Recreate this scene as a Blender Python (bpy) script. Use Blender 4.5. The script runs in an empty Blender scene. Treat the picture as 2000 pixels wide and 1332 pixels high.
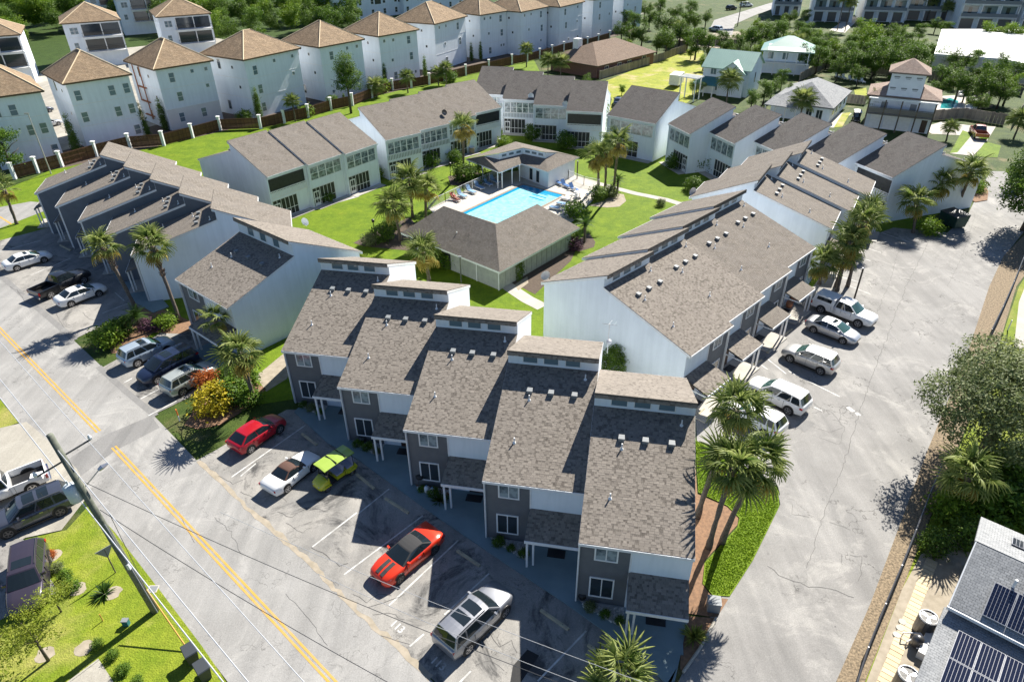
import bpy, bmesh, math, random
from mathutils import Vector, Matrix
rad = math.radians
S = bpy.context.scene
COL = S.collection
# ---------------------------------------------------------------- camera
cd = bpy.data.cameras.new('camera'); cam = bpy.data.objects.new('camera', cd); COL.objects.link(cam)
cd.sensor_width = 36; cd.lens = 23.787; cd.clip_end = 5000; cd.clip_start = .5
_R = [[0.999961, 0.008831, 0.0], [-0.004791, 0.542497, -0.840044], [-0.007418, 0.840011, 0.542519]]
cam.matrix_world = Matrix([_R[0]+[0], _R[1]+[0], _R[2]+[34], [0,0,0,1]])
S.camera = cam
# ---------------------------------------------------------------- sky and sun
SUN_AZ, SUN_EL = 34.0, 43.0           # heading of the sun from +Y clockwise, elevation
w = bpy.data.worlds.new('World'); S.world = w; w.use_nodes = True
nt = w.node_tree; bg = nt.nodes['Background']
sky = nt.nodes.new('ShaderNodeTexSky'); sky.sky_type = 'NISHITA'; sky.sun_disc = False
sky.sun_elevation = rad(SUN_EL); sky.sun_rotation = rad(SUN_AZ); sky.dust_density = .2; sky.air_density = .75; sky.ozone_density = 3; sky.altitude = 300
nt.links.new(sky.outputs[0], bg.inputs[0]); bg.inputs[1].default_value = 0.065
sl = bpy.data.lights.new('sun', 'SUN'); sl.energy = 5.0; sl.angle = rad(.5); sl.color = (1, .95, .86)
sun = bpy.data.objects.new('sun', sl); COL.objects.link(sun)
sd = Vector((math.sin(rad(SUN_AZ))*math.cos(rad(SUN_EL)), math.cos(rad(SUN_AZ))*math.cos(rad(SUN_EL)), math.sin(rad(SUN_EL))))
sun.rotation_euler = sd.to_track_quat('Z', 'Y').to_euler()
sun.location = sd*200
vs = S.view_settings; vs.view_transform = 'Standard'; vs.look = 'None'; vs.gamma = 1; vs.exposure = 1.1
try: vs.use_curve_mapping = False
except Exception: pass
# ---------------------------------------------------------------- materials
MT = {}
def nodes_of(name, rough=.7, metal=0, spec=.5):
    m = bpy.data.materials.new(name); m.use_nodes = True; n = m.node_tree
    b = n.nodes['Principled BSDF']; b.inputs['Roughness'].default_value = rough; b.inputs['Metallic'].default_value = metal
    b.inputs['Specular IOR Level'].default_value = spec
    MT[name] = m
    return m, n, b
def c4(c): return (c[0], c[1], c[2], 1)
def noise(n, vec, scale, detail=4, rough=.55, dist=0):
    t = n.nodes.new('ShaderNodeTexNoise'); t.inputs['Scale'].default_value = scale; t.inputs['Detail'].default_value = detail
    t.inputs['Roughness'].default_value = rough; t.inputs['Distortion'].default_value = dist
    n.links.new(vec, t.inputs['Vector']); return t.outputs['Fac']
def ramp(n, fac, a, b, ca=(0,0,0), cb=(1,1,1)):
    r = n.nodes.new('ShaderNodeValToRGB'); r.color_ramp.elements[0].position = a; r.color_ramp.elements[1].position = b
    r.color_ramp.elements[0].color = c4(ca); r.color_ramp.elements[1].color = c4(cb)
    n.links.new(fac, r.inputs[0]); return r.outputs[0]
def mixc(n, fac, a, b, mode='MIX'):
    x = n.nodes.new('ShaderNodeMix'); x.data_type = 'RGBA'; x.blend_type = mode
    for sock, v in ((x.inputs[0], fac), (x.inputs[6], a), (x.inputs[7], b)):
        if hasattr(v, 'links'): n.links.new(v, sock)
        elif isinstance(v, (int, float)): sock.default_value = v
        else: sock.default_value = c4(v)
    return x.outputs[2]
def coords(n, kind='Object'):
    if kind == 'World':
        return n.nodes.new('ShaderNodeNewGeometry').outputs['Position']
    return n.nodes.new('ShaderNodeTexCoord').outputs[kind]
def bump(n, b, h, strength=.3, dist=.02):
    x = n.nodes.new('ShaderNodeBump'); x.inputs['Strength'].default_value = strength; x.inputs['Distance'].default_value = dist
    n.links.new(h, x.inputs['Height']); n.links.new(x.outputs[0], b.inputs['Normal'])
def M(name, col, var=None, scale=3., rough=.7, metal=0, spec=.5, tint=None, bmp=0, kind='Object', lo=.35, hi=.65, coat=0):
    m, n, b = nodes_of(name, rough, metal, spec)
    out = None
    if var or bmp:
        f = noise(n, coords(n, kind), scale)
    if var: out = mixc(n, ramp(n, f, lo, hi), col, var)
    if tint:
        a = n.nodes.new('ShaderNodeAttribute'); a.attribute_name = 'tint'
        out = mixc(n, a.outputs['Fac'], out if out else col, tint)
    if out: n.links.new(out, b.inputs['Base Color'])
    else: b.inputs['Base Color'].default_value = c4(col)
    if bmp: bump(n, b, f, bmp)
    if coat: b.inputs['Coat Weight'].default_value = coat; b.inputs['Coat Roughness'].default_value = .05
    return m
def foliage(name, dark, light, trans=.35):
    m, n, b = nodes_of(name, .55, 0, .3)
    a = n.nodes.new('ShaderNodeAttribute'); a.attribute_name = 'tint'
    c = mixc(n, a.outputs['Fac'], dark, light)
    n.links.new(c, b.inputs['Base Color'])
    t = n.nodes.new('ShaderNodeBsdfTranslucent'); n.links.new(c, t.inputs['Color'])
    x = n.nodes.new('ShaderNodeMixShader'); x.inputs[0].default_value = trans
    n.links.new(b.outputs[0], x.inputs[1]); n.links.new(t.outputs[0], x.inputs[2])
    n.links.new(x.outputs[0], n.nodes['Material Output'].inputs['Surface'])
    return m
def asphalt(name, base, dark, stain, crack_scale=.35, crack=.5, rot=0.):
    m, n, b = nodes_of(name, .85, 0, .3)
    p = coords(n, 'World')
    c = mixc(n, ramp(n, noise(n, p, .22, 7, .68), .38, .64), base, dark)
    c = mixc(n, ramp(n, noise(n, p, .2, 9, .74, 1.5), .52, .62), c, stain)
    mp = n.nodes.new('ShaderNodeMapping'); mp.inputs['Rotation'].default_value = (0,0,rot); mp.inputs['Scale'].default_value = (.9,.05,1); n.links.new(p, mp.inputs[0])
    c = mixc(n, 1., c, ramp(n, noise(n, mp.outputs[0], 1.1, 5, .6, .3), .3, .7, (.84,.84,.84), (1.14,1.13,1.12)), 'MULTIPLY')
    g = ramp(n, noise(n, p, 14, 3, .7), .3, .7, (.8, .8, .8), (1.14, 1.14, 1.14))
    c = mixc(n, 1., c, g, 'MULTIPLY')
    if crack:
        q = n.nodes.new('ShaderNodeMix'); q.data_type = 'RGBA'; q.inputs[0].default_value = .16
        nz = n.nodes.new('ShaderNodeTexNoise'); nz.inputs['Scale'].default_value = .7; nz.inputs['Detail'].default_value = 5
        n.links.new(p, nz.inputs['Vector']); n.links.new(p, q.inputs[6])
        sc = n.nodes.new('ShaderNodeVectorMath'); sc.operation = 'SCALE'; sc.inputs['Scale'].default_value = 9
        n.links.new(nz.outputs['Color'], sc.inputs[0])
        ad = n.nodes.new('ShaderNodeVectorMath'); n.links.new(p, ad.inputs[0]); n.links.new(sc.outputs[0], ad.inputs[1])
        v = n.nodes.new('ShaderNodeTexVoronoi'); v.feature = 'DISTANCE_TO_EDGE'; v.inputs['Scale'].default_value = crack_scale
        n.links.new(ad.outputs[0], v.inputs['Vector'])
        line = ramp(n, v.outputs['Distance'], .0, .018, (1,1,1), (0,0,0))
        gate = ramp(n, noise(n, p, .3, 3), .5, .6)
        f = mixc(n, 1., line, gate, 'MULTIPLY')
        f2 = mixc(n, 1., f, (crack, crack, crack), 'MULTIPLY')
        c = mixc(n, f2, c, (.035, .033, .03))
    n.links.new(c, b.inputs['Base Color'])
    bump(n, b, noise(n, p, 30, 3), .25, .01)
    return m
def lawn(name, a, bb, dry, kind='World', drylo=.6, dryhi=.75):
    m, n, b = nodes_of(name, .8, 0, .2)
    p = coords(n, kind)
    c = mixc(n, ramp(n, noise(n, p, .5, 5, .65), .35, .68), a, bb)
    c = mixc(n, ramp(n, noise(n, p, .16, 6, .65, .4), drylo, dryhi), c, dry)
    c = mixc(n, 1., c, ramp(n, noise(n, p, 1.6, 6, .7), .3, .7, (.78,.8,.75), (1.2,1.16,1.2)), 'MULTIPLY')
    g = ramp(n, noise(n, p, 9, 4, .75), .25, .75, (.6, .62, .55), (1.3, 1.25, 1.2))
    c = mixc(n, 1., c, g, 'MULTIPLY')
    n.links.new(c, b.inputs['Base Color']); bump(n, b, noise(n, p, 12, 3), .8, .08)
    return m
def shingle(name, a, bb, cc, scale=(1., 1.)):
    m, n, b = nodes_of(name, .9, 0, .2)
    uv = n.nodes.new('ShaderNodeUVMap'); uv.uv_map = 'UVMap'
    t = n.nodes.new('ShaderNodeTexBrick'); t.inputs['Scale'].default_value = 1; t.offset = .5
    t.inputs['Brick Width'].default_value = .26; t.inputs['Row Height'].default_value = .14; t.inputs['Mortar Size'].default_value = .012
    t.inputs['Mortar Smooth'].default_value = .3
    t.inputs['Color1'].default_value = c4(a); t.inputs['Color2'].default_value = c4(bb); t.inputs['Mortar'].default_value = c4([x*.45 for x in a])  # dark mortar: tab gaps, with the courses' shadow lines painted in
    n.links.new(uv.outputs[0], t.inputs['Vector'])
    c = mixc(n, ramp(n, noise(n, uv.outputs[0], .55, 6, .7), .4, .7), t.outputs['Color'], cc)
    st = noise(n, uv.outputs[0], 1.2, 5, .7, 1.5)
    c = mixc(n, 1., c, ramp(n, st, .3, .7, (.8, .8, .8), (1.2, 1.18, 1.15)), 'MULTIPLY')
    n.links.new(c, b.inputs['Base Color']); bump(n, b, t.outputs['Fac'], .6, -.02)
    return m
# roofs
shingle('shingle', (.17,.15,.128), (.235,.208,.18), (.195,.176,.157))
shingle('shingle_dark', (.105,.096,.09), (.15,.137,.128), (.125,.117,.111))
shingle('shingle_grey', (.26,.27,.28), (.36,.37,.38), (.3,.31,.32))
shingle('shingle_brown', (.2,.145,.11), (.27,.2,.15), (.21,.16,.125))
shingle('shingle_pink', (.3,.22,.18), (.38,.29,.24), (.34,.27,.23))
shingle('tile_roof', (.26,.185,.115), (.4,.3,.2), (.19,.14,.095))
M('tab', (.09,.077,.065), tint=(.33,.292,.25), rough=.9, spec=.2, var=(.11,.095,.082), scale=.4)
M('tab_gap', (.04,.034,.03), rough=.95)
# walls
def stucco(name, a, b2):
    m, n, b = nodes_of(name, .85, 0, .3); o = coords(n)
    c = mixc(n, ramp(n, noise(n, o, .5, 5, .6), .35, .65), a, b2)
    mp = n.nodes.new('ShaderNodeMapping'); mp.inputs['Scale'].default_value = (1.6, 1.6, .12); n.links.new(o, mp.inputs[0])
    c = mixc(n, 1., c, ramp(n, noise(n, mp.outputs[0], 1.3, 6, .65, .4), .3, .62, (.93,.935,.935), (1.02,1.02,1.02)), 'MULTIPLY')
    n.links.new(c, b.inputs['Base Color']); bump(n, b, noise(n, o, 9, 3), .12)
stucco('stucco', (.78,.83,.88), (.73,.78,.83))  # wall colour tinted blue to stand in for skylight on shaded white walls
M('stucco_cream', (.72,.70,.66), (.66,.64,.6), .5, .85)
M('siding_grey', (.14,.145,.155), (.12,.125,.135), 1.5, .75)
M('siding_slate', (.125,.145,.175), (.11,.127,.152), 1.2, .75)
M('white', (.8,.8,.8), (.72,.72,.71), 2., .55)
M('trim', (.78,.79,.8), (.7,.71,.72), 3., .5)
M('rim_tile', (.62,.5,.33), rough=.8)
M('board_sage', (.36,.38,.35), (.3,.32,.3), 2., .8)
M('brick_red', (.2,.1,.075), (.15,.08,.06), 3., .85)
M('teal_roof', (.03,.17,.18), (.03,.14,.15), 2, .5)
M('green_metal', (.27,.42,.36), (.23,.37,.32), .4, .4)
M('wrap', (.72,.75,.79), (.62,.65,.7), .6, .5)
M('wood_brown', (.09,.035,.014), (.06,.025,.01), 3., .7, tint=(.16,.07,.03))
M('wood_grey', (.22,.19,.16), (.14,.12,.1), 2., .85, tint=(.3,.26,.21))
M('wood_post', (.13,.1,.075), (.09,.075,.06), 6, .85)
M('pole_wood', (.17,.18,.14), (.1,.11,.085), 3, .85)
M('door_brown', (.06,.03,.02), rough=.5)
M('black', (.012,.012,.013), rough=.5); M('rubber', (.014,.014,.015), (.02,.02,.02), 9, .8); M('dark', (.02,.022,.026), rough=.6)
M('screen', (.012,.014,.018), (.02,.024,.028), 2, .45)
M('metal', (.5,.5,.52), rough=.35, metal=.9); M('metal_dark', (.12,.12,.125), rough=.4, metal=.7)
M('chrome', (.75,.75,.77), rough=.12, metal=1); M('rim', (.45,.45,.47), rough=.3, metal=.85)
M('grey_box', (.2,.215,.225), rough=.6); M('bin', (.035,.042,.05), rough=.55); M('dumpster', (.015,.06,.045), (.02,.05,.04), 2, .6)
M('concrete', (.46,.43,.38), (.38,.355,.32), .8, .9, kind='World'); M('concrete_white', (.52,.49,.43), (.44,.41,.36), .5, .85, kind='World')
asphalt('drive_concrete', (.37,.35,.3), (.31,.29,.25), (.4,.38,.33), .3, .0)
M('walk_teal', (.2,.275,.3), (.165,.23,.25), .6, .8, kind='World'); M('kerb', (.45,.42,.36), (.34,.31,.26), 2, .9)
M('wheel_stop', (.5,.44,.3), (.38,.34,.25), 4, .9); M('paver', (.56,.46,.3), (.48,.39,.25), 3, .9, tint=(.64,.53,.36))
M('mulch', (.26,.15,.085), (.17,.1,.06), 5, .95, kind='World', bmp=.6); M('mulch_dark', (.075,.055,.04), (.11,.08,.06), 4, .95, kind='World', bmp=.6)
M('sand', (.37,.32,.25), (.28,.24,.18), 2.2, .95, kind='World', bmp=.3); M('leaf_litter', (.31,.235,.15), (.11,.085,.055), 8, .95, kind='World', bmp=.8)
M('stone', (.62,.61,.59), (.45,.44,.43), 4, .85, tint=(.32,.3,.28)); M('gravel', (.5,.49,.47), (.36,.35,.34), 7, .95, kind='World', bmp=.6)
M('paint_white', (.6,.6,.58), (.34,.335,.32), 1.6, .7, kind='World', lo=.4, hi=.66)
M('paint_yellow', (.55,.3,.05), (.42,.31,.16), 1.4, .7, kind='World', lo=.45, hi=.75)
M('curtain', (.55,.53,.48), rough=.8); M('blue_cloth', (.04,.13,.33), rough=.8); M('blue_pale', (.2,.34,.52), rough=.8); M('orange', (.75,.2,.04), rough=.7)
M('skin', (.5,.28,.2), rough=.6); M('hair', (.06,.035,.02), rough=.7); M('red_cloth', (.4,.06,.05), rough=.8)
M('terracotta', (.4,.17,.09), rough=.8); M('taupe', (.3,.24,.18), (.25,.2,.15), 2, .85)
def glassm(name, col, rough=.06):
    m, n, b = nodes_of(name, rough, 0, .8); b.inputs['Base Color'].default_value = c4(col); return m
glassm('glass', (.03,.04,.05)); glassm('car_glass', (.012,.018,.022), .03); glassm('glass_green', (.04,.09,.08), .04); glassm('window_blue', (.14,.2,.23), .1)
glassm('cell', (.008,.011,.03), .12); glassm('lamp_clear', (.6,.62,.65), .1); glassm('lamp_red', (.35,.01,.012), .15)
m, n, b = nodes_of('curtain_glass', .12, 0, .8)
n.links.new(mixc(n, ramp(n, noise(n, coords(n), 2.2, 3), .35, .62), (.05,.07,.085), (.32,.38,.4)), b.inputs['Base Color'])
def water(name, a, bb):
    m, n, b = nodes_of(name, .06, 0, .5); p = coords(n, 'World')
    n.links.new(mixc(n, ramp(n, noise(n, p, 1.6, 5, .6, .8), .35, .7), a, bb), b.inputs['Base Color'])
    bump(n, b, noise(n, p, 3., 3), .25, .05); return m
water('pool_water', (.2,.56,.66), (.38,.72,.77)); water('pool_water_deep', (.01,.26,.5), (.015,.3,.53)); water('pool_teal', (.03,.3,.31), (.05,.36,.36))
# ground
asphalt('road', (.305,.3,.29), (.255,.25,.24), (.34,.333,.318), .22, .5, rad(-48))
asphalt('lot', (.33,.315,.29), (.21,.205,.195), (.075,.074,.073), .5, .9)
asphalt('drive', (.28,.273,.262), (.22,.214,.205), (.325,.315,.298), .16, .75, rad(38))
asphalt('patch', (.225,.222,.217), (.2,.197,.192), (.235,.23,.225), .3, .2)
lawn('lawn', (.1,.175,.006), (.16,.24,.009), (.22,.25,.016), drylo=.62, dryhi=.85)
lawn('lawn_dry', (.14,.21,.012), (.23,.28,.025), (.33,.31,.1), drylo=.5, dryhi=.72)
lawn('lawn_weedy', (.22,.27,.02), (.34,.36,.03), (.46,.38,.2), drylo=.5, dryhi=.66)
lawn('ground_far', (.03,.06,.01), (.07,.105,.018), (.18,.155,.08), drylo=.55, dryhi=.7)
lawn('wood_soil', (.03,.06,.01), (.05,.09,.015), (.08,.1,.03))
# leaves
foliage('leaf_dark', (.04,.09,.012), (.17,.27,.03)); foliage('leaf_mid', (.04,.1,.01), (.17,.28,.025)); foliage('leaf_bright', (.07,.16,.01), (.27,.38,.03))
foliage('leaf_olive', (.08,.115,.035), (.29,.33,.14)); foliage('leaf_yellow', (.3,.26,.01), (.62,.5,.03)); foliage('leaf_red', (.35,.07,.02), (.6,.22,.05)); foliage('leaf_purple', (.1,.05,.08), (.2,.1,.14))
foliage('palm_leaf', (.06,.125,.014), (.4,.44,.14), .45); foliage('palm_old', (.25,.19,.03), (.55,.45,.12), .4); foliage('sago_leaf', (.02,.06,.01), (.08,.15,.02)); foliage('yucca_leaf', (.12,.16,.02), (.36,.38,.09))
M('bark', (.11,.09,.072), (.06,.05,.04), 5, .9, bmp=.6); M('palm_bark', (.17,.14,.115), (.09,.072,.058), 7, .9, bmp=.7); M('boot', (.2,.13,.085), (.1,.065,.045), 5, .9)
def paint(name, col, metal=.0, rough=.32):
    M(name, col, rough=rough, metal=metal, coat=.7); return name
# ---------------------------------------------------------------- mesh building
class MB:
    def __init__(s): s.v = []; s.f = []; s.uv = {}; s.t = {}; s.tn = None
    def face(s, pts, uv=None, tint=None):
        i = len(s.v); s.v += [tuple(p) for p in pts]; k = len(s.f); s.f.append(tuple(range(i, i+len(pts))))
        if uv: s.uv[k] = uv
        if tint is not None: s.t[k] = tint
    def vf(s, vs, fs, tint=None):
        i = len(s.v); s.v += [tuple(p) for p in vs]
        for f in fs:
            if tint is not None: s.t[len(s.f)] = tint
            s.f.append(tuple(a+i for a in f))
    def box(s, a, b, tint=None):
        x0,y0,z0 = a; x1,y1,z1 = b
        s.vf([(x0,y0,z0),(x1,y0,z0),(x1,y1,z0),(x0,y1,z0),(x0,y0,z1),(x1,y0,z1),(x1,y1,z1),(x0,y1,z1)],
             [(3,2,1,0),(4,5,6,7),(0,1,5,4),(1,2,6,5),(2,3,7,6),(3,0,4,7)], tint); return s
    def hexa(s, p, tint=None):     # 4 bottom + 4 top
        s.vf(p, [(3,2,1,0),(4,5,6,7),(0,1,5,4),(1,2,6,5),(2,3,7,6),(3,0,4,7)], tint); return s
    def prism(s, poly, z0, z1):
        n = len(poly); s.vf([(x,y,z0) for x,y in poly]+[(x,y,z1) for x,y in poly],
            [tuple(range(n-1,-1,-1)), tuple(range(n,2*n))]+[(i,(i+1)%n,n+(i+1)%n,n+i) for i in range(n)]); return s
    def prismx(s, poly, x0, x1):   # polygon in (y,z) swept along x
        n = len(poly); s.vf([(x0,y,z) for y,z in poly]+[(x1,y,z) for y,z in poly],
            [tuple(range(n)), tuple(range(2*n-1,n-1,-1))]+[(i,n+i,n+(i+1)%n,(i+1)%n) for i in range(n)]); return s
    def bar(s, p, q, r=.05, n=6, r2=None, tint=None):
        p = Vector(p); q = Vector(q); d = q-p
        if d.length < 1e-6: return s
        z = d.normalized(); a = z.orthogonal().normalized(); b = z.cross(a); r2 = r if r2 is None else r2
        vs = [p+(a*math.cos(2*math.pi*k/n)+b*math.sin(2*math.pi*k/n))*r for k in range(n)] + [q+(a*math.cos(2*math.pi*k/n)+b*math.sin(2*math.pi*k/n))*r2 for k in range(n)]
        s.vf(vs, [(k,(k+1)%n,n+(k+1)%n,n+k) for k in range(n)]+[tuple(range(n-1,-1,-1)), tuple(range(n,2*n))], tint); return s
    def tube(s, pts, rs, n=7):
        pts = [Vector(p) for p in pts]
        if not hasattr(rs, '__len__'): rs = [rs]*len(pts)
        vs = []
        for i, p in enumerate(pts):
            d = (pts[min(i+1,len(pts)-1)]-pts[max(i-1,0)]).normalized()
            a = d.cross(Vector((0,1,.01))).normalized(); b = d.cross(a)
            vs += [p+(a*math.cos(2*math.pi*k/n)+b*math.sin(2*math.pi*k/n))*rs[i] for k in range(n)]
        fs = [(i*n+k, i*n+(k+1)%n, (i+1)*n+(k+1)%n, (i+1)*n+k) for i in range(len(pts)-1) for k in range(n)]
        s.vf(vs, fs+[tuple(range(n-1,-1,-1)), tuple(range((len(pts)-1)*n, len(pts)*n))]); return s
    def slab(s, q, t, uvs=True):   # roof slab: 4 top corners (eave-left, eave-right, ridge-right, ridge-left), thickness t downwards; top gets metric uv
        q = [Vector(p) for p in q]
        wv = (q[1]-q[0]).length; hv = (q[3]-q[0]).length; e = (q[1]-q[0]).normalized()
        uv = []
        for p in q:
            d = p-q[0]; u = d.dot(e); uv.append((u, (d-e*u).length))
        s.face(q, uv)
        lo = [p-Vector((0,0,t)) for p in q]
        for i in range(4):
            j = (i+1)%4; L = (q[j]-q[i]).length
            s.face([q[i], lo[i], lo[j], q[j]], [(0,0),(0,t),(L,t),(L,0)])
        s.face(lo[::-1]); return s
    def tri(s, q):
        q = [Vector(p) for p in q]; e = (q[1]-q[0]).normalized(); uv = []
        for p in q:
            d = p-q[0]; u = d.dot(e); uv.append((u, (d-e*u).length))
        s.face(q, uv); return s
    def mesh(s, name, mat, smooth=False):
        me = bpy.data.meshes.new(name); me.from_pydata(s.v, [], s.f)
        if mat: me.materials.append(MT[mat] if isinstance(mat, str) else mat)
        if s.uv:
            ul = me.uv_layers.new(name='UVMap'); k = 0
            flat = [0.]*(2*len(me.loops))
            for pi, p in enumerate(me.polygons):
                u = s.uv.get(pi)
                if u:
                    for j in range(p.loop_total): flat[2*(p.loop_start+j)] = u[j][0]; flat[2*(p.loop_start+j)+1] = u[j][1]
            ul.data.foreach_set('uv', flat)
        if s.t:
            a = me.attributes.new('tint', 'FLOAT', 'FACE'); a.data.foreach_set('value', [s.t.get(i, 0.) for i in range(len(s.f))])
        if smooth: me.polygons.foreach_set('use_smooth', [True]*len(me.polygons))
        me.update(); return me
def link(name, data, parent=None, loc=(0,0,0), rz=0, rot=None, scale=None):
    o = bpy.data.objects.new(name, data); COL.objects.link(o); o.location = loc
    o.rotation_euler = rot if rot else (0, 0, rz)
    if scale: o.scale = scale if hasattr(scale, '__len__') else (scale,)*3
    if parent: o.parent = parent
    return o
def part(name, mb, mat, parent, smooth=False, **k): return link(name, mb.mesh(name, mat, smooth), parent, **k)
def tag(o, label=None, cat=None, group=None, kind=None):
    for k, v in (('label',label),('category',cat),('group',group),('kind',kind)):
        if v: o[k] = v
    return o
def thing(name, label, cat, loc=(0,0,0), rz=0, group=None):
    if len(loc) == 2: loc = (loc[0], loc[1], 0)
    return tag(link(name, None, None, loc, rz), label, cat, group)
def dup(src, loc, rz=None, label=None, group=None, scale=None):
    def cp(o, par):
        c = o.copy(); COL.objects.link(c)
        if par: c.parent = par
        for ch in o.children: cp(ch, c)
        return c
    r = cp(src, None); r.location = loc if len(loc) == 3 else (loc[0], loc[1], 0)
    if rz is not None: r.rotation_euler = (0,0,rz)
    if scale: r.scale = (scale,)*3 if not hasattr(scale, '__len__') else scale
    if label: r['label'] = label
    if group: r['group'] = group
    return r
def hd(h): return -rad(h)            # compass heading -> rotation about z
def flat(name, poly, z, mat, parent=None, kind='structure', depth=.0):
    """a flat sheet of ground cover; a sheet with depth gets sides"""
    bm = bmesh.new(); vs = [bm.verts.new((p[0], p[1], z)) for p in poly]; f = bm.faces.new(vs)
    if f.normal.z < 0 or sum((poly[i][0]-poly[i-1][0])*(poly[i][1]+poly[i-1][1]) for i in range(len(poly))) > 0: f.normal_flip()
    bm.normal_update()
    if depth:
        r = bmesh.ops.extrude_face_region(bm, geom=[f]); 
        bmesh.ops.translate(bm, vec=(0,0,-depth), verts=[v for v in r['geom'] if isinstance(v, bmesh.types.BMVert)])
        bmesh.ops.recalc_face_normals(bm, faces=bm.faces)
    bmesh.ops.triangulate(bm, faces=[x for x in bm.faces if len(x.verts) > 4])
    me = bpy.data.meshes.new(name); bm.to_mesh(me); bm.free(); me.materials.append(MT[mat])
    o = link(name, me, parent)
    if kind and not parent: o['kind'] = kind
    return o
def strip(name, pts, wd, z, mat, parent=None, kind='structure', depth=0):
    L = []; R_ = []
    P = [Vector((p[0], p[1])) for p in pts]
    for i, p in enumerate(P):
        d = (P[min(i+1,len(P)-1)]-P[max(i-1,0)]).normalized(); nn = Vector((-d.y, d.x))*wd/2
        L.append(p+nn); R_.append(p-nn)
    return flat(name, [tuple(a) for a in L]+[tuple(a) for a in R_[::-1]], z, mat, parent, kind, depth)
# ================================================================ ground
flat('ground', [(-900,-300),(900,-300),(900,1600),(-900,1600)], -.03, 'ground_far')
flat('lawn', [(-84.68,56.41),(-71.68,98.37),(-70.58,104.95),(-54.25,128.77),(-17.11,163.05),(6.06,190.40),(10.49,123.26),(17.37,119.17),(27.50,107.88),(37.47,100.09),(46.31,81.80),(58.65,85.04),(33.38,62.61),(17.10,42.28),(5.50,36.52),(-12.89,45.43),(-23.12,42.85),(-31.12,51.10),(-55.75,74.60),(-66.08,58.03)], 0, 'lawn')
# main street
street_r = [(-599.75,408.10),(-122.59,126.81),(-55.47,66.02),(-41.15,53.32),(-28.60,42.21),(-23.06,36.83),(-17.05,31.37),(-13.07,27.99),(-9.82,24.91),(-6.05,21.61),(-1.17,17.17),(6.06,10.86)]
road = flat('street', [(-98,104.5),(-55.5,66.2),(-41.1,53.5),(-28.6,42.2),(-23.1,36.9),(-17.1,31.5),(-13.1,28.0),(-9.8,24.9),(-6.0,21.6),(4,12.4),(16,1.4),(8.5,-4.5),(-5,11),(-15.1,20.2),(-21.1,25.8),(-26.4,30.7),(-39.4,42.0),(-57,57.8),(-104,98)], .008, 'road')
flat('road_patch', [(-32.91,36.74),(-31.29,39.83),(-28.78,42.15),(-27.46,40.69),(-29.65,38.08),(-30.94,35.15)], .012, 'patch', road)
for k, (a, b) in enumerate((((-102.73,102.65),(-31.98,40.26)),((-29.96,38.48),(-6.11,16.98)))):
    for off in (-.13, .13):
        d = Vector((b[0]-a[0], b[1]-a[1])).normalized(); nn = Vector((-d.y, d.x))*off
        strip('road_marking', [(a[0]+nn.x, a[1]+nn.y),(b[0]+nn.x, b[1]+nn.y)], .13, .016, 'paint_yellow', road)
side = flat('side_street', [(-72.73,73.52),(-64.67,79.98),(-62.26,85.70),(-62.91,88.29),(-66.21,89.13),(-69.19,87.14),(-78.60,81.26)], .008, 'road')
strip('road_marking', [(-80.18,87.95),(-67.02,83.70),(-64.04,81.27)], .22, .016, 'paint_yellow', side)
# gritty seam between the street and the parking bays
seam = []; rng = random.Random(3)
sp0 = [(-23.06,36.83),(-20.07,34.16),(-17.05,31.37),(-14.82,29.45),(-13.07,27.99),(-11.13,26.12),(-9.82,24.91),(-7.89,23.20),(-6.05,21.61),(-4.14,19.76)]
sp = [tuple(a[i]+(b[i]-a[i])*t/6+rng.uniform(-.05,.05) for i in (0,1)) for a, b in zip(sp0[:-1], sp0[1:]) for t in range(6)]
for p in sp: seam.append((p[0]-rng.uniform(.0,.1), p[1]-rng.uniform(.0,.1)))
flat('sand_seam', seam+[(p[0]+rng.uniform(.05,.32), p[1]+rng.uniform(.05,.3)) for p in sp[::-1]], .014, 'sand')
# parking bays in front of the rows
lot_a = flat('parking_lot', [(-23.14,36.94),(-22.17,37.98),(-20.83,39.69),(-18.15,42.78),(-16.09,42.75),(-13.24,39.00),(-10.57,37.00),(-8.00,34.61),(-4.17,31.35),(0.51,27.34),(3.72,24.70),(6.57,22.09),(8.13,20.06),(8.13,17.58),(-1.17,17.42),(-6.06,21.67),(-9.83,24.98),(-13.09,28.07),(-17.08,31.46)], .011, 'lot')
lot_p = flat('parking_lot', [(-36.16,48.76),(-34.87,51.16),(-33.00,55.54),(-28.53,55.47),(-24.68,48.58),(-24.54,46.91),(-28.58,42.34),(-32.13,45.36)], .011, 'lot')
lot_d = flat('parking_lot', [(-67.42,72.02),(-62.29,76.20),(-59.51,78.91),(-57.85,81.46),(-45.80,69.98),(-37.02,59.55),(-38.49,57.76),(-41.05,53.67),(-55.63,66.27),(-63.46,72.36)], .011, 'lot')
for a, b in (((-10.44,31.74),(-12.72,28.90)),((-6.01,31.42),(-10.29,26.77)),((-16.14,40.84),(-19.98,35.17)),((-8.61,33.88),(-10.32,31.65)),((-3.53,29.33),(-7.24,24.61)),((-5.03,22.76),(-5.74,22.02)),((-1.52,26.76),(-3.99,23.97)),((3.99,22.86),(1.18,19.99)),((-2.32,20.58),(-2.95,19.89)),((-18.68,36.56),(-19.36,35.26))):
    strip('parking_line', [a, b], .1, .017, 'paint_white', lot_a)
for a, b in (((-32.67,47.26),(-33.06,46.60)),((-29.60,45.75),(-30.61,44.36)),((-27.52,44.05),(-28.99,42.15)),((-28.46,50.23),(-30.95,47.53))):
    strip('parking_line', [a, b], .1, .017, 'paint_white', lot_p)
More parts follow.
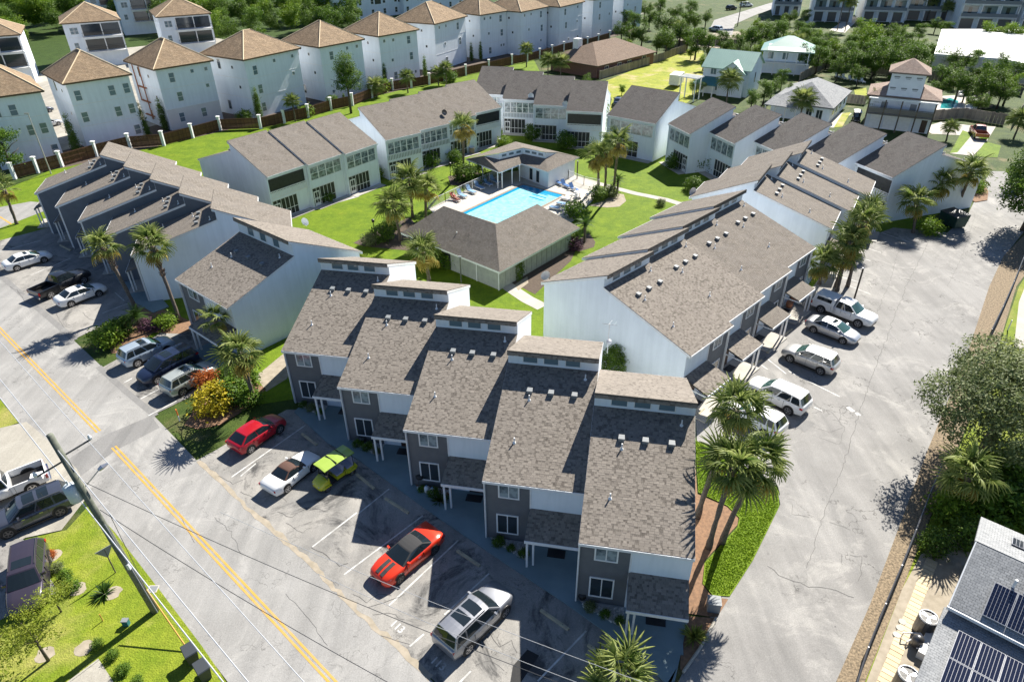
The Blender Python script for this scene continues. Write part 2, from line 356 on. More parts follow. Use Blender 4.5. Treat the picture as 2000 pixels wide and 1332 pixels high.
for a, b in (((-50.86,71.01),(-52.98,66.82)),((-39.19,60.32),(-40.84,58.40)),((-57.23,76.10),(-60.26,72.98)),((-41.63,62.64),(-39.82,60.86))):
    strip('parking_line', [a, b], .1, .017, 'paint_white', lot_d)
def stencil(txt, p, h, size, parent):
    c = bpy.data.curves.new('stall_number', 'FONT'); c.body = txt; c.size = size; c.align_x = 'CENTER'; c.align_y = 'CENTER'; c.extrude = .001; c.offset = .012
    c.materials.append(MT['paint_white']); o = link('stall_number', c, parent, (p[0], p[1], .02), hd(h)); return o
stencil('113', (-6.57,23.22), 38, .62, lot_a); stencil('113', (-4.08,21.00), 38, .62, lot_a)
flat('asphalt_patch', [(-0.10,20.85),(0.69,21.78),(1.31,21.42),(0.16,19.72),(-0.26,19.89)], .0175, 'rubber', lot_a)
# right hand drive
drive = flat('drive', [(6.21,16.64),(8.69,20.20),(11.67,24.48),(14.14,27.34),(17.92,32.13),(18.19,33.55),(17.51,34.55),(15.06,36.13),(13.74,38.07),(15.08,45.02),(17.65,47.55),(24.34,54.58),(30.83,61.54),(39.18,72.62),(47.31,77.68),(53.04,76.00),(58.68,81.52),(65.67,90.63),(71.53,98.01),(75.65,97.90),(79.39,95.55),(64.36,78.09),(55.40,68.88),(49.97,62.30),(41.28,50.78),(30.57,37.40),(20.52,24.46),(16.62,19.79),(13.38,16.11)], .009, 'drive')
for a, b in (((27.42,56.13),(29.30,53.59)),((22.62,49.27),(23.46,47.09)),((23.80,47.46),(26.72,43.81)),((21.70,48.50),(22.12,47.71)),((24.13,42.51),(24.58,41.98)),((31.67,60.97),(32.48,60.10)),((38.90,70.28),(40.34,68.53)),((35.21,63.14),(36.90,60.88)),((40.96,72.58),(42.46,70.61)),((45.15,76.17),(47.65,72.73)),((35.39,64.89),(36.97,63.45))):
    strip('parking_line', [a, b], .1, .015, 'paint_white', drive)
for a, b in (((26.78,42.47),(27.02,41.88)),((27.20,41.75),(27.24,41.37))): strip('parking_line', [a, b], .32, .015, 'paint_white', drive)
flat('road_patch', [(21.75,40.20),(22.93,40.93),(23.44,40.48),(22.25,39.41)], .014, 'asphalt_p' if 0 else 'patch', drive)
# walks
walk_a = flat('sidewalk', [(-17.43,42.38),(-13.94,38.67),(-11.28,36.79),(-4.82,31.05),(-0.12,27.12),(3.11,24.47),(5.99,21.91),(7.80,19.79),(8.31,19.92),(9.87,23.67),(4.44,25.96),(-1.46,31.45),(-7.53,36.69),(-12.42,40.79),(-16.84,44.10)], .1, 'walk_teal', depth=.1)
flat('sidewalk', [(7.78,19.66),(8.32,19.98),(9.88,23.73),(9.49,23.80),(8.56,20.62),(8.06,19.76)], .104, 'walk_teal')
flat('sidewalk', [(-58.67,80.82),(-50.17,74.48),(-38.71,60.63),(-35.69,58.31),(-34.67,59.51),(-41.48,67.59),(-49.67,75.94),(-58.56,84.20)], .1, 'walk_teal', depth=.1)
flat('sidewalk', [(14.44,45.03),(16.19,46.08),(19.06,49.49),(22.02,51.77),(29.00,59.42),(34.14,67.37),(32.45,67.41),(25.58,58.45),(20.69,53.73),(17.45,50.33)], .1, 'walk_teal', depth=.1)
path = strip('garden_path', [(7.62,100.41),(9.32,97.38),(13.42,93.59),(17.29,90.22),(21.10,87.80),(23.39,85.51)], 1.15, .016, 'concrete')
strip('garden_path', [(-2.18,66.22),(0.05,62.66),(1.61,60.44),(3.11,58.84)], 1.5, .016, 'concrete')
flat('garden_path', [(2.43,61.51),(6.74,69.20),(7.99,73.56),(6.46,73.30),(1.20,66.77),(-0.77,64.99)], .012, 'mulch_dark')
flat('garden_path', [(-5.51,70.77),(-0.78,66.80),(0.59,63.22),(-2.12,63.27),(-7.38,68.19)], .012, 'mulch_dark')
# pool terrace
deck = flat('pool_deck', [(-10.88,85.23),(-7.00,91.02),(-0.93,99.24),(6.15,102.13),(8.68,98.99),(12.83,93.60),(11.18,87.66),(7.96,80.65),(3.80,74.81),(-2.33,73.49),(-9.06,81.37)], .03, 'concrete_white')
# the pool: a basin set in the terrace
PC = (.95, 86.95); ph = math.atan2(-7.2, -9.2)    # long axis
ax = Vector((-.616,-.788)); ay = Vector((.735,-.678)); ay = Vector((-ax.y*-1, ax.x*-1)) if 0 else Vector((.788,-.616))
c0 = Vector((1.8,93.9)); c1 = c0+ax*13.2; c2 = c1+ay*6.9; c3 = c0+ay*6.9
pw = flat('pool_water', [tuple(c0),tuple(c1),tuple(c2),tuple(c3)], .045, 'pool_water')
def inset(a, b, wd, z, mat, name):
    d = (b-a).normalized(); nn = Vector((-d.y, d.x))
    flat(name, [tuple(a),tuple(b),tuple(b+nn*wd),tuple(a+nn*wd)], z, mat, pw)
inset(c0, c1, .55, .049, 'pool_water_deep', 'pool_wall'); inset(c3, c0, 1.1, .053, 'pool_water_deep', 'pool_wall')
for a, b in (((2.58,89.21),(4.49,87.63)),((2.96,90.18),(4.88,88.57)),((3.35,91.16),(5.14,89.53))):
    strip('pool_step', [a, b], .28, .057, 'pool_water_deep', pw)
mb = MB()
for a, b in ((c0,c1),(c1,c2),(c2,c3),(c3,c0)):
    d = (b-a).normalized(); nn = Vector((d.y, -d.x))*.18
    if (a+nn-(c0+c2)/2).length < (a-nn-(c0+c2)/2).length: nn = -nn
    mb.hexa([(p.x,p.y,z) for z in (.02,.085) for p in (a-d*.18,b+d*.18,b+d*.18+nn*2,a-d*.18+nn*2)])
part('pool_coping', mb, 'wood_brown' if 0 else 'taupe', pw)
# planting beds and bare ground
flat('planting_bed', [(-38.05,53.62),(-37.82,59.05),(-36.32,59.75),(-33.25,57.96),(-29.53,55.49),(-31.55,54.41),(-34.07,54.64),(-35.34,51.16),(-36.37,51.18)], .018, 'mulch')
flat('planting_bed', [(-25.66,40.97),(-25.65,43.55),(-24.77,46.33),(-22.96,47.41),(-20.63,45.55),(-21.46,42.82),(-22.84,40.93),(-24.46,40.46)], .018, 'mulch')
flat('planting_bed', [(-22.07,47.40),(-20.63,50.93),(-18.96,52.61),(-19.31,46.98),(-20.53,45.19)], .018, 'sand')
flat('planting_bed', [(13.48,38.08),(11.87,31.52),(9.91,24.50),(9.92,23.90),(11.45,23.62),(12.42,24.82),(11.51,25.00),(11.16,25.89),(11.72,27.56),(14.54,30.39),(14.76,30.95),(14.29,31.95),(12.59,33.14)], .02, 'mulch')
isl = flat('lawn_island', [(13.73,38.65),(15.16,37.21),(16.17,36.12),(17.56,34.70),(18.26,33.55),(17.77,31.91),(14.67,27.53),(12.55,24.99),(11.59,25.07),(11.19,25.89),(11.67,27.37),(14.47,30.17),(14.83,30.95),(14.32,32.04),(12.69,33.28)], .05, 'lawn')
flat('planting_bed', [(9.51,23.74),(11.38,23.59),(10.03,21.78),(8.84,20.42),(8.72,20.59)], .04, 'mulch')
mb = MB(); a, b, c = (8.83,20.37), (10.01,21.69), (11.40,23.56)
for p, q in ((a,b),(b,c)): mb.bar((p[0],p[1],.07),(q[0],q[1],.07), .09, 6)
tag(part('kerb', mb, 'kerb', None), kind='structure')
flat('planting_bed', [(-16.25,79.07),(-13.11,82.30),(-9.76,75.09),(-11.89,72.27),(-17.20,73.51),(-18.91,74.55)], .018, 'mulch_dark')
flat('planting_bed', [(12.71,87.62),(14.45,90.29),(15.68,89.87),(15.66,87.36),(14.48,85.36),(12.74,85.03),(10.44,85.82)], .018, 'sand')
flat('planting_bed', [(7.97,74.72),(9.55,76.94),(10.07,74.24),(9.74,72.81),(7.82,71.59),(6.46,73.30)], .018, 'mulch_dark')
flat('planting_bed', [(-9.31,97.87),(-5.59,100.06),(-2.83,97.70),(-4.94,93.42),(-8.66,94.14)], .018, 'mulch_dark')
flat('planting_bed', [(-27.33,83.49),(-24.69,86.64),(-21.13,89.78),(-19.17,95.26),(-20.02,98.15),(-22.63,93.86),(-26.13,89.90),(-28.61,87.11)], .018, 'gravel')
flat('planting_bed', [(0.33,63.68),(1.73,65.54),(1.80,64.00),(0.69,62.31)], .018, 'sand')
# left side of the street: driveway, lawn, parking pad
flat('driveway', [(-42.81,34.05),(-39.95,40.80),(-38.31,41.52),(-36.91,40.51),(-31.50,36.19),(-29.25,33.64),(-29.43,30.46),(-31.40,29.85),(-35.93,24.97)], .014, 'drive_concrete')
flat('front_lawn', [(-49.16,47.06),(-42.26,44.46),(-38.92,41.46),(-39.79,40.55),(-42.93,38.25)], .012, 'lawn_dry')
flat('front_lawn', [(-31.32,29.72),(-29.09,30.46),(-28.75,32.69),(-25.81,30.21),(-21.01,25.79),(-17.10,22.13),(-14.68,19.72),(-12.07,17.03),(-27.52,13.88),(-35.41,24.29),(-29.37,25.95)], .012, 'lawn_dry')
flat('parking_pad', [(-37.73,29.50),(-31.51,29.76),(-26.97,25.75),(-30.40,22.94),(-31.66,21.14)], .016, 'lot')
flat('garden_path', [(-23.45,20.16),(-22.45,21.47),(-20.97,20.14),(-21.17,18.34),(-23.74,18.36)], .02, 'drive_concrete')
# strip right of the drive
flat('leaf_strip', [(16.62,19.79),(20.52,24.46),(30.57,37.40),(41.28,50.78),(49.97,62.30),(55.91,69.53),(61.78,75.06),(65.43,74.98),(52.77,62.25),(45.16,52.43),(31.71,36.19),(24.97,28.00),(18.17,19.83),(15.55,16.10),(13.38,16.11)], .012, 'leaf_litter')
flat('verge', [(44.90,52.00),(53.04,62.24),(70.99,81.24),(91.56,80.77),(35.52,15.48),(16.31,15.64),(18.17,19.83),(24.97,28.00),(31.64,35.92)], .006, 'lawn_dry')
flat('side_yard', [(18.20,19.78),(22.81,25.41),(25.29,28.00),(30.12,30.86),(32.12,30.84),(20.14,17.97),(16.85,18.00)], .014, 'sand')
flat('neighbour_drive', [(51.00,59.03),(55.57,64.51),(64.12,62.03),(54.68,49.74),(45.27,50.72)], .016, 'concrete')
# beyond the drive: driveways, lawns, weedy lot
flat('weedy_lot', [(18.02,128.17),(20.98,143.77),(21.39,160.45),(28.82,171.27),(47.51,201.14),(52.89,197.00),(40.86,149.78),(33.76,137.07),(28.16,145.70)], .006, 'lawn_weedy')
flat('driveway', [(55.89,122.48),(61.93,132.20),(65.09,131.34),(57.89,121.76)], .012, 'concrete_white')
flat('driveway', [(73.17,121.27),(78.89,125.13),(82.15,122.64),(86.51,121.51),(79.00,111.91),(73.05,105.28),(70.17,106.67),(77.70,116.39),(72.98,117.45)], .012, 'concrete')
flat('front_lawn', [(70.17,106.67),(79.43,119.46),(79.95,117.24),(71.67,107.15)], .016, 'lawn'); flat('front_lawn', [(73.14,105.02),(79.50,112.76),(80.66,110.44),(76.41,104.41)], .016, 'lawn')
flat('front_lawn', [(57.71,121.76),(63.26,131.40),(65.21,132.09),(59.51,122.37)], .02, 'lawn_weedy')
flat('front_lawn', [(73.67,150.42),(77.09,152.20),(73.67,144.02),(71.93,145.87)], .012, 'lawn_weedy')
flat('pool_terrace', [(80.99,132.31),(89.03,144.34),(94.70,145.02),(85.93,130.64)], .02, 'concrete_white')
pt = flat('pool_water', [(83.56,134.54),(87.40,140.93),(89.95,142.55),(90.19,139.98),(87.74,135.97),(85.50,134.08)], .03, 'pool_teal')
flat('far_road', [(62.97,231.84),(70.19,253.71),(102.41,296.57),(124.20,323.28),(121.07,308.78),(89.46,267.83),(74.49,244.09),(67.42,221.74)], .008, 'road')
flat('far_yard', [(52.11,222.56),(71.14,229.35),(73.63,216.76),(57.32,200.66),(47.80,209.32)], .006, 'sand')
flat('far_yard', [(83.88,182.69),(99.83,188.87),(91.24,173.40),(77.85,168.03)], .006, 'sand'); flat('far_yard', [(105.49,181.71),(114.95,173.59),(104.85,154.57),(96.81,162.75)], .006, 'sand')
flat('far_drive', [(96.01,242.82),(109.23,266.55),(111.80,263.74),(95.69,235.20)], .01, 'concrete_white'); flat('far_drive', [(100.06,229.75),(119.56,260.64),(121.44,256.71),(102.71,224.62)], .01, 'concrete_white')
flat('wood_floor', [(-330,180),(-150,150),(-100,175),(-60,215),(-20,262),(20,330),(-60,420),(-330,420)], -.01, 'wood_soil')
flat('court_street', [(-96,128),(-84,104),(-77,108),(-66,127),(-40,160),(-12,196),(20,236),(50,272),(44,280),(10,238),(-24,200),(-54,166),(-78,140)], .01, 'drive_concrete')
flat('gravel_yard', [(-74,100),(-69,104),(-20,158),(20,207),(40,232),(40,245),(-10,195),(-55,140),(-80,112)], .006, 'mulch_dark')

flat('court_yard', [(-110.12,142.10),(-115.01,171.47),(-110.80,208.93),(-90.39,225.45),(-63.19,206.59),(-70.08,169.62),(-72.91,142.87),(-80.60,127.87),(-84.35,116.76)], .004, 'drive_concrete')
# open and tar sealed cracks
MT['crack'] = MT['rubber']; rc = random.Random(12)
def crack(pts, wd, parent):
    P = [Vector(p) for p in pts]; Q = []
    for a, b in zip(P[:-1], P[1:]):
        n = max(2, int((b-a).length/.35))
        for k in range(n): Q.append(a.lerp(b, k/n)+Vector((rc.gauss(0,.05), rc.gauss(0,.05))))
    Q.append(P[-1]); strip('pavement_crack', [tuple(q) for q in Q], wd*rc.uniform(.5,.85), .0185, 'tar', parent)
M('tar', (.06,.058,.055), (.13,.125,.12), 2.5, .8, kind='World')
for pts, wd in (([(49.73,73.84),(41.37,62.46),(32.96,50.08),(27.65,42.13),(22.98,34.73)], .05), ([(22.98,34.73),(19.75,30.11),(17.74,26.93)], .035), ([(15.48,27.14),(16.25,26.20),(17.42,25.64),(18.58,25.53),(19.74,24.85)], .05), ([(20.78,27.85),(21.48,27.73),(20.92,26.52),(20.47,25.97)], .035), ([(22.90,40.31),(24.11,39.39),(25.53,39.97),(24.30,37.93),(23.11,38.81)], .03), ([(24.26,42.84),(25.30,41.84),(25.53,39.97)], .03), ([(28.35,47.77),(29.12,47.00)], .03), ([(18.64,32.13),(18.42,31.22),(19.42,30.99)], .04), ([(20.58,30.54),(21.64,29.88)], .03), ([(46.42,73.91),(39.51,62.49),(32.72,52.64)], .03), ([(59.66,81.50),(51.31,69.62),(45.62,62.38)], .03)): crack(pts, wd, drive)
for pts, wd in (([(-20.90,35.28),(-19.65,34.51),(-18.91,35.00)], .04), ([(-18.86,33.76),(-17.57,33.02),(-16.30,33.49),(-15.40,32.76)], .05), ([(-15.83,31.85),(-14.68,31.38),(-13.89,32.28),(-12.40,31.81)], .05), ([(-14.90,30.94),(-13.67,30.07),(-13.11,30.49)], .04), ([(-12.70,28.82),(-11.60,28.21),(-10.64,27.42),(-10.20,27.61)], .06), ([(-8.38,24.35),(-7.72,24.85),(-7.00,25.02),(-6.45,25.36)], .05), ([(-8.03,24.01),(-7.17,24.17),(-6.23,23.67)], .04), ([(-9.46,25.39),(-8.69,24.76),(-7.95,25.38),(-7.19,25.26)], .05), ([(-5.38,23.82),(-4.53,24.14),(-3.97,24.47)], .04), ([(-1.57,22.98),(-0.85,22.04),(-0.15,22.34),(0.13,21.58)], .05), ([(-2.06,20.87),(-1.25,21.15),(-0.56,20.57)], .04), ([(-13.53,33.69),(-12.37,33.20),(-11.05,33.66)], .04), ([(-7.39,22.72),(-6.63,22.40),(-5.75,22.15)], .05)): crack(pts, wd, lot_a)
for pts in ([(-53.63,64.22),(-51.22,62.48),(-50.60,62.81)], [(-52.10,63.06),(-49.96,60.83),(-48.01,59.75)], [(-43.01,58.63),(-41.45,57.12),(-40.18,57.10)], [(-45.48,58.48),(-43.19,55.72),(-42.46,56.65)]): crack(pts, .05, lot_d)
for pts in ([(-19.79,31.44),(-18.32,30.12),(-17.10,28.46)], [(-35.89,53.32),(-31.11,47.91),(-28.84,45.67)], [(-22.36,31.92),(-20.32,29.31)], [(-43.44,55.72),(-41.43,50.44)], [(-13.39,25.43),(-11.84,24.05),(-10.24,22.13)]): crack(pts, .022, road)

strip('road_seam', [(-64.12,73.34),(-55.55,66.15),(-47.83,59.43),(-40.96,53.49)], .55, .0125, 'patch'); strip('road_seam', [(-36.50,49.08),(-32.03,45.15),(-28.41,42.14)], .5, .0125, 'patch')
# ================================================================ townhouses
D1, Z1, Z2, DD, ZR, ZE, OV = 8.57, 7.97, 9.15, 15.37, 5.9, 5.3, .32
def shingle_courses(q, name, parent, seed, tab=.22, exp=.15):
    """real tabs: every shingle its own little wedge with its own tone, joined into one part"""
    q = [Vector(p) for p in q]; e = q[1]-q[0]; W = e.length; e.normalize(); u = q[3]-q[0]; L = u.length; u.normalize(); n = e.cross(u).normalized()
    if n.z < 0: n = -n
    r = random.Random(seed); mb = MB(); rows = int(L/exp)
    for j in range(rows+1):
        y0 = j*exp; y1 = min(L, y0+exp+.03)
        x = -r.uniform(0, tab)
        while x < W:
            nar = r.random() < .5; wd = tab*(r.uniform(.35,.6) if nar else r.uniform(.9, 1.5)); a = max(0, x); b = min(W, x+wd-.008); x += wd
            if b-a < .02: continue
            h = .008 if nar else r.choice((.012,.014,.017)); t = min(1, max(0, r.gauss(.3, .08) if nar else r.gauss(.56, .07)))
            d = r.uniform(-.012, .012)
            p0 = q[0]+e*a+u*(y0+d); p1 = q[0]+e*b+u*(y0+d); p2 = q[0]+e*b+u*y1; p3 = q[0]+e*a+u*y1
            mb.vf([p0+n*.004, p1+n*.004, p0+n*h, p1+n*h, p2+n*.008, p3+n*.008], [(2,3,4,5),(0,1,3,2)], t)
    o = part(name, mb, 'tab', parent); o['kind'] = 'stuff'; return o
def window(parent, x0, x1, z0, z1, y, ny=-1, axis='x', glass='curtain_glass', fw=.09, bars=1, name='window', at=0):
    """framed window set in a wall; axis x: wall runs along x at depth y; axis y: wall runs along y at x=at"""
    t = .05
    def P(a, d, z): return (a, y+ny*d, z) if axis == 'x' else (y+ny*d, a, z)
    def bx(mb, a0, a1, d0, d1, za, zb):
        p = P(a0,d0,za); q = P(a1,d1,zb); mb.box([min(p[i],q[i]) for i in range(3)], [max(p[i],q[i]) for i in range(3)])
    f = MB()
    bx(f, x0-fw, x0, 0, t, z0-fw, z1+fw); bx(f, x1, x1+fw, 0, t, z0-fw, z1+fw); bx(f, x0, x1, 0, t, z1, z1+fw); bx(f, x0, x1, 0, t, z0-fw, z0)
    for k in range(bars):
        xm = x0+(x1-x0)*(k+1)/(bars+1); bx(f, xm-.03, xm+.03, 0, t*.8, z0, z1)
    if z1-z0 > 1.25 and bars == 0 and x1-x0 < 1.2: zm = (z0+z1)/2; bx(f, x0, x1, 0, t*.8, zm-.03, zm+.03)
    o = part(name, f, 'white', parent)
    g = MB(); bx(g, x0, x1, -.02, t*.45, z0, z1); part('pane', g, glass, o); return o
def box_vent(parent, x, y, sl):
    z = ZE+y*sl; mb = MB(); s = .17
    mb.hexa([(x-s,y-s,z-.02),(x+s,y-s,z-.02),(x+s,y+s,z+.06),(x-s,y+s,z+.06),(x-s*1.15,y-s*1.15,z+.2),(x+s*1.15,y-s*1.15,z+.2),(x+s,y+s,z+.24),(x-s,y+s,z+.24)])
    part('roof_vent', mb, 'grey_box', parent)
def pipe_vent(parent, x, y, sl):
    z = ZE+y*sl; mb = MB(); mb.bar((x,y,z-.05),(x,y,z+.08),.15,8,.06); mb.bar((x,y,z+.06),(x,y,z+.38),.045,7); part('vent_pipe', mb, 'white', parent)
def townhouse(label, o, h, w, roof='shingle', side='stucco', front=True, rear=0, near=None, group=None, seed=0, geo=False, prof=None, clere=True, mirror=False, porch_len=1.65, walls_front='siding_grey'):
    D, z1, z2, d1, zr = (DD, Z1, Z2, D1, ZR) if not prof else prof
    R = thing('townhouse', label, 'townhouse', (o[0], o[1], 0), hd(h), group)
    s1 = (z1-ZE)/d1; s2 = (z2-zr)/(D-d1+OV); f = .35; e = .004
    zf = ZE+f*s1-.2; zb = zr+f*s2-.22
    mb = MB()
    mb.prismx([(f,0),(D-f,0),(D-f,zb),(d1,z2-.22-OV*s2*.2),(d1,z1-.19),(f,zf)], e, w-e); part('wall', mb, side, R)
    # roofs
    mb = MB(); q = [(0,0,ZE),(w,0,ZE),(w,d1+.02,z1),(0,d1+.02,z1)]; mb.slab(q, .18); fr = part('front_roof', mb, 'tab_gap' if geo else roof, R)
    if geo: shingle_courses(q, 'shingles', fr, seed)
    mb = MB(); q = [(w,D,zr),(0,D,zr),(0,d1-OV,z2),(w,d1-OV,z2)]; mb.slab(q, .2)
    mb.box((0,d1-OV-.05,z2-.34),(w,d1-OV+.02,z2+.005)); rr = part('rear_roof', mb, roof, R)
    if geo:
        shingle_courses(q, 'shingles', rr, seed+50)
        shingle_courses([(0,d1-OV-.06,z2-.34),(w,d1-OV-.06,z2-.34),(w,d1-OV-.03,z2+.02),(0,d1-OV-.03,z2+.02)], 'shingles', rr, seed+90, exp=.14)
    # trim along rakes and eaves
    mb = MB()
    for x0, x1 in ((-.012,.035),(w-.035,w+.012)):
        mb.vf([(x,y,z) for x in (x0,x1) for (y,z) in ((.02,ZE-.24),(.02,ZE-.02),(d1+.01,z1-.02),(d1+.01,z1-.24))], [(0,1,2,3),(7,6,5,4),(0,4,5,1),(1,5,6,2),(2,6,7,3),(3,7,4,0)])
        mb.vf([(x,y,z) for x in (x0,x1) for (y,z) in ((d1-.3,z2-.3),(d1-.3,z2-.08),(D-.01,zr-.03),(D-.01,zr-.26))], [(0,1,2,3),(7,6,5,4),(0,4,5,1),(1,5,6,2),(2,6,7,3),(3,7,4,0)])
    mb.box((0,-.05,ZE-.2),(w,-.003,ZE-.015)); mb.box((0,D+.003,zr-.24),(w,D+.05,zr-.02))
    part('fascia', mb, 'trim', R)
    if clere:
        mb = MB(); mb.box((.03,d1-.03,z1-.02),(w-.03,d1-.005,z2-.34)); part('clerestory_wall', mb, 'stucco', R)
        for k in (.25,.48,.72): window(R, w*k-.47, w*k+.47, z1+.2, z2-.44, d1-.03, -1, glass='window_blue', fw=.06, bars=0, name='clerestory_window')
    for k in (.3,.53,.78): box_vent(R, w*k, d1-2.15, s1)
    pipe_vent(R, w*.31, d1-2.75, s1); pipe_vent(R, w*.87, d1-.75, s1); pipe_vent(R, w*.24, 2.7, s1)
    if front:
        X = (lambda x: w-x) if mirror else (lambda x: x)
        def bx(mb, a, b): x0, x1 = sorted((X(a[0]), X(b[0]))); mb.box((x0,a[1],a[2]),(x1,b[1],b[2])); return mb
        dv = w*.47
        part('front_siding', bx(MB(), (.01,f-.03,0),(dv,f-.003,zf-.01)), walls_front, R)
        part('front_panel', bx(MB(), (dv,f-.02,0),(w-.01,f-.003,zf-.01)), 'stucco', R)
        mb = MB(); bx(mb, (0,f-.1,0),(.1,f-.03,zf)); bx(mb, (dv-.04,f-.06,0),(dv+.06,f-.03,zf)); bx(mb,(.1,f-.06,zf-.2),(w-.01,f-.03,zf-.02)); part('corner_trim', mb, 'trim', R)
        mb = MB(); mb.bar((X(.05),f-.16,.15),(X(.05),f-.16,zf-.1),.045,6); mb.bar((X(.05),f-.16,zf-.1),(X(.05),-.02,ZE-.14),.045,6); part('downspout', mb, 'white', R)
        a, b = sorted((X(w*.16), X(w*.345))); window(R, a, b, 3.85, 4.85, f-.03)
        a, b = sorted((X(w*.135), X(w*.335))); lw = window(R, a, b, .75, 2.25, f-.03, glass='glass')
        part('stoop', bx(MB(), (dv-.1,-2.1,0),(w,f-.04,.108)), 'concrete' if mirror else 'walk_teal', R)
        # entry porch
        pl = -porch_len; zt, ze_ = 3.15, 2.55
        mb = MB(); x0, x1 = sorted((X(dv-.03), X(w-.02)))
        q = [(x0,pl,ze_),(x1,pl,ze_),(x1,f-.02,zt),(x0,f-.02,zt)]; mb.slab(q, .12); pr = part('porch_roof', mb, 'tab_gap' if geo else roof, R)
        if geo: shingle_courses(q, 'shingles', pr, seed+130)
        mb = MB(); mb.box((x0-.02,pl-.05,ze_-.24),(x1,pl-.003,ze_-.02)); mb.box((x0-.02,pl,ze_-.24),(x0+.05,f-.05,ze_-.12)); part('porch_beam', mb, 'trim', pr)
        for xx, yy in ((dv+.1,pl+.1),(dv+.45,pl+.3)): part('post', bx(MB(), (xx-.06,yy-.06,.1),(xx+.06,yy+.06,ze_-.12)), 'white', R)
        d = part('door', bx(MB(), (dv+1.3,f-.07,.12),(dv+2.25,f-.02,2.2)), 'door_brown', R)
        part('handle', bx(MB(), (dv+1.38,f-.12,1.0),(dv+1.43,f-.07,1.15)), 'metal', d)
        part('door_mat', bx(MB(), (dv+1.2,f-.95,.105),(dv+2.3,f-.3,.13)), 'dark', R)
    if rear:
        y = D-f; n = 1
        nw = 4 if rear != 3 else 5
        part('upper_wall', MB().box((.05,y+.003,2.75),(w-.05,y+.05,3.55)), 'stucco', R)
        if rear == 2:    # open balcony with a rail; dark panel painted in place of its shaded recess
            mb = MB(); mb.box((.25,y+.002,3.58),(w-.25,y+.03,zr-.55)); part('balcony_opening', mb, 'screen', R)
            mb = MB(); mb.box((.06,y+.06,3.7),(w-.06,y+.12,3.8)); mb.box((.06,y+.06,2.8),(w-.06,y+.12,2.9)); br = part('balcony_rail', mb, 'white', R)
            for k in range(26): part('baluster', MB().box((.15+k*(w-.3)/25-.04,y+.07,2.9),(.15+k*(w-.3)/25+.04,y+.11,3.7)), 'white', br)
        else:
            k0 = .06; ww = (w-.12*w)/nw
            for k in range(nw):
                a = w*k0+k*ww+.07; window(R, a, a+ww-.14, 3.65, zr-.62, y+.003, 1, fw=.07, bars=0, name='window')
            if rear == 3:
                mb = MB(); mb.box((.06,y+.06,3.5),(w-.06,y+.12,3.6)); br = part('balcony_rail', mb, 'white', R)
                for k in range(22): part('baluster', MB().box((.2+k*(w-.4)/21-.045,y+.055,2.85),(.2+k*(w-.4)/21+.045,y+.1,3.5)), 'taupe' if 0 else 'grey_box', br)
        lx = .33*w
        sx0, sx1 = (lx, w-.25) if not mirror else (.25, w-lx)
        part('porch_opening', MB().box((sx0,y+.003,.12),(sx1,y+.03,2.55)), 'screen', R)
        m_ = MB(); nb = 6
        for k in range(nb+1):
            xx = sx0+(sx1-sx0)*k/nb; m_.box((xx-.025,y+.03,.12),(xx+.025,y+.07,2.55))
        m_.box((sx0,y+.031,.95),(sx1,y+.066,1.02)); m_.box((sx0,y+.031,2.5),(sx1,y+.072,2.6)); part('screen_frame', m_, 'white', R)
        dx = sx0+.1 if mirror else sx1-1.05
        d = part('screen_door', MB().box((dx,y+.075,.12),(dx+.12,y+.11,2.1)).box((dx+.83,y+.075,.12),(dx+.95,y+.11,2.1)).box((dx+.12,y+.075,.12),(dx+.83,y+.11,.5)).box((dx+.12,y+.075,1.95),(dx+.83,y+.11,2.1)).box((dx+.12,y+.075,1.1),(dx+.83,y+.11,1.2)), 'white', R)
        part('corner_trim', MB().box((0,y+.004,0),(.14,y+.14,zr-.3)), 'stucco', R); part('corner_trim', MB().box((w-.14,y+.004,0),(w-.004,y+.14,zr-.3)), 'stucco', R)
        part('patio', MB().box((.1,y+.1,0),(w-.1,y+1.3,.06)), 'concrete', R)
    return R
def row(o, h, w, s, n, sgn, labels, **k):
    hh = rad(h); ey = Vector((math.sin(hh), math.cos(hh))); ex = Vector((math.cos(hh), -math.sin(hh))); out = []
    for i in range(n):
        p = Vector(o)+i*(sgn*w*ex+s*ey); kk = {a: (b[i] if isinstance(b, (list, tuple)) and a != 'prof' else b) for a, b in k.items()}
        out.append(townhouse(labels[i], p, h, w, seed=int(o[0]*7+i*11), **kk))
    return out
FA = 'front row of grey sided townhouses stepping along the street'
rowA = row((3.46,24.52), 10.6, 6.08, 3.66, 5, -1, ['grey front row townhouse at the near corner beside the tall palms','front row townhouse behind the silver car with twin sunroofs','front row townhouse behind the orange coupe','front row townhouse behind the lime golf cart','last front row townhouse, behind the red hatchback'], geo=True, group=FA)
rowP = townhouse('wide corner townhouse with a broad blue white gable wall by the navy van', (-30.91,55.43), 39.5, 8.72, geo=True, seed=77, prof=(14.74,7.51,9.07,7.23,5.14))
rowD = row((-38.94,65.86), 73.2, 5.6, -3.46, 5, -1, ['slate sided left row townhouse with a pale end wall behind two palms','second slate sided townhouse of the left row from the pale end wall','middle slate sided townhouse of the left row','fourth slate sided townhouse of the left row from the pale end wall','outermost slate sided townhouse of the left row by the side street'], side=['stucco','siding_slate','siding_slate','siding_slate','siding_slate'], group='slate sided townhouses of the left row', mirror=True)
rowB = row((13.45,42.09), -44.68, 6.26, .57, 4, 1, ['right row townhouse with the big pale gable wall behind the white suv','second right row townhouse from the big pale gable wall','third right row townhouse, behind the parked silver sedan','fourth right row townhouse, behind the clump of palms and the white pickup'], geo=[True,True,False,False], group='townhouses facing the right hand drive', porch_len=1.9, mirror=True)
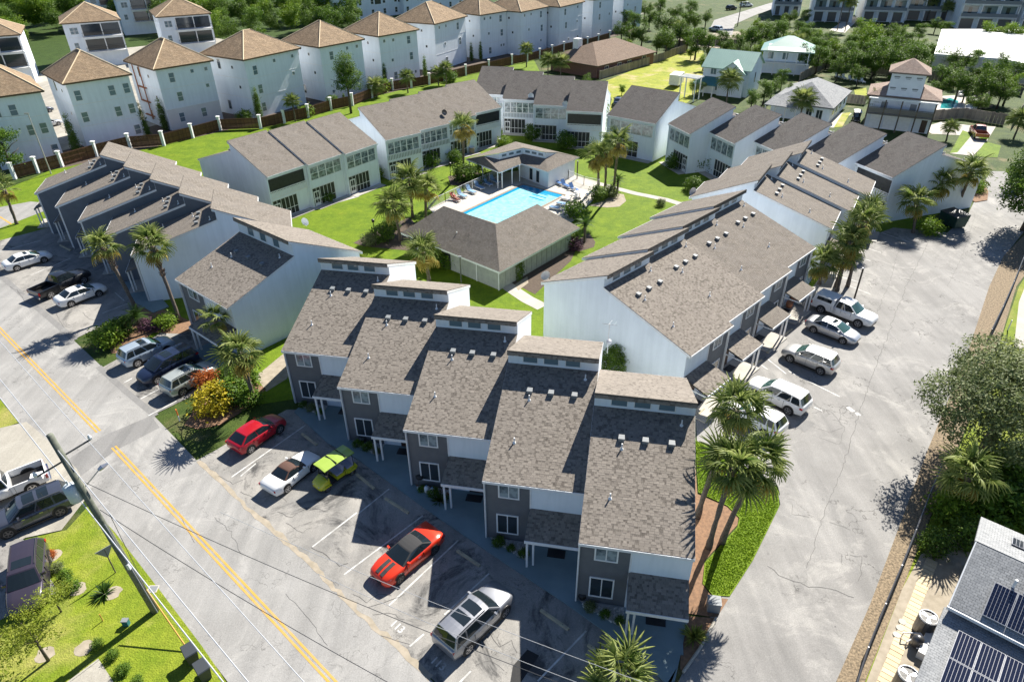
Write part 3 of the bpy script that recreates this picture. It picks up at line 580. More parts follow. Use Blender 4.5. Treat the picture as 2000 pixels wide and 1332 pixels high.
rowE = row((33.45,65.35), -59.2, 5.95, -1.08, 3, 1, ['far right row townhouse with a pale gable wall over the palms','middle townhouse of the far right trio','last townhouse of the far right trio beside the screened balcony'], group='trio of townhouses further along the drive', mirror=True)
rowF = row((40.45,102.99), -108.9, 6.12, -3.25, 5, -1, ['white gabled courtyard townhouse with a clipped hedge under its porch','white gabled townhouse with a glazed corner room and red bush','white gabled townhouse half hidden behind the brown roof ridge','white gabled townhouse in front of the wrapped tower house','end townhouse of the dark roofed row by the green dumpster'], roof='shingle_dark', rear=[1,1,1,2,2], front=False, clere=False, group='stepped dark roofed townhouses with white gables', mirror=True)
rowZ = townhouse('wide dark roofed townhouse with a tall blank white end wall beside palms', (31.64,115.58), -141.2, 8.6, roof='shingle_dark', rear=1, front=False, clere=False)
rowG = row((18.08,125.61), -167.9, 5.94, -2.93, 4, 1, ['dark roofed back row townhouse with an open balcony and a vine','back row townhouse with white glazed upper room and dish','back row townhouse with white picket balcony panel','leftmost back row townhouse tucked behind the long roof'], roof='shingle_dark', rear=[2,1,3,1], front=False, clere=False, group='dark roofed back row townhouses')
rowH = row((-11.29,126.1), 139.9, 6.02, 1.11, 4, 1, ['courtyard townhouse with glass cornered balcony at the end of the long roof','courtyard townhouse behind the tall lone palm','courtyard townhouse with a round bush by its screen door','courtyard townhouse at the tall white end wall of the long roof'], rear=[2,3,3,3], front=False, clere=False, group='townhouses under the long brown roof')
rowI = row((-30.96,104.14), 126.9, 5.92, -.46, 3, 1, ['courtyard townhouse beside the narrow white passage wall','middle townhouse of the stepped brown trio','left courtyard townhouse with open corner balcony'], rear=[1,1,2], front=False, clere=False, group='stepped brown roofed trio by the lawn')
# ================================================================ other buildings
def hip_roof(parent, x0, x1, y0, y1, ze, h, mat, ridge='x', frac=1., t=.22, name='roof', cap=None):
    """hip roof over a rectangle; ridge along x or y (frac 0 makes a pyramid)"""
    xm, ym = (x0+x1)/2, (y0+y1)/2
    if ridge == 'x': L = max(0, (x1-x0)-(y1-y0))/2*frac; a, b = (xm-L,ym,ze+h), (xm+L,ym,ze+h)
    else: L = max(0, (y1-y0)-(x1-x0))/2*frac; a, b = (xm,ym-L,ze+h), (xm,ym+L,ze+h)
    A, B, C_, D_ = (x0,y0,ze),(x1,y0,ze),(x1,y1,ze),(x0,y1,ze); mb = MB()
    if L < .01:
        for p, q in ((A,B),(B,C_),(C_,D_),(D_,A)): mb.tri([p,q,a])
    elif ridge == 'x':
        mb.tri([A,B,b,a]); mb.tri([B,C_,b]); mb.tri([C_,D_,a,b]); mb.tri([D_,A,a])
    else:
        mb.tri([A,B,a]); mb.tri([B,C_,b,a]); mb.tri([C_,D_,b]); mb.tri([D_,A,a,b])
    lo = [(p[0],p[1],ze-t) for p in (A,B,C_,D_)]; up = [A,B,C_,D_]
    for i in range(4): j = (i+1)%4; mb.face([up[j],up[i],lo[i],lo[j]], [(0,0),(0,0),(0,0),(0,0)])
    mb.face(lo[::-1]); o = part(name, mb, mat, parent)
    if cap:
        m2 = MB()
        for p, q in ((A,a),(B,b if ridge == 'x' else a),(C_,b),(D_,a if ridge == 'x' else b)): m2.bar(p, q, .1, 5)
        if L >= .01: m2.bar(a, b, .1, 5)
        part('ridge_cap', m2, cap, o)
    return o
def tower_house(label, o, h, W, Dp, H=10.6, wins=(), swins=(), group=None, balc=False, base=None, brown=False):
    """white three storey house: local x along the fence side face (y=0), y deep away from it; origin at its left corner"""
    R = thing('tower_house', label, 'house', (o[0],o[1],0), hd(h), group)
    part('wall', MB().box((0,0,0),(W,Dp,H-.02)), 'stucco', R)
    hip_roof(R, -.5, W+.5, -.5, Dp+.5, H, 3.7, 'tile_roof', 'y' if Dp > W else 'x', 1., .25, cap='rim_tile')
    mb = MB()
    for z in (3.6, 7.0): mb.box((-.03,-.03,z),(W+.03,.0-.003,z+.07)); mb.box((-.03,0,z),(-.003,Dp,z+.07))
    part('band', mb, 'white', R)
    if base: part('base_wall', MB().box((.01,-.025,.01),(W-.01,-.004,3.55)), 'stucco_cream', R)
    for (x, z, w_, h_) in wins: window(R, x*W, x*W+w_, z, z+h_, -.004, -1, glass='window_blue', fw=.07, bars=0)
    for (y, z, w_, h_) in swins: window(R, y*Dp, y*Dp+w_, z, z+h_, -.004, -1, 'y', glass='glass', fw=.06, bars=0) if 0 else side_win(R, y*Dp, w_, z, h_)
    if balc:
        for z in (3.7, 7.1):
            part('balcony_opening', MB().box((W*.3,-.03,z+.1),(W-.3,-.004,z+2.7)), 'glass', R); bl = part('balcony', MB().box((W*.28,-1.5,z-.15),(W,-.004,z)), 'white', R)
            mb = MB(); mb.box((W*.28,-1.5,z+.95),(W,-1.44,z+1.02))
            for k in range(int(W*.7/.25)): mb.box((W*.29+k*.25,-1.49,z),(W*.29+k*.25+.03,-1.46,z+.95))
            part('rail', mb, 'black', bl)
            for x in (W*.3, W*.65, W-.15): part('post', MB().box((x-.1,-1.45,z),(x+.1,-1.25,z+2.9)), 'white', R)
    if brown:
        mb = MB(); mb.box((-.35,Dp*.55,1),(-.2,Dp*.55+.15,H-.3)); mb.box((-.35,Dp*.78,4),(-.2,Dp*.78+.15,H-.3))
        for z in (1.5,4,6.5): mb.box((-.36,Dp*.5,z),(-.003,Dp*.8,z+.15))
        part('timber_frame', mb, 'rust', R)
    return R
M('rust', (.28,.09,.03), rough=.7)
def side_win(R, y, w_, z, h_):
    f = MB(); f.box((-.05,y-.06,z-.06),(-.003,y,z+h_+.06)); f.box((-.05,y+w_,z-.06),(-.003,y+w_+.06,z+h_+.06)); f.box((-.05,y,z-.06),(-.003,y+w_,z)); f.box((-.05,y,z+h_),(-.003,y+w_,z+h_+.06))
    o = part('window', f, 'white', R); part('pane', MB().box((-.03,y,z),(-.003,y+w_,z+h_)), 'glass', o)
big = (.9, 1.5); sm = (.55, .55)
def WN(*l): return [(x, z, *(big if s else sm)) for x, z, s in l]
S2 = [(.3,8.6,.5,.5),(.6,8.3,.8,1.6),(.2,5.2,.5,.5),(.55,1.0,.8,1.6)]
TH = [((-70.69,112.89), (-63.79,119.48), 'second white tower house from the left, seven blue windows', WN((.08,7.7,1),(.62,7.7,1),(.86,7.7,1),(.08,4.3,1),(.62,4.3,1),(.85,4.4,1),(.84,.9,1)), {}),
 ((-61.08,123.54), (-54.34,130.91), 'white tower house with a cream base and brown timber frame', WN((.2,8.0,1),(.6,9.0,0),(.86,9.0,0),(.26,4.7,1),(.82,6.2,0),(.2,1.2,1),(.62,1.3,1)), dict(base=1, brown=True)),
 ((-48.38,131.45), (-41.52,142.60), 'white tower house left of the pine, two small high windows', WN((.12,7.6,1),(.5,9.,0),(.85,9.1,0),(.15,4.2,1),(.82,6.,0),(.15,.9,1)), {}),
 ((-37.48,143.73), (-30.79,152.49), 'white tower house directly behind the pine', WN((.2,7.8,1),(.6,9.1,0),(.84,9.1,0),(.15,1.5,0)), {}),
 ((-27.83,156.26), (-20.72,164.82), 'white tower house right of the pine', WN((.1,9.1,0),(.33,9.,0),(.72,8.0,1),(.27,5.,0),(.76,4.6,1),(.3,1.2,1),(.75,1.5,0),(.86,1.6,0)), {}),
 ((-17.54,173.24), (-10.98,185.64), 'white tower house between the paired cypresses', WN((.12,9.2,0),(.33,9.2,0),(.7,8.,1),(.28,5.3,0),(.76,4.5,1),(.3,1.,1)), {}),
 ((-7.34,187.52), (-0.70,195.06), 'white tower house behind the leftmost dark roof', WN((.13,9.2,0),(.35,9.2,0),(.72,8.2,1),(.28,5.6,0),(.76,4.8,1),(.3,1.,1),(.75,2.2,0),(.85,2.2,0)), {}),
 ((2.99,192.69), (10.30,202.97), 'eighth white tower house from the left', WN((.12,9.2,0),(.36,9.2,0),(.72,8.2,1),(.28,5.6,0),(.76,4.8,1),(.75,2.2,0)), {}),
 ((13.67,202.02), (20.96,213.28), 'ninth white tower house from the left', WN((.2,8.2,1),(.75,9.2,0),(.25,4.8,1),(.75,5.6,0),(.4,1.5,0),(.8,1.5,0)), {}),
 ((24.39,217.55), (31.61,227.55), 'tenth white tower house, its roof cut by the top of the photo', WN((.3,8.,1),(.3,4.8,1),(.8,5.5,0),(.4,1.5,0)), {}),
 ((35.31,231.34), (42.77,241.49), 'last white tower house, half hidden by pines', WN((.2,7.,0),(.6,4.8,1)), {}),
 ((-78.47,102.48), (-72.72,107.03), 'leftmost white tower house, cut by the left edge', WN((.2,7.6,1),(.45,7.6,1),(.6,4.4,1),(.8,4.4,1),(.85,1.0,1)), {})]
GT = 'white tower houses along the brown fence'
for a, b, L, wn, kw in TH:
    d = Vector(b)-Vector(a); wd = 9.2; hx = math.degrees(math.atan2(d.x, d.y))-90
    tower_house(L, a, 46-90+90-90+0 if 0 else hx, max(d.length, 8.6), 11.5, wins=wn, swins=S2, group=GT, **kw)
GU = 'balconied white houses of the second court row'
for p, h, L in (((-120.41,158.33), 152, 'balconied white house cut by the left edge'), ((-108.62,180.19), 150, 'white house with two deep balconies behind the second tower house'), ((-89.87,190.59), 150, 'white house with a corner balcony behind the third tower house'), ((-120.98,231.90), 150, 'tiled roof white house beside the wood, middle of three'), ((-136.38,243.03), 150, 'tiled roof white house beside the wood, leftmost of three')):
    tower_house(L, p, h-180+0, 12.5, 13.5, 10.4, wins=[(.1,7.8,.9,1.4),(.16,7.8,.9,1.4),(.1,4.4,.9,1.4)], swins=S2, group=GU, balc=True)
for k, (p, W, L) in enumerate((((-60.79,255.61), 42, 'long white terrace behind the tower houses with recessed balconies'), ((-38.36,273.33), 38, 'white terrace at the top behind the seventh tower house'))):
    R = thing('terrace_house', L, 'building', p+(0,), hd(-48+5)); part('wall', MB().box((0,0,0),(W,12,13)), 'stucco', R); hip_roof(R, -.5, W+.5, -.5, 12.5, 13, 3.6, 'tile_roof')
    for i in range(int(W/5)):
        for z in (1, 4.4, 7.8): window(R, 1.2+i*5, 2.2+i*5, z, z+1.6, -.004, -1, glass='glass', fw=.1, bars=0); 
        if i%2: part('balcony_opening', MB().box((2.8+i*5,-.03,4.2),(5.4+i*5,-.004,6.8)), 'glass', R)
# terraces with stacked balconies at the top right
for k, (a, W, L) in enumerate((((93.65,264.89), 9, 'leftmost terrace with stacked balconies, top right'), ((101.52,249.41), 12.5, 'terrace with dark garage doors and stacked balconies'), ((117.82,248.43), 13, 'terrace with stacked balconies behind the bright green trees'), ((133.14,249.87), 15, 'balconied terrace with beige side wall right of the bright trees'), ((140.28,231.59), 15.5, 'balconied terrace nearest the white flat roof'), ((155.25,224.66), 15, 'balconied terrace cut by the right edge'))):
    R = thing('terrace_house', L, 'building', a+(0,), hd(17)); part('wall', MB().box((0,0,0),(W,16,15)), 'stucco', R); part('side_wall', MB().box((W+.004,0,0),(W+.03,16,14.9)), 'stucco_cream', R)
    n = 3; st = W/n
    for i in range(n):
        part('garage_door', MB().box((i*st+.8,-.05,.1),((i+1)*st-.8,-.004,2.9)), 'metal_dark', R)
        for z in (3.6, 7.2, 10.8):
            part('balcony_opening', MB().box((i*st+.4,-.04,z+.3),((i+1)*st-.4,-.004,z+2.9)), 'window_blue', R); part('door', MB().box((i*st+st*.4,-.07,z+.3),(i*st+st*.6,-.045,z+2.5)), 'glass', R)
    for z in (3.4, 7.0, 10.6):
        bl = part('balcony', MB().box((0,-1.8,z),(W,-.06,z+.2)), 'white', R); part('rail', MB().box((.1,-1.78,z+.25),(W-.1,-1.72,z+1.2)), 'blue_pale' if 0 else 'grey_box', bl)
    for i in range(n+1): part('post', MB().box((min(i*st,W-.3),-1.75,0),(min(i*st,W-.3)+.3,-1.45,14.5)), 'white', R)
# white flat roofed hall
R = thing('flat_roof_hall', 'long low building with a white flat roof at the right edge', 'building', (105.65,179.07)+(0,), hd(-8)); a = [Vector(p) for p in ((98.01,166.18,4.00),(118.43,201.03,4.00),(145.45,199.51,4.00),(112.49,150.02,4.00),(109.75,159.57,4.00))]
o = a[0]; R.location = (0,0,0); R.rotation_euler = (0,0,0); part('wall', MB().prism([(p[0],p[1]) for p in a], 0, 3.9), 'stucco_cream', R); part('roof', MB().prism([(p[0]+(p[0]-160)*.004,p[1]) for p in a], 3.9, 4.3), 'white', R)
# brown roofed cottage
def house_box(label, name, o, h, W, Dp, H, rh, wall, roofm, ridge='x', cat='house', wins=()):
    R = thing(name, label, cat, (o[0],o[1],0), hd(h)); part('wall', MB().box((0,0,0),(W,Dp,H-.01)), wall, R); hip_roof(R, -.5, W+.5, -.5, Dp+.5, H, rh, roofm, ridge)
    for x, z, w_, h_ in wins: window(R, x, x+w_, z, z+h_, -.004, -1, glass='glass', bars=1)
    return R
R = house_box('single storey brick cottage with a broad brown hip roof and white chimney', 'brick_cottage', (20.01,163.71), 44-90, 23, 14, 2.8, 3.4, 'brick_red', 'shingle_brown', wins=[(3,1,1.2,1.2),(8,1,1.2,1.2),(12,1,1.2,1.2),(18,1,1.5,1.4)])
part('chimney', MB().box((4,9,3.2),(5.6,10.6,7)), 'white', R)
# green metal roofed house
R = thing('green_roof_house', 'white two storey house with a pale green metal roof and teal porch', 'house', (40.53,149.33)+(0,), hd(122-90)); W, Dp, H = 9.6, 9.5, 5.4
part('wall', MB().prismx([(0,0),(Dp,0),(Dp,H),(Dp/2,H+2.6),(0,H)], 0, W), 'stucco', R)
mb = MB(); e = .5; s_ = 2.6/(Dp/2); zr_ = H+2.65
mb.slab([(-.4,-e,H-e*s_+.1),(W+.4,-e,H-e*s_+.1),(W+.4,Dp/2,zr_),(-.4,Dp/2,zr_)], .15); mb.slab([(W+.4,Dp+e,H-e*s_+.1),(-.4,Dp+e,H-e*s_+.1),(-.4,Dp/2,zr_),(W+.4,Dp/2,zr_)], .15)
for k in range(24): x = -.3+k*(W+.6)/23; mb.bar((x,-e,H-e*s_+.12),(x,Dp/2,zr_+.02),.035,4)
part('roof', mb, 'green_metal', R)
mb = MB(); mb.prismx([(-.8,H-1.2),(3.4,H-1.2),(3.4,H+1.9),(-.8,H+1.9)], W*.45, W*.47) if 0 else None
g = MB(); gx0, gx1, gm = W*.38, W*.92, W*.65
g.vf([(gx0,-.9,0),(gx1,-.9,0),(gx1,-.9,H-.6),(gm,-.9,H+1.3),(gx0,-.9,H-.6),(gx0,1.5,0),(gx1,1.5,0),(gx1,1.5,H-.6),(gm,1.5,H+1.3),(gx0,1.5,H-.6)], [(0,1,2,3,4),(1,6,7,2),(0,4,9,5),(2,7,8,3),(3,8,9,4)]); part('gable_wall', g, 'stucco', R)
g = MB(); g.slab([(gx1+.35,-1.3,H-.85),(gx1+.35,2.4,H-.85),(gm,2.6,H+1.42),(gm,-1.3,H+1.42)], .12); g.slab([(gx0-.35,2.4,H-.85),(gx0-.35,-1.3,H-.85),(gm,-1.3,H+1.42),(gm,2.6,H+1.42)], .12); part('gable_roof', g, 'green_metal', R)
g = MB(); g.slab([(-1.,-3.2,2.3),(W*.42,-3.2,2.3),(W*.42,-.05,3.4),(-1.,-.05,3.4)], .14); part('porch_roof', g, 'teal_roof', R)
for x in (-.8,1.4,3.2): part('post', MB().box((x,-3.1,0),(x+.18,-2.92,2.2)), 'white', R)
window(R, 1.6, 2.7, 3.9, 5.1, -.004, -1, glass='window_blue'); window(R, 3, 3.8, .8, 2.0, -.004, -1, glass='window_blue')
mb = MB(); mb.box((W+.003,4.5,2.2),(W+.04,5.1,4.2)); part('side_window', mb, 'glass', R)
R = thing('green_roof_house', 'smaller white house with a green roof and long balcony behind', 'house', (59.25,168.82)+(0,), hd(112-90)); W = 10.5
part('wall', MB().box((0,0,0),(W,8,5.2)), 'stucco', R); hip_roof(R, -.6, W+.6, -1.8, 8.6, 5.2, 2.6, 'green_metal'); g = MB(); g.slab([(1,-2.2,5.35),(W-1.5,-2.2,5.35),(W-1.5,1,6.3),(1,1,6.3)], .1); part('balcony_roof', g, 'white', R)
part('balcony', MB().box((.2,-1.6,2.5),(W-.2,-.004,2.7)), 'white', R)
for k in range(5): part('post', MB().box((.3+k*2.4,-1.6,0),(.48+k*2.4,-1.42,5.0)), 'white', R)
for k in range(3): window(R, 1.2+k*3.2, 2.3+k*3.2, 3.2, 4.6, -.004, -1, glass='window_blue')
# grey roofed cottage
R = house_box('white single storey cottage with a grey shingle hip roof', 'grey_cottage', (48.88,130.04), 34, 10.5, 15, 2.9, 2.9, 'stucco', 'shingle_grey', 'y', wins=[(6.4,.5,1.0,1.7),(8.2,.5,1.0,1.7)])
g = MB(); g.slab([(-.6,-2.9,2.7),(5.4,-2.9,2.7),(4.6,.8,3.9),(.4,.8,3.9)], .15); part('porch_roof', g, 'shingle_grey', R)
for x in (-.4,1.4,3.2,5.0): part('post', MB().box((x,-2.8,0),(x+.18,-2.62,2.55)), 'stucco_cream', R)
for y in (2.2,5.2,8.5,12): 
    mb = MB(); mb.box((10.503,y,1),(10.55,y+.9,2.2)); part('side_window', mb, 'glass', R)
# house under construction with a wrapped tower
R = thing('wrapped_house', 'unfinished house wrapped in white sheeting with a square tower and dark balcony', 'house', (63.04,122.25)+(0,), hd(118-90)); W = 10.4
part('wall', MB().box((0,0,0),(W,8,5.6)), 'wrap', R); hip_roof(R, -.6, W+.6, -.3, 8.6, 5.6, 1.9, 'shingle_pink')
part('tower', MB().box((2.4,-.1,5.3),(7.6,5.2,9.6)), 'wrap', R); hip_roof(R, 1.8, 8.2, -.7, 5.8, 9.6, 1.9, 'shingle_pink', name='tower_roof')
dk = part('balcony', MB().box((0,-1.8,2.75),(W,-.004,2.95)), 'metal_dark', R)
mb = MB(); mb.box((0,-1.8,3.9),(W,-1.72,4.0)); mb.box((.05,-1.78,3.05),(W-.05,-1.75,3.85)); part('rail', mb, 'metal_dark', dk)
for k in range(5): part('post', MB().box((k*(W-.25)/4,-1.8,0),(k*(W-.25)/4+.22,-1.58,5.3)), 'wood_post', R)
part('balcony_beam', MB().box((-.1,-1.85,5.3),(W+.1,-1.55,5.5)), 'trim', R)
for x in (.9,3.1,5.3): part('garage_panel', MB().box((x,-.05,.1),(x+1.9,-.004,2.4)), 'white', R)
for x, z in ((3.3,8.8),(5.0,8.8),(6.7,8.8),(3.1,7.0),(4.8,7.0),(6.5,7.0)):
    part('sheet_print', MB().box((x-.45,-.118,z-.1),(x+.45,-.106,z+.12)), 'grey_box', R); part('sheet_print', MB().box((x-.35,-.118,z-.28),(x+.35,-.106,z-.2)), 'grey_box', R)
part('door', MB().box((W-1.5,-.06,.1),(W-.6,-.004,2.2)), 'door_brown', R); part('window', MB().box((2,-.05,3.2),(3,-.004,4.6)), 'grey_box', R); part('window', MB().box((6.5,-.05,3.2),(7.5,-.004,4.6)), 'grey_box', R)
# ---------------------------------------------------------------- pool house with hip roof (L plan) and pavilion
def fan_poly(mb, pts): mb.tri(pts)
def P3(p, z): return (p[0], p[1], z)
EN, EL, ER = (-1.19,61.48,2.60), (-12.55,71.52,2.60), (7.96,72.52,2.60)       # near, left, right eave corners
R = thing('pool_house', 'low pool house with a broad brown hip roof at the near end of the pool', 'pool house', (0,0,0))
en, el, er = Vector(EN[:2]), Vector(EL[:2]), Vector(ER[:2]); u = (el-en).normalized(); v = (er-en).normalized()
wL = 8.2; pl = el+v*wL; pr = er+u*wL; hh = 2.75
ridgeN = en+(u+v)*(wL/2); rl = el+v*(wL/2)-u*wL*.38; rr_ = er+u*(wL/2)-v*wL*.36; inn = en+(u+v)*wL
mb = MB(); Z = lambda p, z: (p.x, p.y, z); ze2 = 2.6; zt = ze2+hh
mb.tri([Z(el,ze2),Z(en,ze2),Z(ridgeN,zt),Z(rl,zt)]); mb.tri([Z(en,ze2),Z(er,ze2),Z(rr_,zt),Z(ridgeN,zt)]); mb.tri([Z(pl,ze2),Z(el,ze2),Z(rl,zt)]); mb.tri([Z(er,ze2),Z(pr,ze2),Z(rr_,zt)])
mb.tri([Z(inn,ze2),Z(pl,ze2),Z(rl,zt),Z(ridgeN,zt)]); mb.tri([Z(pr,ze2),Z(inn,ze2),Z(ridgeN,zt),Z(rr_,zt)])
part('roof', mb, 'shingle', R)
ring = [el, en, er, pr, inn, pl]; mb = MB()
for i in range(6): a, b = ring[i], ring[(i+1)%6]; mb.face([Z(b,ze2+.01),Z(a,ze2+.01),Z(a,ze2-.2),Z(b,ze2-.2)])
mb.face([Z(p,ze2-.2) for p in ring]); part('fascia', mb, 'trim', R)
c_ = lambda p, du, dv: p+u*du+v*dv
wl = [c_(el,-.7,.7), c_(en,.7,.7), c_(er,.7,-.7), c_(pr,-.7,-.7), c_(inn,-.7,-.7), c_(pl,-.7,-.7)]; part('wall', MB().prism([tuple(p) for p in wl], 0, 2.39), 'board_sage', R)
nb = int((wl[2]-wl[1]).length/.9)      # upright boards on the right hand face
for k in range(nb):
    a = wl[1]+v*(k*.9+.06); b = wl[1]+v*((k+1)*.9-.03); n_ = -u*.045; part('board', MB().hexa([Z(p,z) for z in (.1,2.3) for p in (a+n_,b+n_,b+n_*.1,a+n_*.1)]), 'board_sage', R)
a = wl[1]; mb = MB()
for p in (a+u*.02, a+u*3.2, a+u*9.): mb.bar(Z(p-v*.06,0), Z(p-v*.06,2.38), .07, 4)
part('corner_trim', mb, 'trim', R)
p0 = wl[1]+u*7.2; part('door', MB().hexa([Z(p,z) for z in (.05,2.2) for p in (p0-v*.05,p0+u*1.3-v*.05,p0+u*1.3-v*.005,p0-v*.005)]), 'dark', R)
for px_, py_ in ((.45,.3),(.2,.6)): q = en+(el-en)*.35*py_*2+v*wL*.25; 
pt_ = en+u*8+v*2.; mb = MB(); mb.bar(Z(pt_,3.3),Z(pt_,4.1),.06,6); part('vent_pipe', mb, 'white', R)
pt_ = ridgeN-(u)*.4-v*.2; mb = MB(); mb.box((pt_.x-.15,pt_.y-.15,4.4),(pt_.x+.15,pt_.y+.15,4.95)); part('roof_vent', mb, 'grey_box', R)
# pavilion at the far end of the pool: two wings round a terrace corner with a raised clerestory
R = thing('pool_pavilion', 'pool pavilion with raised clerestory and open terrace under its brown roof', 'pool house', (0,0,0))
mid = lambda a, b, t: a+(b-a)*t
W3 = lambda p: Vector(p)
zE, zC0, zC1 = 2.5, 3.3, 4.15
fl, fi, fr, ol, orr = [Vector(p[:2]) for p in ((-1.51,92.18,2.50),(1.63,95.86,2.50),(5.15,92.22,2.50),(-6.54,98.19,2.50),(10.23,98.67,2.50))]
cA, cB, cC = W3((-1.60,95.33,3.30)), W3((1.89,97.82,3.30)), W3((5.00,95.61,3.30)); eA, eC = W3((-3.88,96.08,3.60)), W3((6.78,97.21,3.60)); ap = W3((0.83,104.61,3.10))
up = Vector((0,0,zC1-zC0)); tA, tB, tC = cA+up, cB+up, cC+up
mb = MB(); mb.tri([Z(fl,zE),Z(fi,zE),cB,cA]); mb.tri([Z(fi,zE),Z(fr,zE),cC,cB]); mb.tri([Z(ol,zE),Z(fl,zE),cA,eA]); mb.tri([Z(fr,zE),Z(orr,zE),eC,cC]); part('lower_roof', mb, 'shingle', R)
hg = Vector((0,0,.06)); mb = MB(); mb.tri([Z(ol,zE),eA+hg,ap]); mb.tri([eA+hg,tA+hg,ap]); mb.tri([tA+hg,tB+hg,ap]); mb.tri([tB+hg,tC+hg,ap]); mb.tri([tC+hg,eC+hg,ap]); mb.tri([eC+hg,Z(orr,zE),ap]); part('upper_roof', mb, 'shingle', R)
mb = MB(); mb.face([cA,cB,tB,tA]); mb.face([cB,cC,tC,tB]); mb.face([eA,cA,tA]); mb.face([cC,eC,tC]); part('clerestory_wall', mb, 'stucco', R)
uu = (fl-fi).normalized(); vv_ = (fr-fi).normalized()
for a, b in ((cA,cB),(cB,cC)):
    d_ = (b-a).normalized(); nn_ = Vector((d_.y,-d_.x,0))*.02; nn_ = nn_ if nn_.y < 0 else -nn_
    for t in (.2,.5,.8):
        p, q = mid(a,b,t)-d_*.4+nn_, mid(a,b,t)+d_*.4+nn_; g = MB(); g.face([p+Vector((0,0,.3)),q+Vector((0,0,.3)),q+Vector((0,0,.62)),p+Vector((0,0,.62))]); part('clerestory_window', g, 'window_blue', R)
mb = MB()
for a, b in ((ol,fl),(fl,fi),(fi,fr),(fr,orr)): mb.face([Z(a,zE-.18),Z(b,zE-.18),Z(b,zE+.01),Z(a,zE+.01)])
part('fascia', mb, 'trim', R); ap = Vector((ap.x,ap.y))
hw = [mid(fi,ap,.16), mid(fr,orr,.1)+uu*.5, mid(fr,orr,.85), ap+(fi-ap)*.2]; part('wall', MB().prism([tuple(p) for p in (hw[0],hw[1],hw[2],hw[3])], 0, 2.42), 'stucco', R)
for t in (.38, .62):
    p = mid(hw[0],hw[1],t)-(hw[3]-hw[0]).normalized()*.03; d_ = (hw[1]-hw[0]).normalized()*.45; n_ = -(hw[3]-hw[0]).normalized()*.05; dr = part('door', MB().hexa([Z(q,z) for z in (.05,2.1) for q in (p-d_,p+d_,p+d_+n_,p-d_+n_)]), 'white', R)
    part('pane', MB().hexa([Z(q,z) for z in (.3,1.95) for q in (p-d_*.7+n_*1.05,p+d_*.7+n_*1.05,p+d_*.7+n_*1.3,p-d_*.7+n_*1.3)]), 'glass', dr)
for p in (mid(fl,ol,.06), mid(fl,fi,.1), mid(fl,fi,.55), mid(fl,fi,.9), mid(ol,fl,.1), mid(ol,fl,.5)): part('post', MB().box((p.x-.08,p.y-.08,0),(p.x+.08,p.y+.08,2.4)), 'white', R)
# ---------------------------------------------------------------- house with solar panels, bottom right
R = thing('solar_house', 'grey shingled house with rooftop solar panels at the bottom right corner', 'house', (24.91,24.60,5.00)[:2]+(0,), -rad(131.2-90))
# local frame: x along the ridge to the right, y away from the viewer
ym, yb = -3.55, 3.9
part('wall', MB().prismx([(ym+.35,0),(yb-.35,0),(yb-.35,3.4),(0,4.75),(ym+.35,3.2)], .35, 14), 'siding_slate', R)
MAIN = lambda x, y: 5+y*(1.72/3.55); BACK = lambda x, y: 5-y*(1.35/3.9); LOW = lambda x, y: 2.75+(y+3.3)*.13
mb = MB(); mb.slab([(0,ym,MAIN(0,ym)),(15,ym,MAIN(0,ym)),(15,0,5),(0,0,5)], .18); part('front_roof', mb, 'shingle_grey', R)
mb = MB(); mb.slab([(15,yb,BACK(0,yb)),(-.1,yb,BACK(0,yb)),(-.1,.02,5.03),(15,.02,5.03)], .18); part('rear_roof', mb, 'shingle_grey', R)
mb = MB(); mb.slab([(-.15,-12,LOW(0,-12)),(15,-12,LOW(0,-12)),(15,-3.25,LOW(0,-3.25)),(-.15,-3.25,LOW(0,-3.25))], .18); part('porch_roof', mb, 'shingle_grey', R)
part('lower_wall', MB().prismx([(-11.6,0),(-3.3,0),(-3.3,2.5),(-11.6,1.4)], .3, 14), 'siding_slate', R)
mb = MB(); mb.box((-.08,ym-.1,MAIN(0,ym)-.22),(15,ym-.004,MAIN(0,ym)-.03)); part('gutter', mb, 'trim', R)
mb = MB(); mb.vf([(x,y,z) for x in (-.06,-.003) for y, z in ((ym,MAIN(0,ym)-.2),(ym,MAIN(0,ym)+.01),(0,5.01),(0,4.8))], [(0,1,2,3),(7,6,5,4),(1,5,6,2),(0,4,5,1)]); part('rake_trim', mb, 'trim', R)
mb = MB(); mb.bar((2.1,-1.3,MAIN(0,-1.3)-.1),(2.1,-1.3,MAIN(0,-1.3)+.5),.07,7); part('vent_pipe', mb, 'white', R)
part('bench', MB().box((-.35,-4.9,.0),(.0,-2.2,.55)), 'white', R)
def solar(x, y, pl, land, lab):
    T = thing('solar_module', lab, 'solar panel', R.location, R.rotation_euler[2], 'solar panels on the grey shingled roof'); w_, h_ = (1.72,1.02) if land else (1.02,1.72); nx, ny = (10,6) if land else (6,10)
    Q = lambda a, b, d: (x+a, y+b, pl(x+a,y+b)+.1+d)
    mb = MB(); mb.hexa([Q(0,0,0),Q(w_,0,0),Q(w_,h_,0),Q(0,h_,0),Q(0,0,.035),Q(w_,0,.035),Q(w_,h_,.035),Q(0,h_,.035)]); part('frame', mb, 'backsheet', T)
    mb = MB(); cw, ch = (w_-.04)/nx, (h_-.04)/ny
    for i in range(nx):
        for j in range(ny): x0, y0 = .02+i*cw+.007, .02+j*ch+.007; x1, y1 = x0+cw-.014, y0+ch-.014; mb.face([Q(x0,y0,.042),Q(x1,y0,.042),Q(x1,y1,.042),Q(x0,y1,.042)])
    o = part('cell', mb, 'cell', T); o['kind'] = 'stuff'
M('backsheet', (.42,.43,.46), rough=.4)
for k in range(4): solar(1.35+k*1.05, -3.3, MAIN, False, '%s upright solar panel of the upper roof row' % ('leftmost','second','third','fourth')[k])
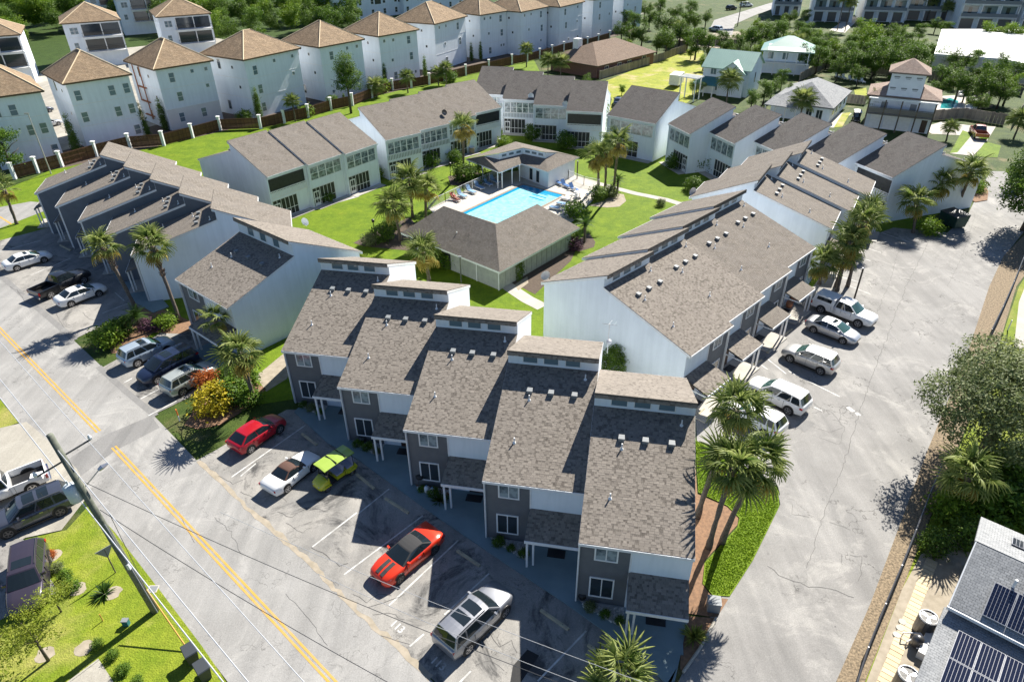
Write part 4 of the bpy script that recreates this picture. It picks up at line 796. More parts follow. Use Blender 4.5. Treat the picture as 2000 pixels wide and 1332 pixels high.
for k in range(2): solar(2.55+k*1.75, -1.5, MAIN, True, '%s flat laid solar panel under the roof ridge' % ('left','right')[k])
for k in range(2): solar(1.5+k*1.75, 1.6+k*-.1, BACK, True, '%s solar panel on the pale rear slope' % ('left','right')[k])
for j in range(3):
    for k in range(4): solar(.75+k*1.05, -6.0-j*1.76, LOW, False, '%s solar panel of the %s row on the lower roof' % (('leftmost','second','third','fourth')[k], ('top','middle','bottom')[j]))
# ---------------------------------------------------------------- fences
def post_fence(pts, label):
    R = thing('brown_fence', label, 'fence', (0,0,0))
    for a, b in zip(pts[:-1], pts[1:]):
        a, b = Vector(a), Vector(b); d = (b-a).normalized(); n_ = Vector((-d.y,d.x))*.04; nb = 9
        for z in (.3, 1.05, 1.75): part('rail', MB().hexa([(p.x,p.y,zz) for zz in (z,z+.1) for p in (a-n_*1.4,b-n_*1.4,b+n_*1.4,a+n_*1.4)]), 'wood_brown', R)
        L = (b-a).length; k = 0; mb = MB(); s = .3
        while s < L-.3:
            p = a+d*s; q = a+d*(s+.17); mb.hexa([(t.x,t.y,zz) for zz in (.08,1.95) for t in (p-n_*.5,q-n_*.5,q+n_*.5,p+n_*.5)], random.Random(k).random()); s += .19; k += 1
        o = part('slats', mb, 'wood_brown', R); o['kind'] = 'stuff'
    for p in pts:
        po = part('post', MB().box((p[0]-.22,p[1]-.22,0),(p[0]+.22,p[1]+.22,2.35)), 'trim', R); part('cap', MB().box((p[0]-.3,p[1]-.3,2.35),(p[0]+.3,p[1]+.3,2.5)), 'white', po)
fp = [(-74.01,98.43),(-72.14,101.13),(-70.03,103.95),(-67.15,108.97),(-63.75,113.26),(-58.62,114.54),(-55.47,118.92),(-52.31,123.59),(-45.23,124.36),(-41.97,128.02),(-38.44,131.85),(-35.28,137.08),(-31.71,140.58),(-28.85,146.90),(-25.54,153.73),(-21.68,156.02),(-18.00,158.90),(-14.95,162.43),(-10.33,168.29),(-5.02,173.91),(0.61,180.51),(4.56,184.27),(7.86,188.21),(11.33,193.03),(14.82,198.08),(18.35,201.79),(22.00,205.62),(25.58,210.45),(29.57,216.37)]
post_fence(fp, 'brown slatted fence with white capped posts below the white houses')
def board_fence(pts, label, h=1.8, mat='wood_grey', w_=.6):
    R = thing('board_fence', label, 'fence', (0,0,0)); rr = random.Random(len(pts))
    for a, b in zip(pts[:-1], pts[1:]):
        a, b = Vector(a), Vector(b); d = (b-a).normalized(); n_ = Vector((-d.y,d.x))*.03; L = (b-a).length; s = 0
        while s < L:
            p = a+d*s; q = a+d*min(L, s+w_-.03); hh = h*rr.uniform(.95,1.03); mb = MB(); mb.hexa([(t.x,t.y,zz) for zz in (0,hh) for t in (p-n_,q-n_,q+n_,p+n_)], rr.random()); part('board', mb, 'wood_grey' if mat == 'wood_grey' else mat, R); s += w_
board_fence([(20.47,162.61),(28.21,171.30),(38.49,183.41),(48.34,197.22),(47.68,201.93),(41.63,203.83)], 'weathered board fence round the brick cottage yard', 1.9)
board_fence([(64.82,158.71),(76.11,172.84),(87.53,164.23)], 'dark board fence behind the grey roofed cottage', 1.9); board_fence([(93.71,158.60),(102.87,149.78),(105.24,143.74)], 'long weathered board fence behind the far pool', 2.2)
board_fence([(77.78,126.21),(83.73,127.07),(88.46,122.44)], 'weathered board fence in front of the far pool yard', 1.9); board_fence([(66.31,140.00),(70.48,137.79)], 'short board fence beside the cottage lawn', 1.7); board_fence([(102.87,149.78),(90.59,133.13)], 'side board fence of the far pool yard', 1.8); board_fence([(88.79,120.78),(98.79,132.85)], 'tall fence at the right edge by the far drive', 2.4); board_fence([(50.71,209.17),(63.34,201.95)], 'dark board fence behind the weedy lot', 1.9)
# ================================================================ vehicles
def wheel(parent, x, y, r, wd=.22, side=1, rim='rim'):
    mb = MB(); mb.bar((x,y-side*wd,r),(x,y,r),r,22); t = part('wheel', mb, 'rubber', parent)
    mb = MB(); n = 5
    mb.bar((x,y-side*.02,r),(x,y+side*.006,r),r*.22,10)
    for k in range(n):
        a = 2*math.pi*k/n; ca, sa = math.cos(a), math.sin(a); pa = Vector((-sa,0,ca))*r*.1
        p = Vector((x,y+side*.004,r)); q = p+Vector((ca,0,sa))*r*.64
        mb.face([p-pa*.7,q-pa*1.3,q+pa*1.3,p+pa*.7] if side > 0 else [p+pa*.7,q+pa*1.3,q-pa*1.3,p-pa*.7])
    ring = [(math.cos(2*math.pi*k/22)*r, math.sin(2*math.pi*k/22)*r) for k in range(22)]
    for k in range(22):
        a, b = ring[k], ring[(k+1)%22]
        f = [(x+a[0]*.6,y+side*.004,r+a[1]*.6),(x+b[0]*.6,y+side*.004,r+b[1]*.6),(x+b[0]*.7,y+side*.012,r+b[1]*.7),(x+a[0]*.7,y+side*.012,r+a[1]*.7)]
        mb.face(f if side < 0 else f[::-1])
    part('rim', mb, rim, t); return t
def loft(st, smooth=True):
    """body shell from stations (x, z_bottom, z_side_top, z_crown, half_width_low, half_width_top)"""
    mb = MB(); rings = []
    for x, zb, zs, zc, wl, wt in st:
        h = zs-zb
        half = [(wl*.9,zb),(wl,zb+.12*h),(wl*1.0,zb+.45*h),((wl+wt)/2+.004,zb+.72*h),(wt,zs-.03),(wt*.93,zs+(zc-zs)*.35),(wt*.6,zs+(zc-zs)*.8),(wt*.25,zc)]
        rings.append([(x,-y,z) for y,z in half]+[(x,y,z) for y,z in half[::-1]])
    n = len(rings[0]); vs = [p for r in rings for p in r]; fs = []
    for i in range(len(rings)-1):
        for k in range(n): fs.append((i*n+k, i*n+(k+1)%n, (i+1)*n+(k+1)%n, (i+1)*n+k))
    fs.append(tuple(range(n))[::-1]); fs.append(tuple(range((len(rings)-1)*n, len(rings)*n)))
    fs = [f[::-1] for f in fs]; mb.vf(vs, fs); return mb
def cabin(xb0, xb1, xt0, xt1, zb, zt, wb, wt, bulge=.1, crown=.05):
    """greenhouse grid: returns point functions for the shell and its glass"""
    def base(t, v):   # t 0 rear..1 front, v -1..1
        bx = (1-v*v)*bulge; return Vector((xb0-bx*.6+(xb1+bx-xb0+bx*.6)*t, v*wb, zb))
    def top(t, v):
        bx = (1-v*v)*bulge*.6; return Vector((xt0-bx*.6+(xt1+bx-xt0+bx*.6)*t, v*wt, zt+crown*(1-v*v)*(1-.0*t)-.04*(abs(t-.45)*2)**2))
    return base, top
def make_cabin(parent, base, top, col, glass='car_glass', pillars=(.5,), roofm=None, wmargin=.1, rear_glass=True, side_glass=True, open_rear=False):
    vv = (-1,-.82,-.4,0,.4,.82,1); tt = (0,.2,.45,.72,1); mb = MB()
    for i in range(len(tt)-1):
        for j in range(len(vv)-1):
            mb.face([top(tt[i],vv[j]),top(tt[i+1],vv[j]),top(tt[i+1],vv[j+1]),top(tt[i],vv[j+1])])
    part('roof', mb, roofm or col, parent, smooth=True)
    mb = MB()
    for t in (0, 1):
        for j in range(len(vv)-1):
            f = [base(t,vv[j]),base(t,vv[j+1]),top(t,vv[j+1]),top(t,vv[j])]; mb.face(f if t else f[::-1])
    for v in (-1, 1):
        f = [base(0,v),base(1,v),top(1,v),top(.72,v),top(.45,v),top(.2,v),top(0,v)]; mb.face(f if v < 0 else f[::-1])
    part('pillars', mb, (roofm if open_rear else None) or col, parent)
    def pane(name, t, a=.08, b=.9, g=glass):
        mb = MB(); m_ = .9; vs_ = (-1,-.6,-.2,.2,.6,1); sgn = 1 if t else -1
        for j in range(len(vs_)-1):
            v0, v1 = vs_[j]*m_, vs_[j+1]*m_; P = lambda v, k: base(t,v).lerp(top(t,v),k)+Vector((sgn*.012,0,.01))
            f = [P(v0,a),P(v1,a),P(v1,b),P(v0,b)]; mb.face(f if t else f[::-1])
        return part(name, mb, g, parent, smooth=True)
    pane('windshield', 1, .04, .92, 'glass_green' if len(pillars) and col in ('paint_pearl','paint_silver','paint_warm','paint_sage','paint_ice') else glass)  # lighter green glass on pale cars: sunlit interior painted into its colour
    if rear_glass: pane('rear_window', 0, .14, .93)
    if side_glass:
        cuts = [.0]+list(pillars)+[1.]
        for v in (-1, 1):
            B = lambda t: base(t,v); T = lambda t: top(t,v)
            for k in range(len(cuts)-1):
                a, b = cuts[k], cuts[k+1]; m0 = .025 if k else .06; m1 = .02
                P = lambda t, u: B(t).lerp(T(t),u)+Vector((0,v*.012,0))
                f = [P(a+m0*.6,.05),P(b-.015 if k < len(cuts)-2 else b-.04,.05),P(b-.02 if k < len(cuts)-2 else b-.06,.92),P(a+m0*.8,.92)]
                mb = MB(); mb.face(f if v < 0 else f[::-1]); part('side_window', mb, glass, parent)
KIND = {
 'sedan': dict(L=4.8, st=[(-2.4,.45,.7,.74,.62,.6),(-2.3,.3,.9,.96,.8,.76),(-1.95,.22,1.0,1.06,.9,.84),(-1.4,.2,1.0,1.05,.915,.87),(-.4,.19,.97,1.0,.915,.88),(.6,.19,.95,.98,.915,.87),(1.2,.2,.93,.99,.915,.86),(1.75,.22,.84,.92,.9,.82),(2.15,.26,.74,.8,.84,.74),(2.35,.34,.64,.68,.7,.6),(2.42,.42,.56,.58,.55,.48)], cab=(-1.75,1.25,-.95,.32,.98,1.42,.83,.62), wb=2.75, r=.335, pil=(.48,)),
 'hatch': dict(L=4.45, st=[(-2.2,.5,.85,.9,.68,.62),(-2.1,.32,1.0,1.05,.84,.76),(-1.7,.24,1.02,1.06,.9,.84),(-.6,.2,1.0,1.03,.905,.87),(.5,.2,.96,1.0,.905,.86),(1.05,.2,.93,1.0,.905,.85),(1.6,.22,.85,.93,.89,.81),(2.0,.26,.74,.8,.83,.73),(2.18,.34,.62,.66,.68,.58),(2.24,.42,.55,.57,.52,.46)], cab=(-1.95,1.1,-1.25,.2,1.0,1.46,.82,.61), wb=2.7, r=.34, pil=(.5,)),
 'suv': dict(L=4.7, st=[(-2.32,.5,.95,1.0,.74,.7),(-2.25,.34,1.08,1.12,.86,.8),(-1.8,.26,1.12,1.15,.93,.87),(-.6,.25,1.1,1.13,.935,.89),(.5,.25,1.06,1.1,.935,.89),(1.05,.26,1.04,1.1,.935,.88),(1.6,.28,.99,1.07,.93,.85),(2.05,.32,.9,.97,.87,.78),(2.27,.4,.78,.82,.74,.64),(2.35,.48,.66,.68,.58,.52)], cab=(-2.18,1.1,-1.85,.3,1.1,1.66,.86,.68), wb=2.7, r=.37, pil=(.27,.6), rails=True),
 'bigsuv': dict(L=5.1, st=[(-2.52,.52,1.0,1.05,.78,.74),(-2.45,.36,1.12,1.16,.9,.84),(-1.9,.28,1.15,1.18,.97,.91),(-.6,.27,1.12,1.15,.975,.93),(.6,.27,1.1,1.13,.975,.92),(1.2,.28,1.08,1.14,.975,.91),(1.8,.3,1.03,1.11,.96,.88),(2.25,.34,.94,1.01,.9,.82),(2.48,.42,.8,.84,.77,.68),(2.56,.5,.68,.7,.6,.54)], cab=(-2.38,1.15,-2.05,.4,1.13,1.74,.9,.71), wb=2.95, r=.39, pil=(.27,.6), rails=True),
 'van': dict(L=5.1, st=[(-2.52,.48,1.0,1.06,.78,.74),(-2.45,.3,1.14,1.18,.92,.86),(-1.8,.22,1.16,1.2,.985,.93),(-.4,.21,1.14,1.17,.99,.94),(.7,.21,1.1,1.15,.99,.93),(1.3,.22,1.05,1.13,.98,.9),(1.85,.24,.94,1.04,.95,.85),(2.25,.28,.82,.89,.86,.76),(2.47,.36,.68,.72,.72,.62),(2.54,.44,.58,.6,.56,.5)], cab=(-2.36,1.5,-2.1,.45,1.15,1.74,.91,.74), wb=3.0, r=.36, pil=(.33,.66)),
 'coupe': dict(L=4.8, st=[(-2.4,.5,.84,.88,.72,.68),(-2.3,.34,.98,1.02,.88,.84),(-1.7,.22,1.0,1.03,.945,.9),(-1.1,.2,.97,.99,.945,.87),(-.2,.18,.94,.96,.935,.87),(.7,.18,.93,.97,.935,.87),(1.3,.2,.91,.97,.95,.88),(1.8,.22,.86,.92,.94,.84),(2.2,.26,.76,.81,.87,.77),(2.36,.34,.66,.69,.72,.62),(2.42,.42,.58,.6,.56,.5)], cab=(-1.45,1.0,-.75,.12,.95,1.36,.82,.6), wb=2.81, r=.35, pil=(.3,)),
 'roadster': dict(L=4.4, st=[(-2.2,.45,.72,.76,.66,.62),(-2.1,.3,.86,.92,.82,.78),(-1.6,.2,.93,.98,.9,.84),(-1.0,.18,.9,.93,.905,.83),(-.1,.17,.86,.88,.895,.83),(.7,.17,.86,.9,.895,.83),(1.25,.18,.82,.87,.9,.82),(1.7,.2,.73,.79,.87,.77),(2.05,.26,.62,.67,.76,.66),(2.18,.34,.54,.57,.6,.52)], cab=(-1.25,.75,-.55,.02,.87,1.28,.77,.55), wb=2.45, r=.335, pil=()),
 'pickup': dict(L=5.85, st=[(-.72,.38,1.13,1.14,.985,.95),(-.3,.36,1.14,1.15,.99,.95),(.6,.36,1.14,1.16,.99,.95),(1.3,.36,1.13,1.18,.99,.94),(1.5,.37,1.13,1.19,.99,.93),(2.3,.4,1.1,1.17,.97,.9),(2.75,.44,1.02,1.08,.93,.86),(2.9,.5,.88,.92,.82,.74),(2.94,.54,.78,.8,.7,.64)], cab=(-.68,1.45,-.5,.62,1.15,1.84,.91,.72), wb=3.65, r=.41, pil=(.48,)),
}
def car(label, cat, kind, col, loc, h, group=None, roofm=None, sun=0, glass='car_glass', rimm='rim', name=None, canopy=None, stripe=None, lights=True, tailm='lamp_red', wheel_dx=0):
    K = KIND[kind]; R = thing(name or {'pickup':'pickup_truck','van':'minivan','suv':'parked_suv','bigsuv':'parked_suv'}.get(kind,'parked_car'), label, cat, loc, math.pi/2-rad(h), group)
    st = K['st']; part('body', loft(st), col, R, smooth=True)
    base, top = cabin(*K['cab']); soft = kind in ('coupe','roadster') and roofm
    make_cabin(R, base, top, col, glass, K['pil'], roofm, open_rear=bool(soft), rear_glass=True)
    hl = K['L']/2; wb = K['wb']/2; r = K['r']; W = st[4][4]
    for x in (-wb, wb):
        for sgn in (-1, 1):
            mb = MB(); mb.bar((x,sgn*(W-.2),r+.02),(x,sgn*(W+.005),r+.02),r+.07,20); part('wheel_arch', mb, 'black', R)
            wheel(R, x, sgn*(W+.02), r, side=sgn, rim=rimm)
    xf, xr = st[-1][0], (st[0][0] if kind != 'pickup' else -2.92); f2 = st[-3]; r2 = st[1]
    if lights:
        for sgn in (-1, 1):
            y1 = f2[4]*.99; z = f2[2]
            mb = MB(); mb.hexa([(f2[0]-.12,sgn*(y1-.02),z-.2),(f2[0]+.2,sgn*(y1-.3),z-.24),(f2[0]+.02,sgn*(y1-.42),z-.2),(f2[0]-.25,sgn*(y1-.1),z-.2),(f2[0]-.2,sgn*(y1-.03),z-.02),(f2[0]+.1,sgn*(y1-.3),z-.08),(f2[0]-.02,sgn*(y1-.42),z+.02),(f2[0]-.32,sgn*(y1-.12),z+.02)]); part('headlight', mb, 'lamp_clear', R)
            if kind != 'pickup':
                y2 = r2[4]; z = r2[2]
                mb = MB(); mb.box((xr-.015+.05,min(sgn*(y2-.36),sgn*(y2-.04)),z-.22),(r2[0]+.2,max(sgn*(y2-.36),sgn*(y2+.02)),z-.06)); part('tail_light', mb, tailm, R)
    mb = MB(); mb.box((xf-.2,-.42,.42),(xf+.005,.42,.6)); part('grille', mb, 'black', R)
    mb = MB(); mb.box((xr+.03,-.26,.55),(xr+.2,.26,.68)) if kind != 'pickup' else mb.box((-2.93,-.2,.5),(-2.9,.2,.62)); part('licence_plate', mb, 'white', R)
    for sgn in (-1, 1):
        p = base(.86, sgn); mb = MB(); mb.hexa([(p.x-.06,p.y,p.z+.02),(p.x+.08,p.y,p.z+.02),(p.x+.06,p.y+sgn*.2,p.z+.03),(p.x-.06,p.y+sgn*.22,p.z+.03),(p.x-.06,p.y,p.z+.15),(p.x+.06,p.y,p.z+.15),(p.x+.03,p.y+sgn*.2,p.z+.17),(p.x-.07,p.y+sgn*.22,p.z+.17)]); part('mirror', mb, col, R)
        for x in ((-.55,.45) if kind not in ('coupe','roadster') else (-.2,)):
            part('door_handle', MB().box((x-.1,min(sgn*(W-.02),sgn*(W+.015)),.82 if kind in ('sedan','hatch','coupe','roadster') else .95),(x+.1,max(sgn*(W-.02),sgn*(W+.015)),.85 if kind in ('sedan','hatch','coupe','roadster') else .98)), 'chrome', R)
        xs = (-.95,.02,.98) if kind not in ('coupe','roadster') else (-.55,.8)
        mb = MB()
        for x in xs: mb.box((x-.008,min(sgn*(W-.06),sgn*(W-.002)),.36),(x+.008,max(sgn*(W-.06),sgn*(W+.004)),st[4][2]-.02))
        mb.box((-wb+r+.05,min(sgn*(W-.06),sgn*(W+.012)),.2 if kind != 'pickup' else .36),(wb-r-.05,max(sgn*(W-.06),sgn*(W+.012)),.3 if kind != 'pickup' else .44)); o = part('sill', mb, 'black', R)
    if K.get('rails'):
        for sgn in (-1, 1):
            mb = MB(); P = [top(t, sgn*.93)+Vector((0,0,.05)) for t in (.04,.3,.6,.9)]
            for a, b in zip(P[:-1], P[1:]): mb.bar(a, b, .025, 5)
            part('roof_rail', mb, 'metal_dark', R)
    for k in range(sun):
        t0, t1 = ((.62,.88),(.3,.54))[k]; mb = MB()
        for v0, v1 in ((-.72,0),(0,.72)):
            mb.face([top(t0,v0)+Vector((0,0,.012)),top(t1,v0)+Vector((0,0,.012)),top(t1,v1)+Vector((0,0,.012)),top(t0,v1)+Vector((0,0,.012))])
        part('sunroof', mb, 'car_glass', R)
    if kind == 'pickup':
        w_ = .985
        mb = MB(); mb.box((-2.9,-w_,.5),(-.735,-w_+.09,1.13)); mb.box((-2.9,w_-.09,.5),(-.735,w_,1.13)); mb.box((-.82,-w_+.09,.5),(-.735,w_-.09,1.13)); mb.box((-2.9,-w_+.09,.45),(-.82,w_-.09,.6)); part('bed', mb, col, R)
        part('tailgate', MB().box((-2.94,-w_+.09,.52),(-2.9+.05,w_-.09,1.12)), col, R)
        part('bed_liner', MB().box((-2.84,-w_+.1,.6),(-.83,w_-.1,.64)), 'black', R)
        part('bumper', MB().box((-3.06,-.95,.42),(-2.945,.95,.6)), 'chrome', R)
        for sgn in (-1, 1): part('tail_light', MB().box((-2.95,min(sgn*w_*.88,sgn*(w_+.006)),.75),(-2.8,max(sgn*w_*.88,sgn*(w_+.006)),1.08)), tailm, R)
        if canopy:
            b2, t2 = cabin(-2.86,-.76,-2.75,-.74,1.14,1.8,.95,.78,0,.04); mb = MB()
            c = [b2(0,-1),b2(1,-1),b2(1,1),b2(0,1),t2(0,-1),t2(1,-1),t2(1,1),t2(0,1)]; mb.hexa(c); cn = part('canopy', mb, canopy, R)
            for v in (-1, 1):
                P = lambda t, u: b2(t,v).lerp(t2(t,v),u)+Vector((0,v*.01,0)); f = [P(.15,.3),P(.85,.3),P(.85,.8),P(.15,.8)]
                g = MB(); g.face(f if v < 0 else f[::-1]); part('side_window', g, 'car_glass', cn)
    if stripe:
        for y0 in (-.33, .06):
            mb = MB()
            for a, b in zip((1.15,1.5,1.8,2.05), (1.5,1.8,2.05,2.2)):
                def zz_(x):
                    for i in range(len(st)-1):
                        if st[i][0] <= x <= st[i+1][0]:
                            u = (x-st[i][0])/(st[i+1][0]-st[i][0]); return st[i][3]+(st[i+1][3]-st[i][3])*u
                    return .8
                mb.hexa([(x,y,zz_(x)-.06) for x, y in ((a,y0),(b,y0),(b,y0+.27),(a,y0+.27))]+[(x,y,zz_(x)+.012) for x, y in ((a,y0),(b,y0),(b,y0+.27),(a,y0+.27))])
            part('stripe', mb, stripe, R)
    return R
def at_wheels(rearw, frontw, side, kind):
    """centre and heading of a car from where the two wheels of one side stand"""
    a, b = Vector(rearw), Vector(frontw); d = (b-a).normalized(); nn = Vector((d.y,-d.x))*(1 if side == 'L' else -1)
    K = KIND[kind]; c = a+d*K['wb']/2+nn*(K['st'][4][4]); return (c.x, c.y, .012), math.degrees(math.atan2(d.x, d.y))
paint('paint_pearl', (.78,.78,.77)); paint('paint_silver', (.5,.51,.53), .5, .35); paint('paint_ice', (.42,.5,.58), .4, .35); paint('paint_navy', (.012,.02,.05)); paint('paint_sage', (.44,.47,.44), .4, .35)
paint('paint_ruby', (.42,.008,.02), .2, .3); paint('paint_orange', (.75,.04,.01), .1, .3); paint('paint_titan', (.3,.31,.335), .6, .33); paint('paint_black', (.012,.013,.016)); paint('paint_slate', (.07,.08,.11), .4, .3); paint('paint_plum', (.055,.045,.065), .4, .3); paint('paint_lime', (.5,.5,.015), 0, .35); paint('paint_leaf', (.3,.42,.06), 0, .4); paint('paint_rust', (.35,.09,.04)); paint('paint_warm', (.55,.54,.52), .45, .35)
M('soft_black', (.03,.03,.032), rough=.85); M('soft_brown', (.09,.045,.032), rough=.85); M('seat_grey', (.3,.31,.42), rough=.7)
def C_(label, cat, kind, col, a, b, side, **k):
    loc, h = at_wheels(a, b, side, kind); return car(label, cat, kind, col, loc, h, **k)
C_('white sedan in the left bays, furthest along the slate sided row', 'car', 'sedan', 'paint_pearl', (-54.96,67.85), (-52.85,70.25), 'R', sun=1)
C_('black pickup truck with covered bed parked in shade between two pale sedans', 'pickup truck', 'pickup', 'paint_black', (-47.57,61.54), (-45.36,65.83), 'R')
C_('pearl sedan beside the black pickup truck, nearer the palms', 'car', 'sedan', 'paint_pearl', (-44.50,59.68), (-42.60,62.11), 'R', sun=1)
C_('ice blue suv next to the planting bed with the purple shrubs', 'suv', 'suv', 'paint_ice', (-32.83,48.94), (-31.02,51.18), 'R', sun=1)
C_('navy minivan parked nose out between two pale suvs', 'minivan', 'van', 'paint_navy', (-28.17,48.79), (-30.24,46.12), 'L', sun=1)
C_('silver green suv beside the grass with the yellow croton shrub', 'suv', 'suv', 'paint_sage', (-27.17,44.73), (-25.49,47.22), 'R', sun=1)
C_('ruby red hatchback half in shadow at the end of the front row', 'car', 'hatch', 'paint_ruby', (-19.29,37.66), (-17.69,40.07), 'R')
C_('white roadster with brown folding top beside the lime golf cart', 'convertible', 'roadster', 'paint_pearl', (-15.50,33.62), (-14.11,35.82), 'R', roofm='soft_brown')
C_('orange red coupe with black top and black bonnet stripes', 'car', 'coupe', 'paint_orange', (-4.90,28.25), (-6.89,25.97), 'L', roofm='soft_black', stripe='soft_black', rimm='metal_dark')
C_('silver suv with twin sunroofs parked nearest the camera', 'suv', 'bigsuv', 'paint_titan', (-2.45,21.57), (-0.28,24.03), 'R', sun=2)
C_('white pickup truck with white canopy at the end of the drive bays', 'pickup truck', 'pickup', 'paint_pearl', (30.25,57.16), (32.96,54.16), 'R', canopy='paint_pearl')
C_('silver sedan with sunroof beside the white canopied pickup', 'car', 'sedan', 'paint_silver', (28.20,53.60), (30.34,51.38), 'R', sun=1)
C_('pale silver suv parked nose in, between the silver sedan and the white suv', 'suv', 'suv', 'paint_warm', (26.23,46.89), (23.90,49.17), 'L', rimm='rim')
C_('white suv with black roof rails in the drive bays', 'suv', 'bigsuv', 'paint_pearl', (21.63,41.57), (19.28,44.12), 'L')
C_('white suv partly hidden behind the tall palm fronds', 'suv', 'suv', 'paint_pearl', (18.88,38.87), (16.81,41.20), 'L')
pw_ = C_('white work pickup with an open loaded bed on the pale driveway', 'pickup truck', 'pickup', 'paint_pearl', (-33.15,33.83), (-35.56,31.94), 'L')
C_('dark slate suv with a glass roof on the pale driveway', 'suv', 'bigsuv', 'paint_slate', (-30.02,31.65), (-32.44,29.73), 'L', sun=2, rimm='metal_dark')
car('plum dark suv facing down beside the lawn under the small tree', 'suv', 'bigsuv', 'paint_plum', (-28.80,26.24)+(.02,), 152, sun=1)
car('rust coloured pickup truck on the far pale driveway', 'pickup truck', 'pickup', 'paint_rust', (80.03,116.01), 20)
car('dark car parked in the gap behind the back row', 'car', 'sedan', 'paint_navy', (21.67,139.52), 10, lights=False)
car('pale suv parked on the far sandy yard among trees', 'suv', 'suv', 'paint_ice', (64.37,229.72), -35); car('white van parked beside the far road', 'van', 'van', 'paint_pearl', (91.13,287.85), 80); car('dark car parked next to the far white van', 'car', 'suv', 'paint_black', (83.09,279.43), 60)
car('silver car between the white houses, nearer the fence', 'car', 'sedan', 'paint_silver', (-85.24,126.98), 30, lights=False); car('dark car between the white houses, further from the fence', 'car', 'sedan', 'paint_slate', (-92.38,136.69), 30, lights=False)
# load in the work pickup
ld = tag(part('toolbox', MB().box((-.35,-.25,0),(.35,.25,.35)), 'white', None, loc=(-33.27,35.03)[:2]+(1.05,)) , 'white box riding at the tail of the open pickup bed', 'box')
ld.location = (-32.76,34.20,1.00); ld.rotation_euler[2] = .4
# golf cart
def golf_cart(label, loc, h, body, roof, seat):
    R = thing('golf_cart', label, 'golf cart', loc, math.pi/2-rad(h))
    mb = MB(); mb.prismx([(-.52,.3),(.52,.3),(.5,.42),(-.5,.42)], -1.55, 1.5); part('chassis', mb, 'black', R)
    mb = loft([(1.62,.34,.5,.52,.35,.3),(1.55,.32,.66,.7,.5,.44),(1.2,.32,.86,.92,.58,.5),(.85,.34,.95,.98,.58,.5),(.78,.36,.95,.97,.56,.48)][::-1]); part('front_cowl', mb, body, R, smooth=True)
    mb = MB(); mb.hexa([(-1.6,-.55,.4),(-.55,-.58,.4),(-.55,.58,.4),(-1.6,.55,.4),(-1.5,-.5,.72),(-.55,-.55,.75),(-.55,.55,.75),(-1.5,.5,.72)]); part('rear_body', mb, body, R)
    part('seat_base', MB().box((-.5,-.55,.43),(.22,.55,.72)), body, R)
    for x, nm in ((-.05,'front'),(-.95,'rear')):
        part('seat', MB().box((x-.28,-.52,.74),(x+.24,.52,.86)), seat, R); part('seat_back', MB().hexa([(x-.36,-.52,.84),(x-.26,-.52,.84),(x-.26,.52,.84),(x-.36,.52,.84),(x-.46,-.5,1.28),(x-.38,-.5,1.28),(x-.38,.5,1.28),(x-.46,.5,1.28)]), seat, R)
    mb = MB(); vv = (-.64,-.58,0,.58,.64); tt = (-1.45,-1.35,-.2,.95,1.1)
    for z, fl in ((1.9,0),(1.84,1)):
        for i in range(4):
            for j in range(4):
                Q = [(tt[a],vv[b],z+.07*(1-(vv[b]/.64)**2)-.05*(abs(tt[a]+.2)/1.3)**4) for a, b in ((i,j),(i+1,j),(i+1,j+1),(i,j+1))]; mb.face(Q[::-1] if fl else Q)
    part('roof', mb, roof, R, smooth=True)
    for k in range(2): part('roof_strap', MB().box((-.75+k*.8,-.62,1.925),(-.72+k*.8,.62,1.99)), 'black', R)
    for sgn in (-1, 1):
        part('roof_post', MB().bar((.95,sgn*.5,.9),(.7,sgn*.55,1.88),.025,6), 'black', R); part('roof_post', MB().bar((-1.3,sgn*.52,.7),(-1.25,sgn*.55,1.88),.025,6), 'black', R)
        for x in (-1.05, 1.1):
            wheel(R, x, sgn*.62, .26, .2, sgn, 'chrome'); part('fender', MB().hexa([(x-.36,sgn*.4,.45),(x+.36,sgn*.4,.45),(x+.36,sgn*.66,.42),(x-.36,sgn*.66,.42),(x-.2,sgn*.4,.62),(x+.2,sgn*.4,.62),(x+.2,sgn*.66,.57),(x-.2,sgn*.66,.57)] if sgn > 0 else [(x-.36,-.66,.42),(x+.36,-.66,.42),(x+.36,-.4,.45),(x-.36,-.4,.45),(x-.2,-.66,.57),(x+.2,-.66,.57),(x+.2,-.4,.62),(x-.2,-.4,.62)]), body, R)
        part('headlight', MB().bar((1.5,sgn*.3,.55),(1.6,sgn*.3,.55),.07,10), 'lamp_clear', R)
    mb = MB(); mb.face([(.93,-.5,.95),(.93,.5,.95),(.72,.52,1.8),(.72,-.52,1.8)]); part('windscreen', mb, 'car_glass', R)
    mb = MB(); mb.bar((.75,.25,.9),(.5,.25,1.15),.02,6)
    c = Vector((.5,.25,1.15)); mb.tube([c+Vector((math.sin(a)*.1,math.cos(a)*.17,math.sin(a)*.12)) for a in [k*math.pi/5 for k in range(11)]], .018, 5); part('steering_wheel', mb, 'black', R)
    return R
golf_cart('lime yellow golf cart with four seats beside the white roadster', (-12.51,34.87)+(.012,), -140, 'paint_lime', 'paint_leaf', 'seat_grey')
golf_cart('dark golf cart with a white roof on the far driveway', (63.31,125.64)+(.012,), -160, 'paint_black', 'white', 'dark')
# cargo trailer on the weedy lot
R = thing('cargo_trailer', 'white box trailer standing on the weedy lot', 'trailer', (36.64,155.75), hd(-62))
part('box', MB().box((-2.0,-1.1,.5),(2.0,1.1,2.5)), 'white', R); part('roof', MB().box((-2.05,-1.13,2.5),(2.05,1.13,2.6)), 'trim', R); part('hitch', MB().bar((2,0,.5),(3.1,0,.5),.06), 'metal_dark', R)
for sgn in (-1,1):
    wheel(R, -.2, sgn*1.15, .33, .2, sgn)
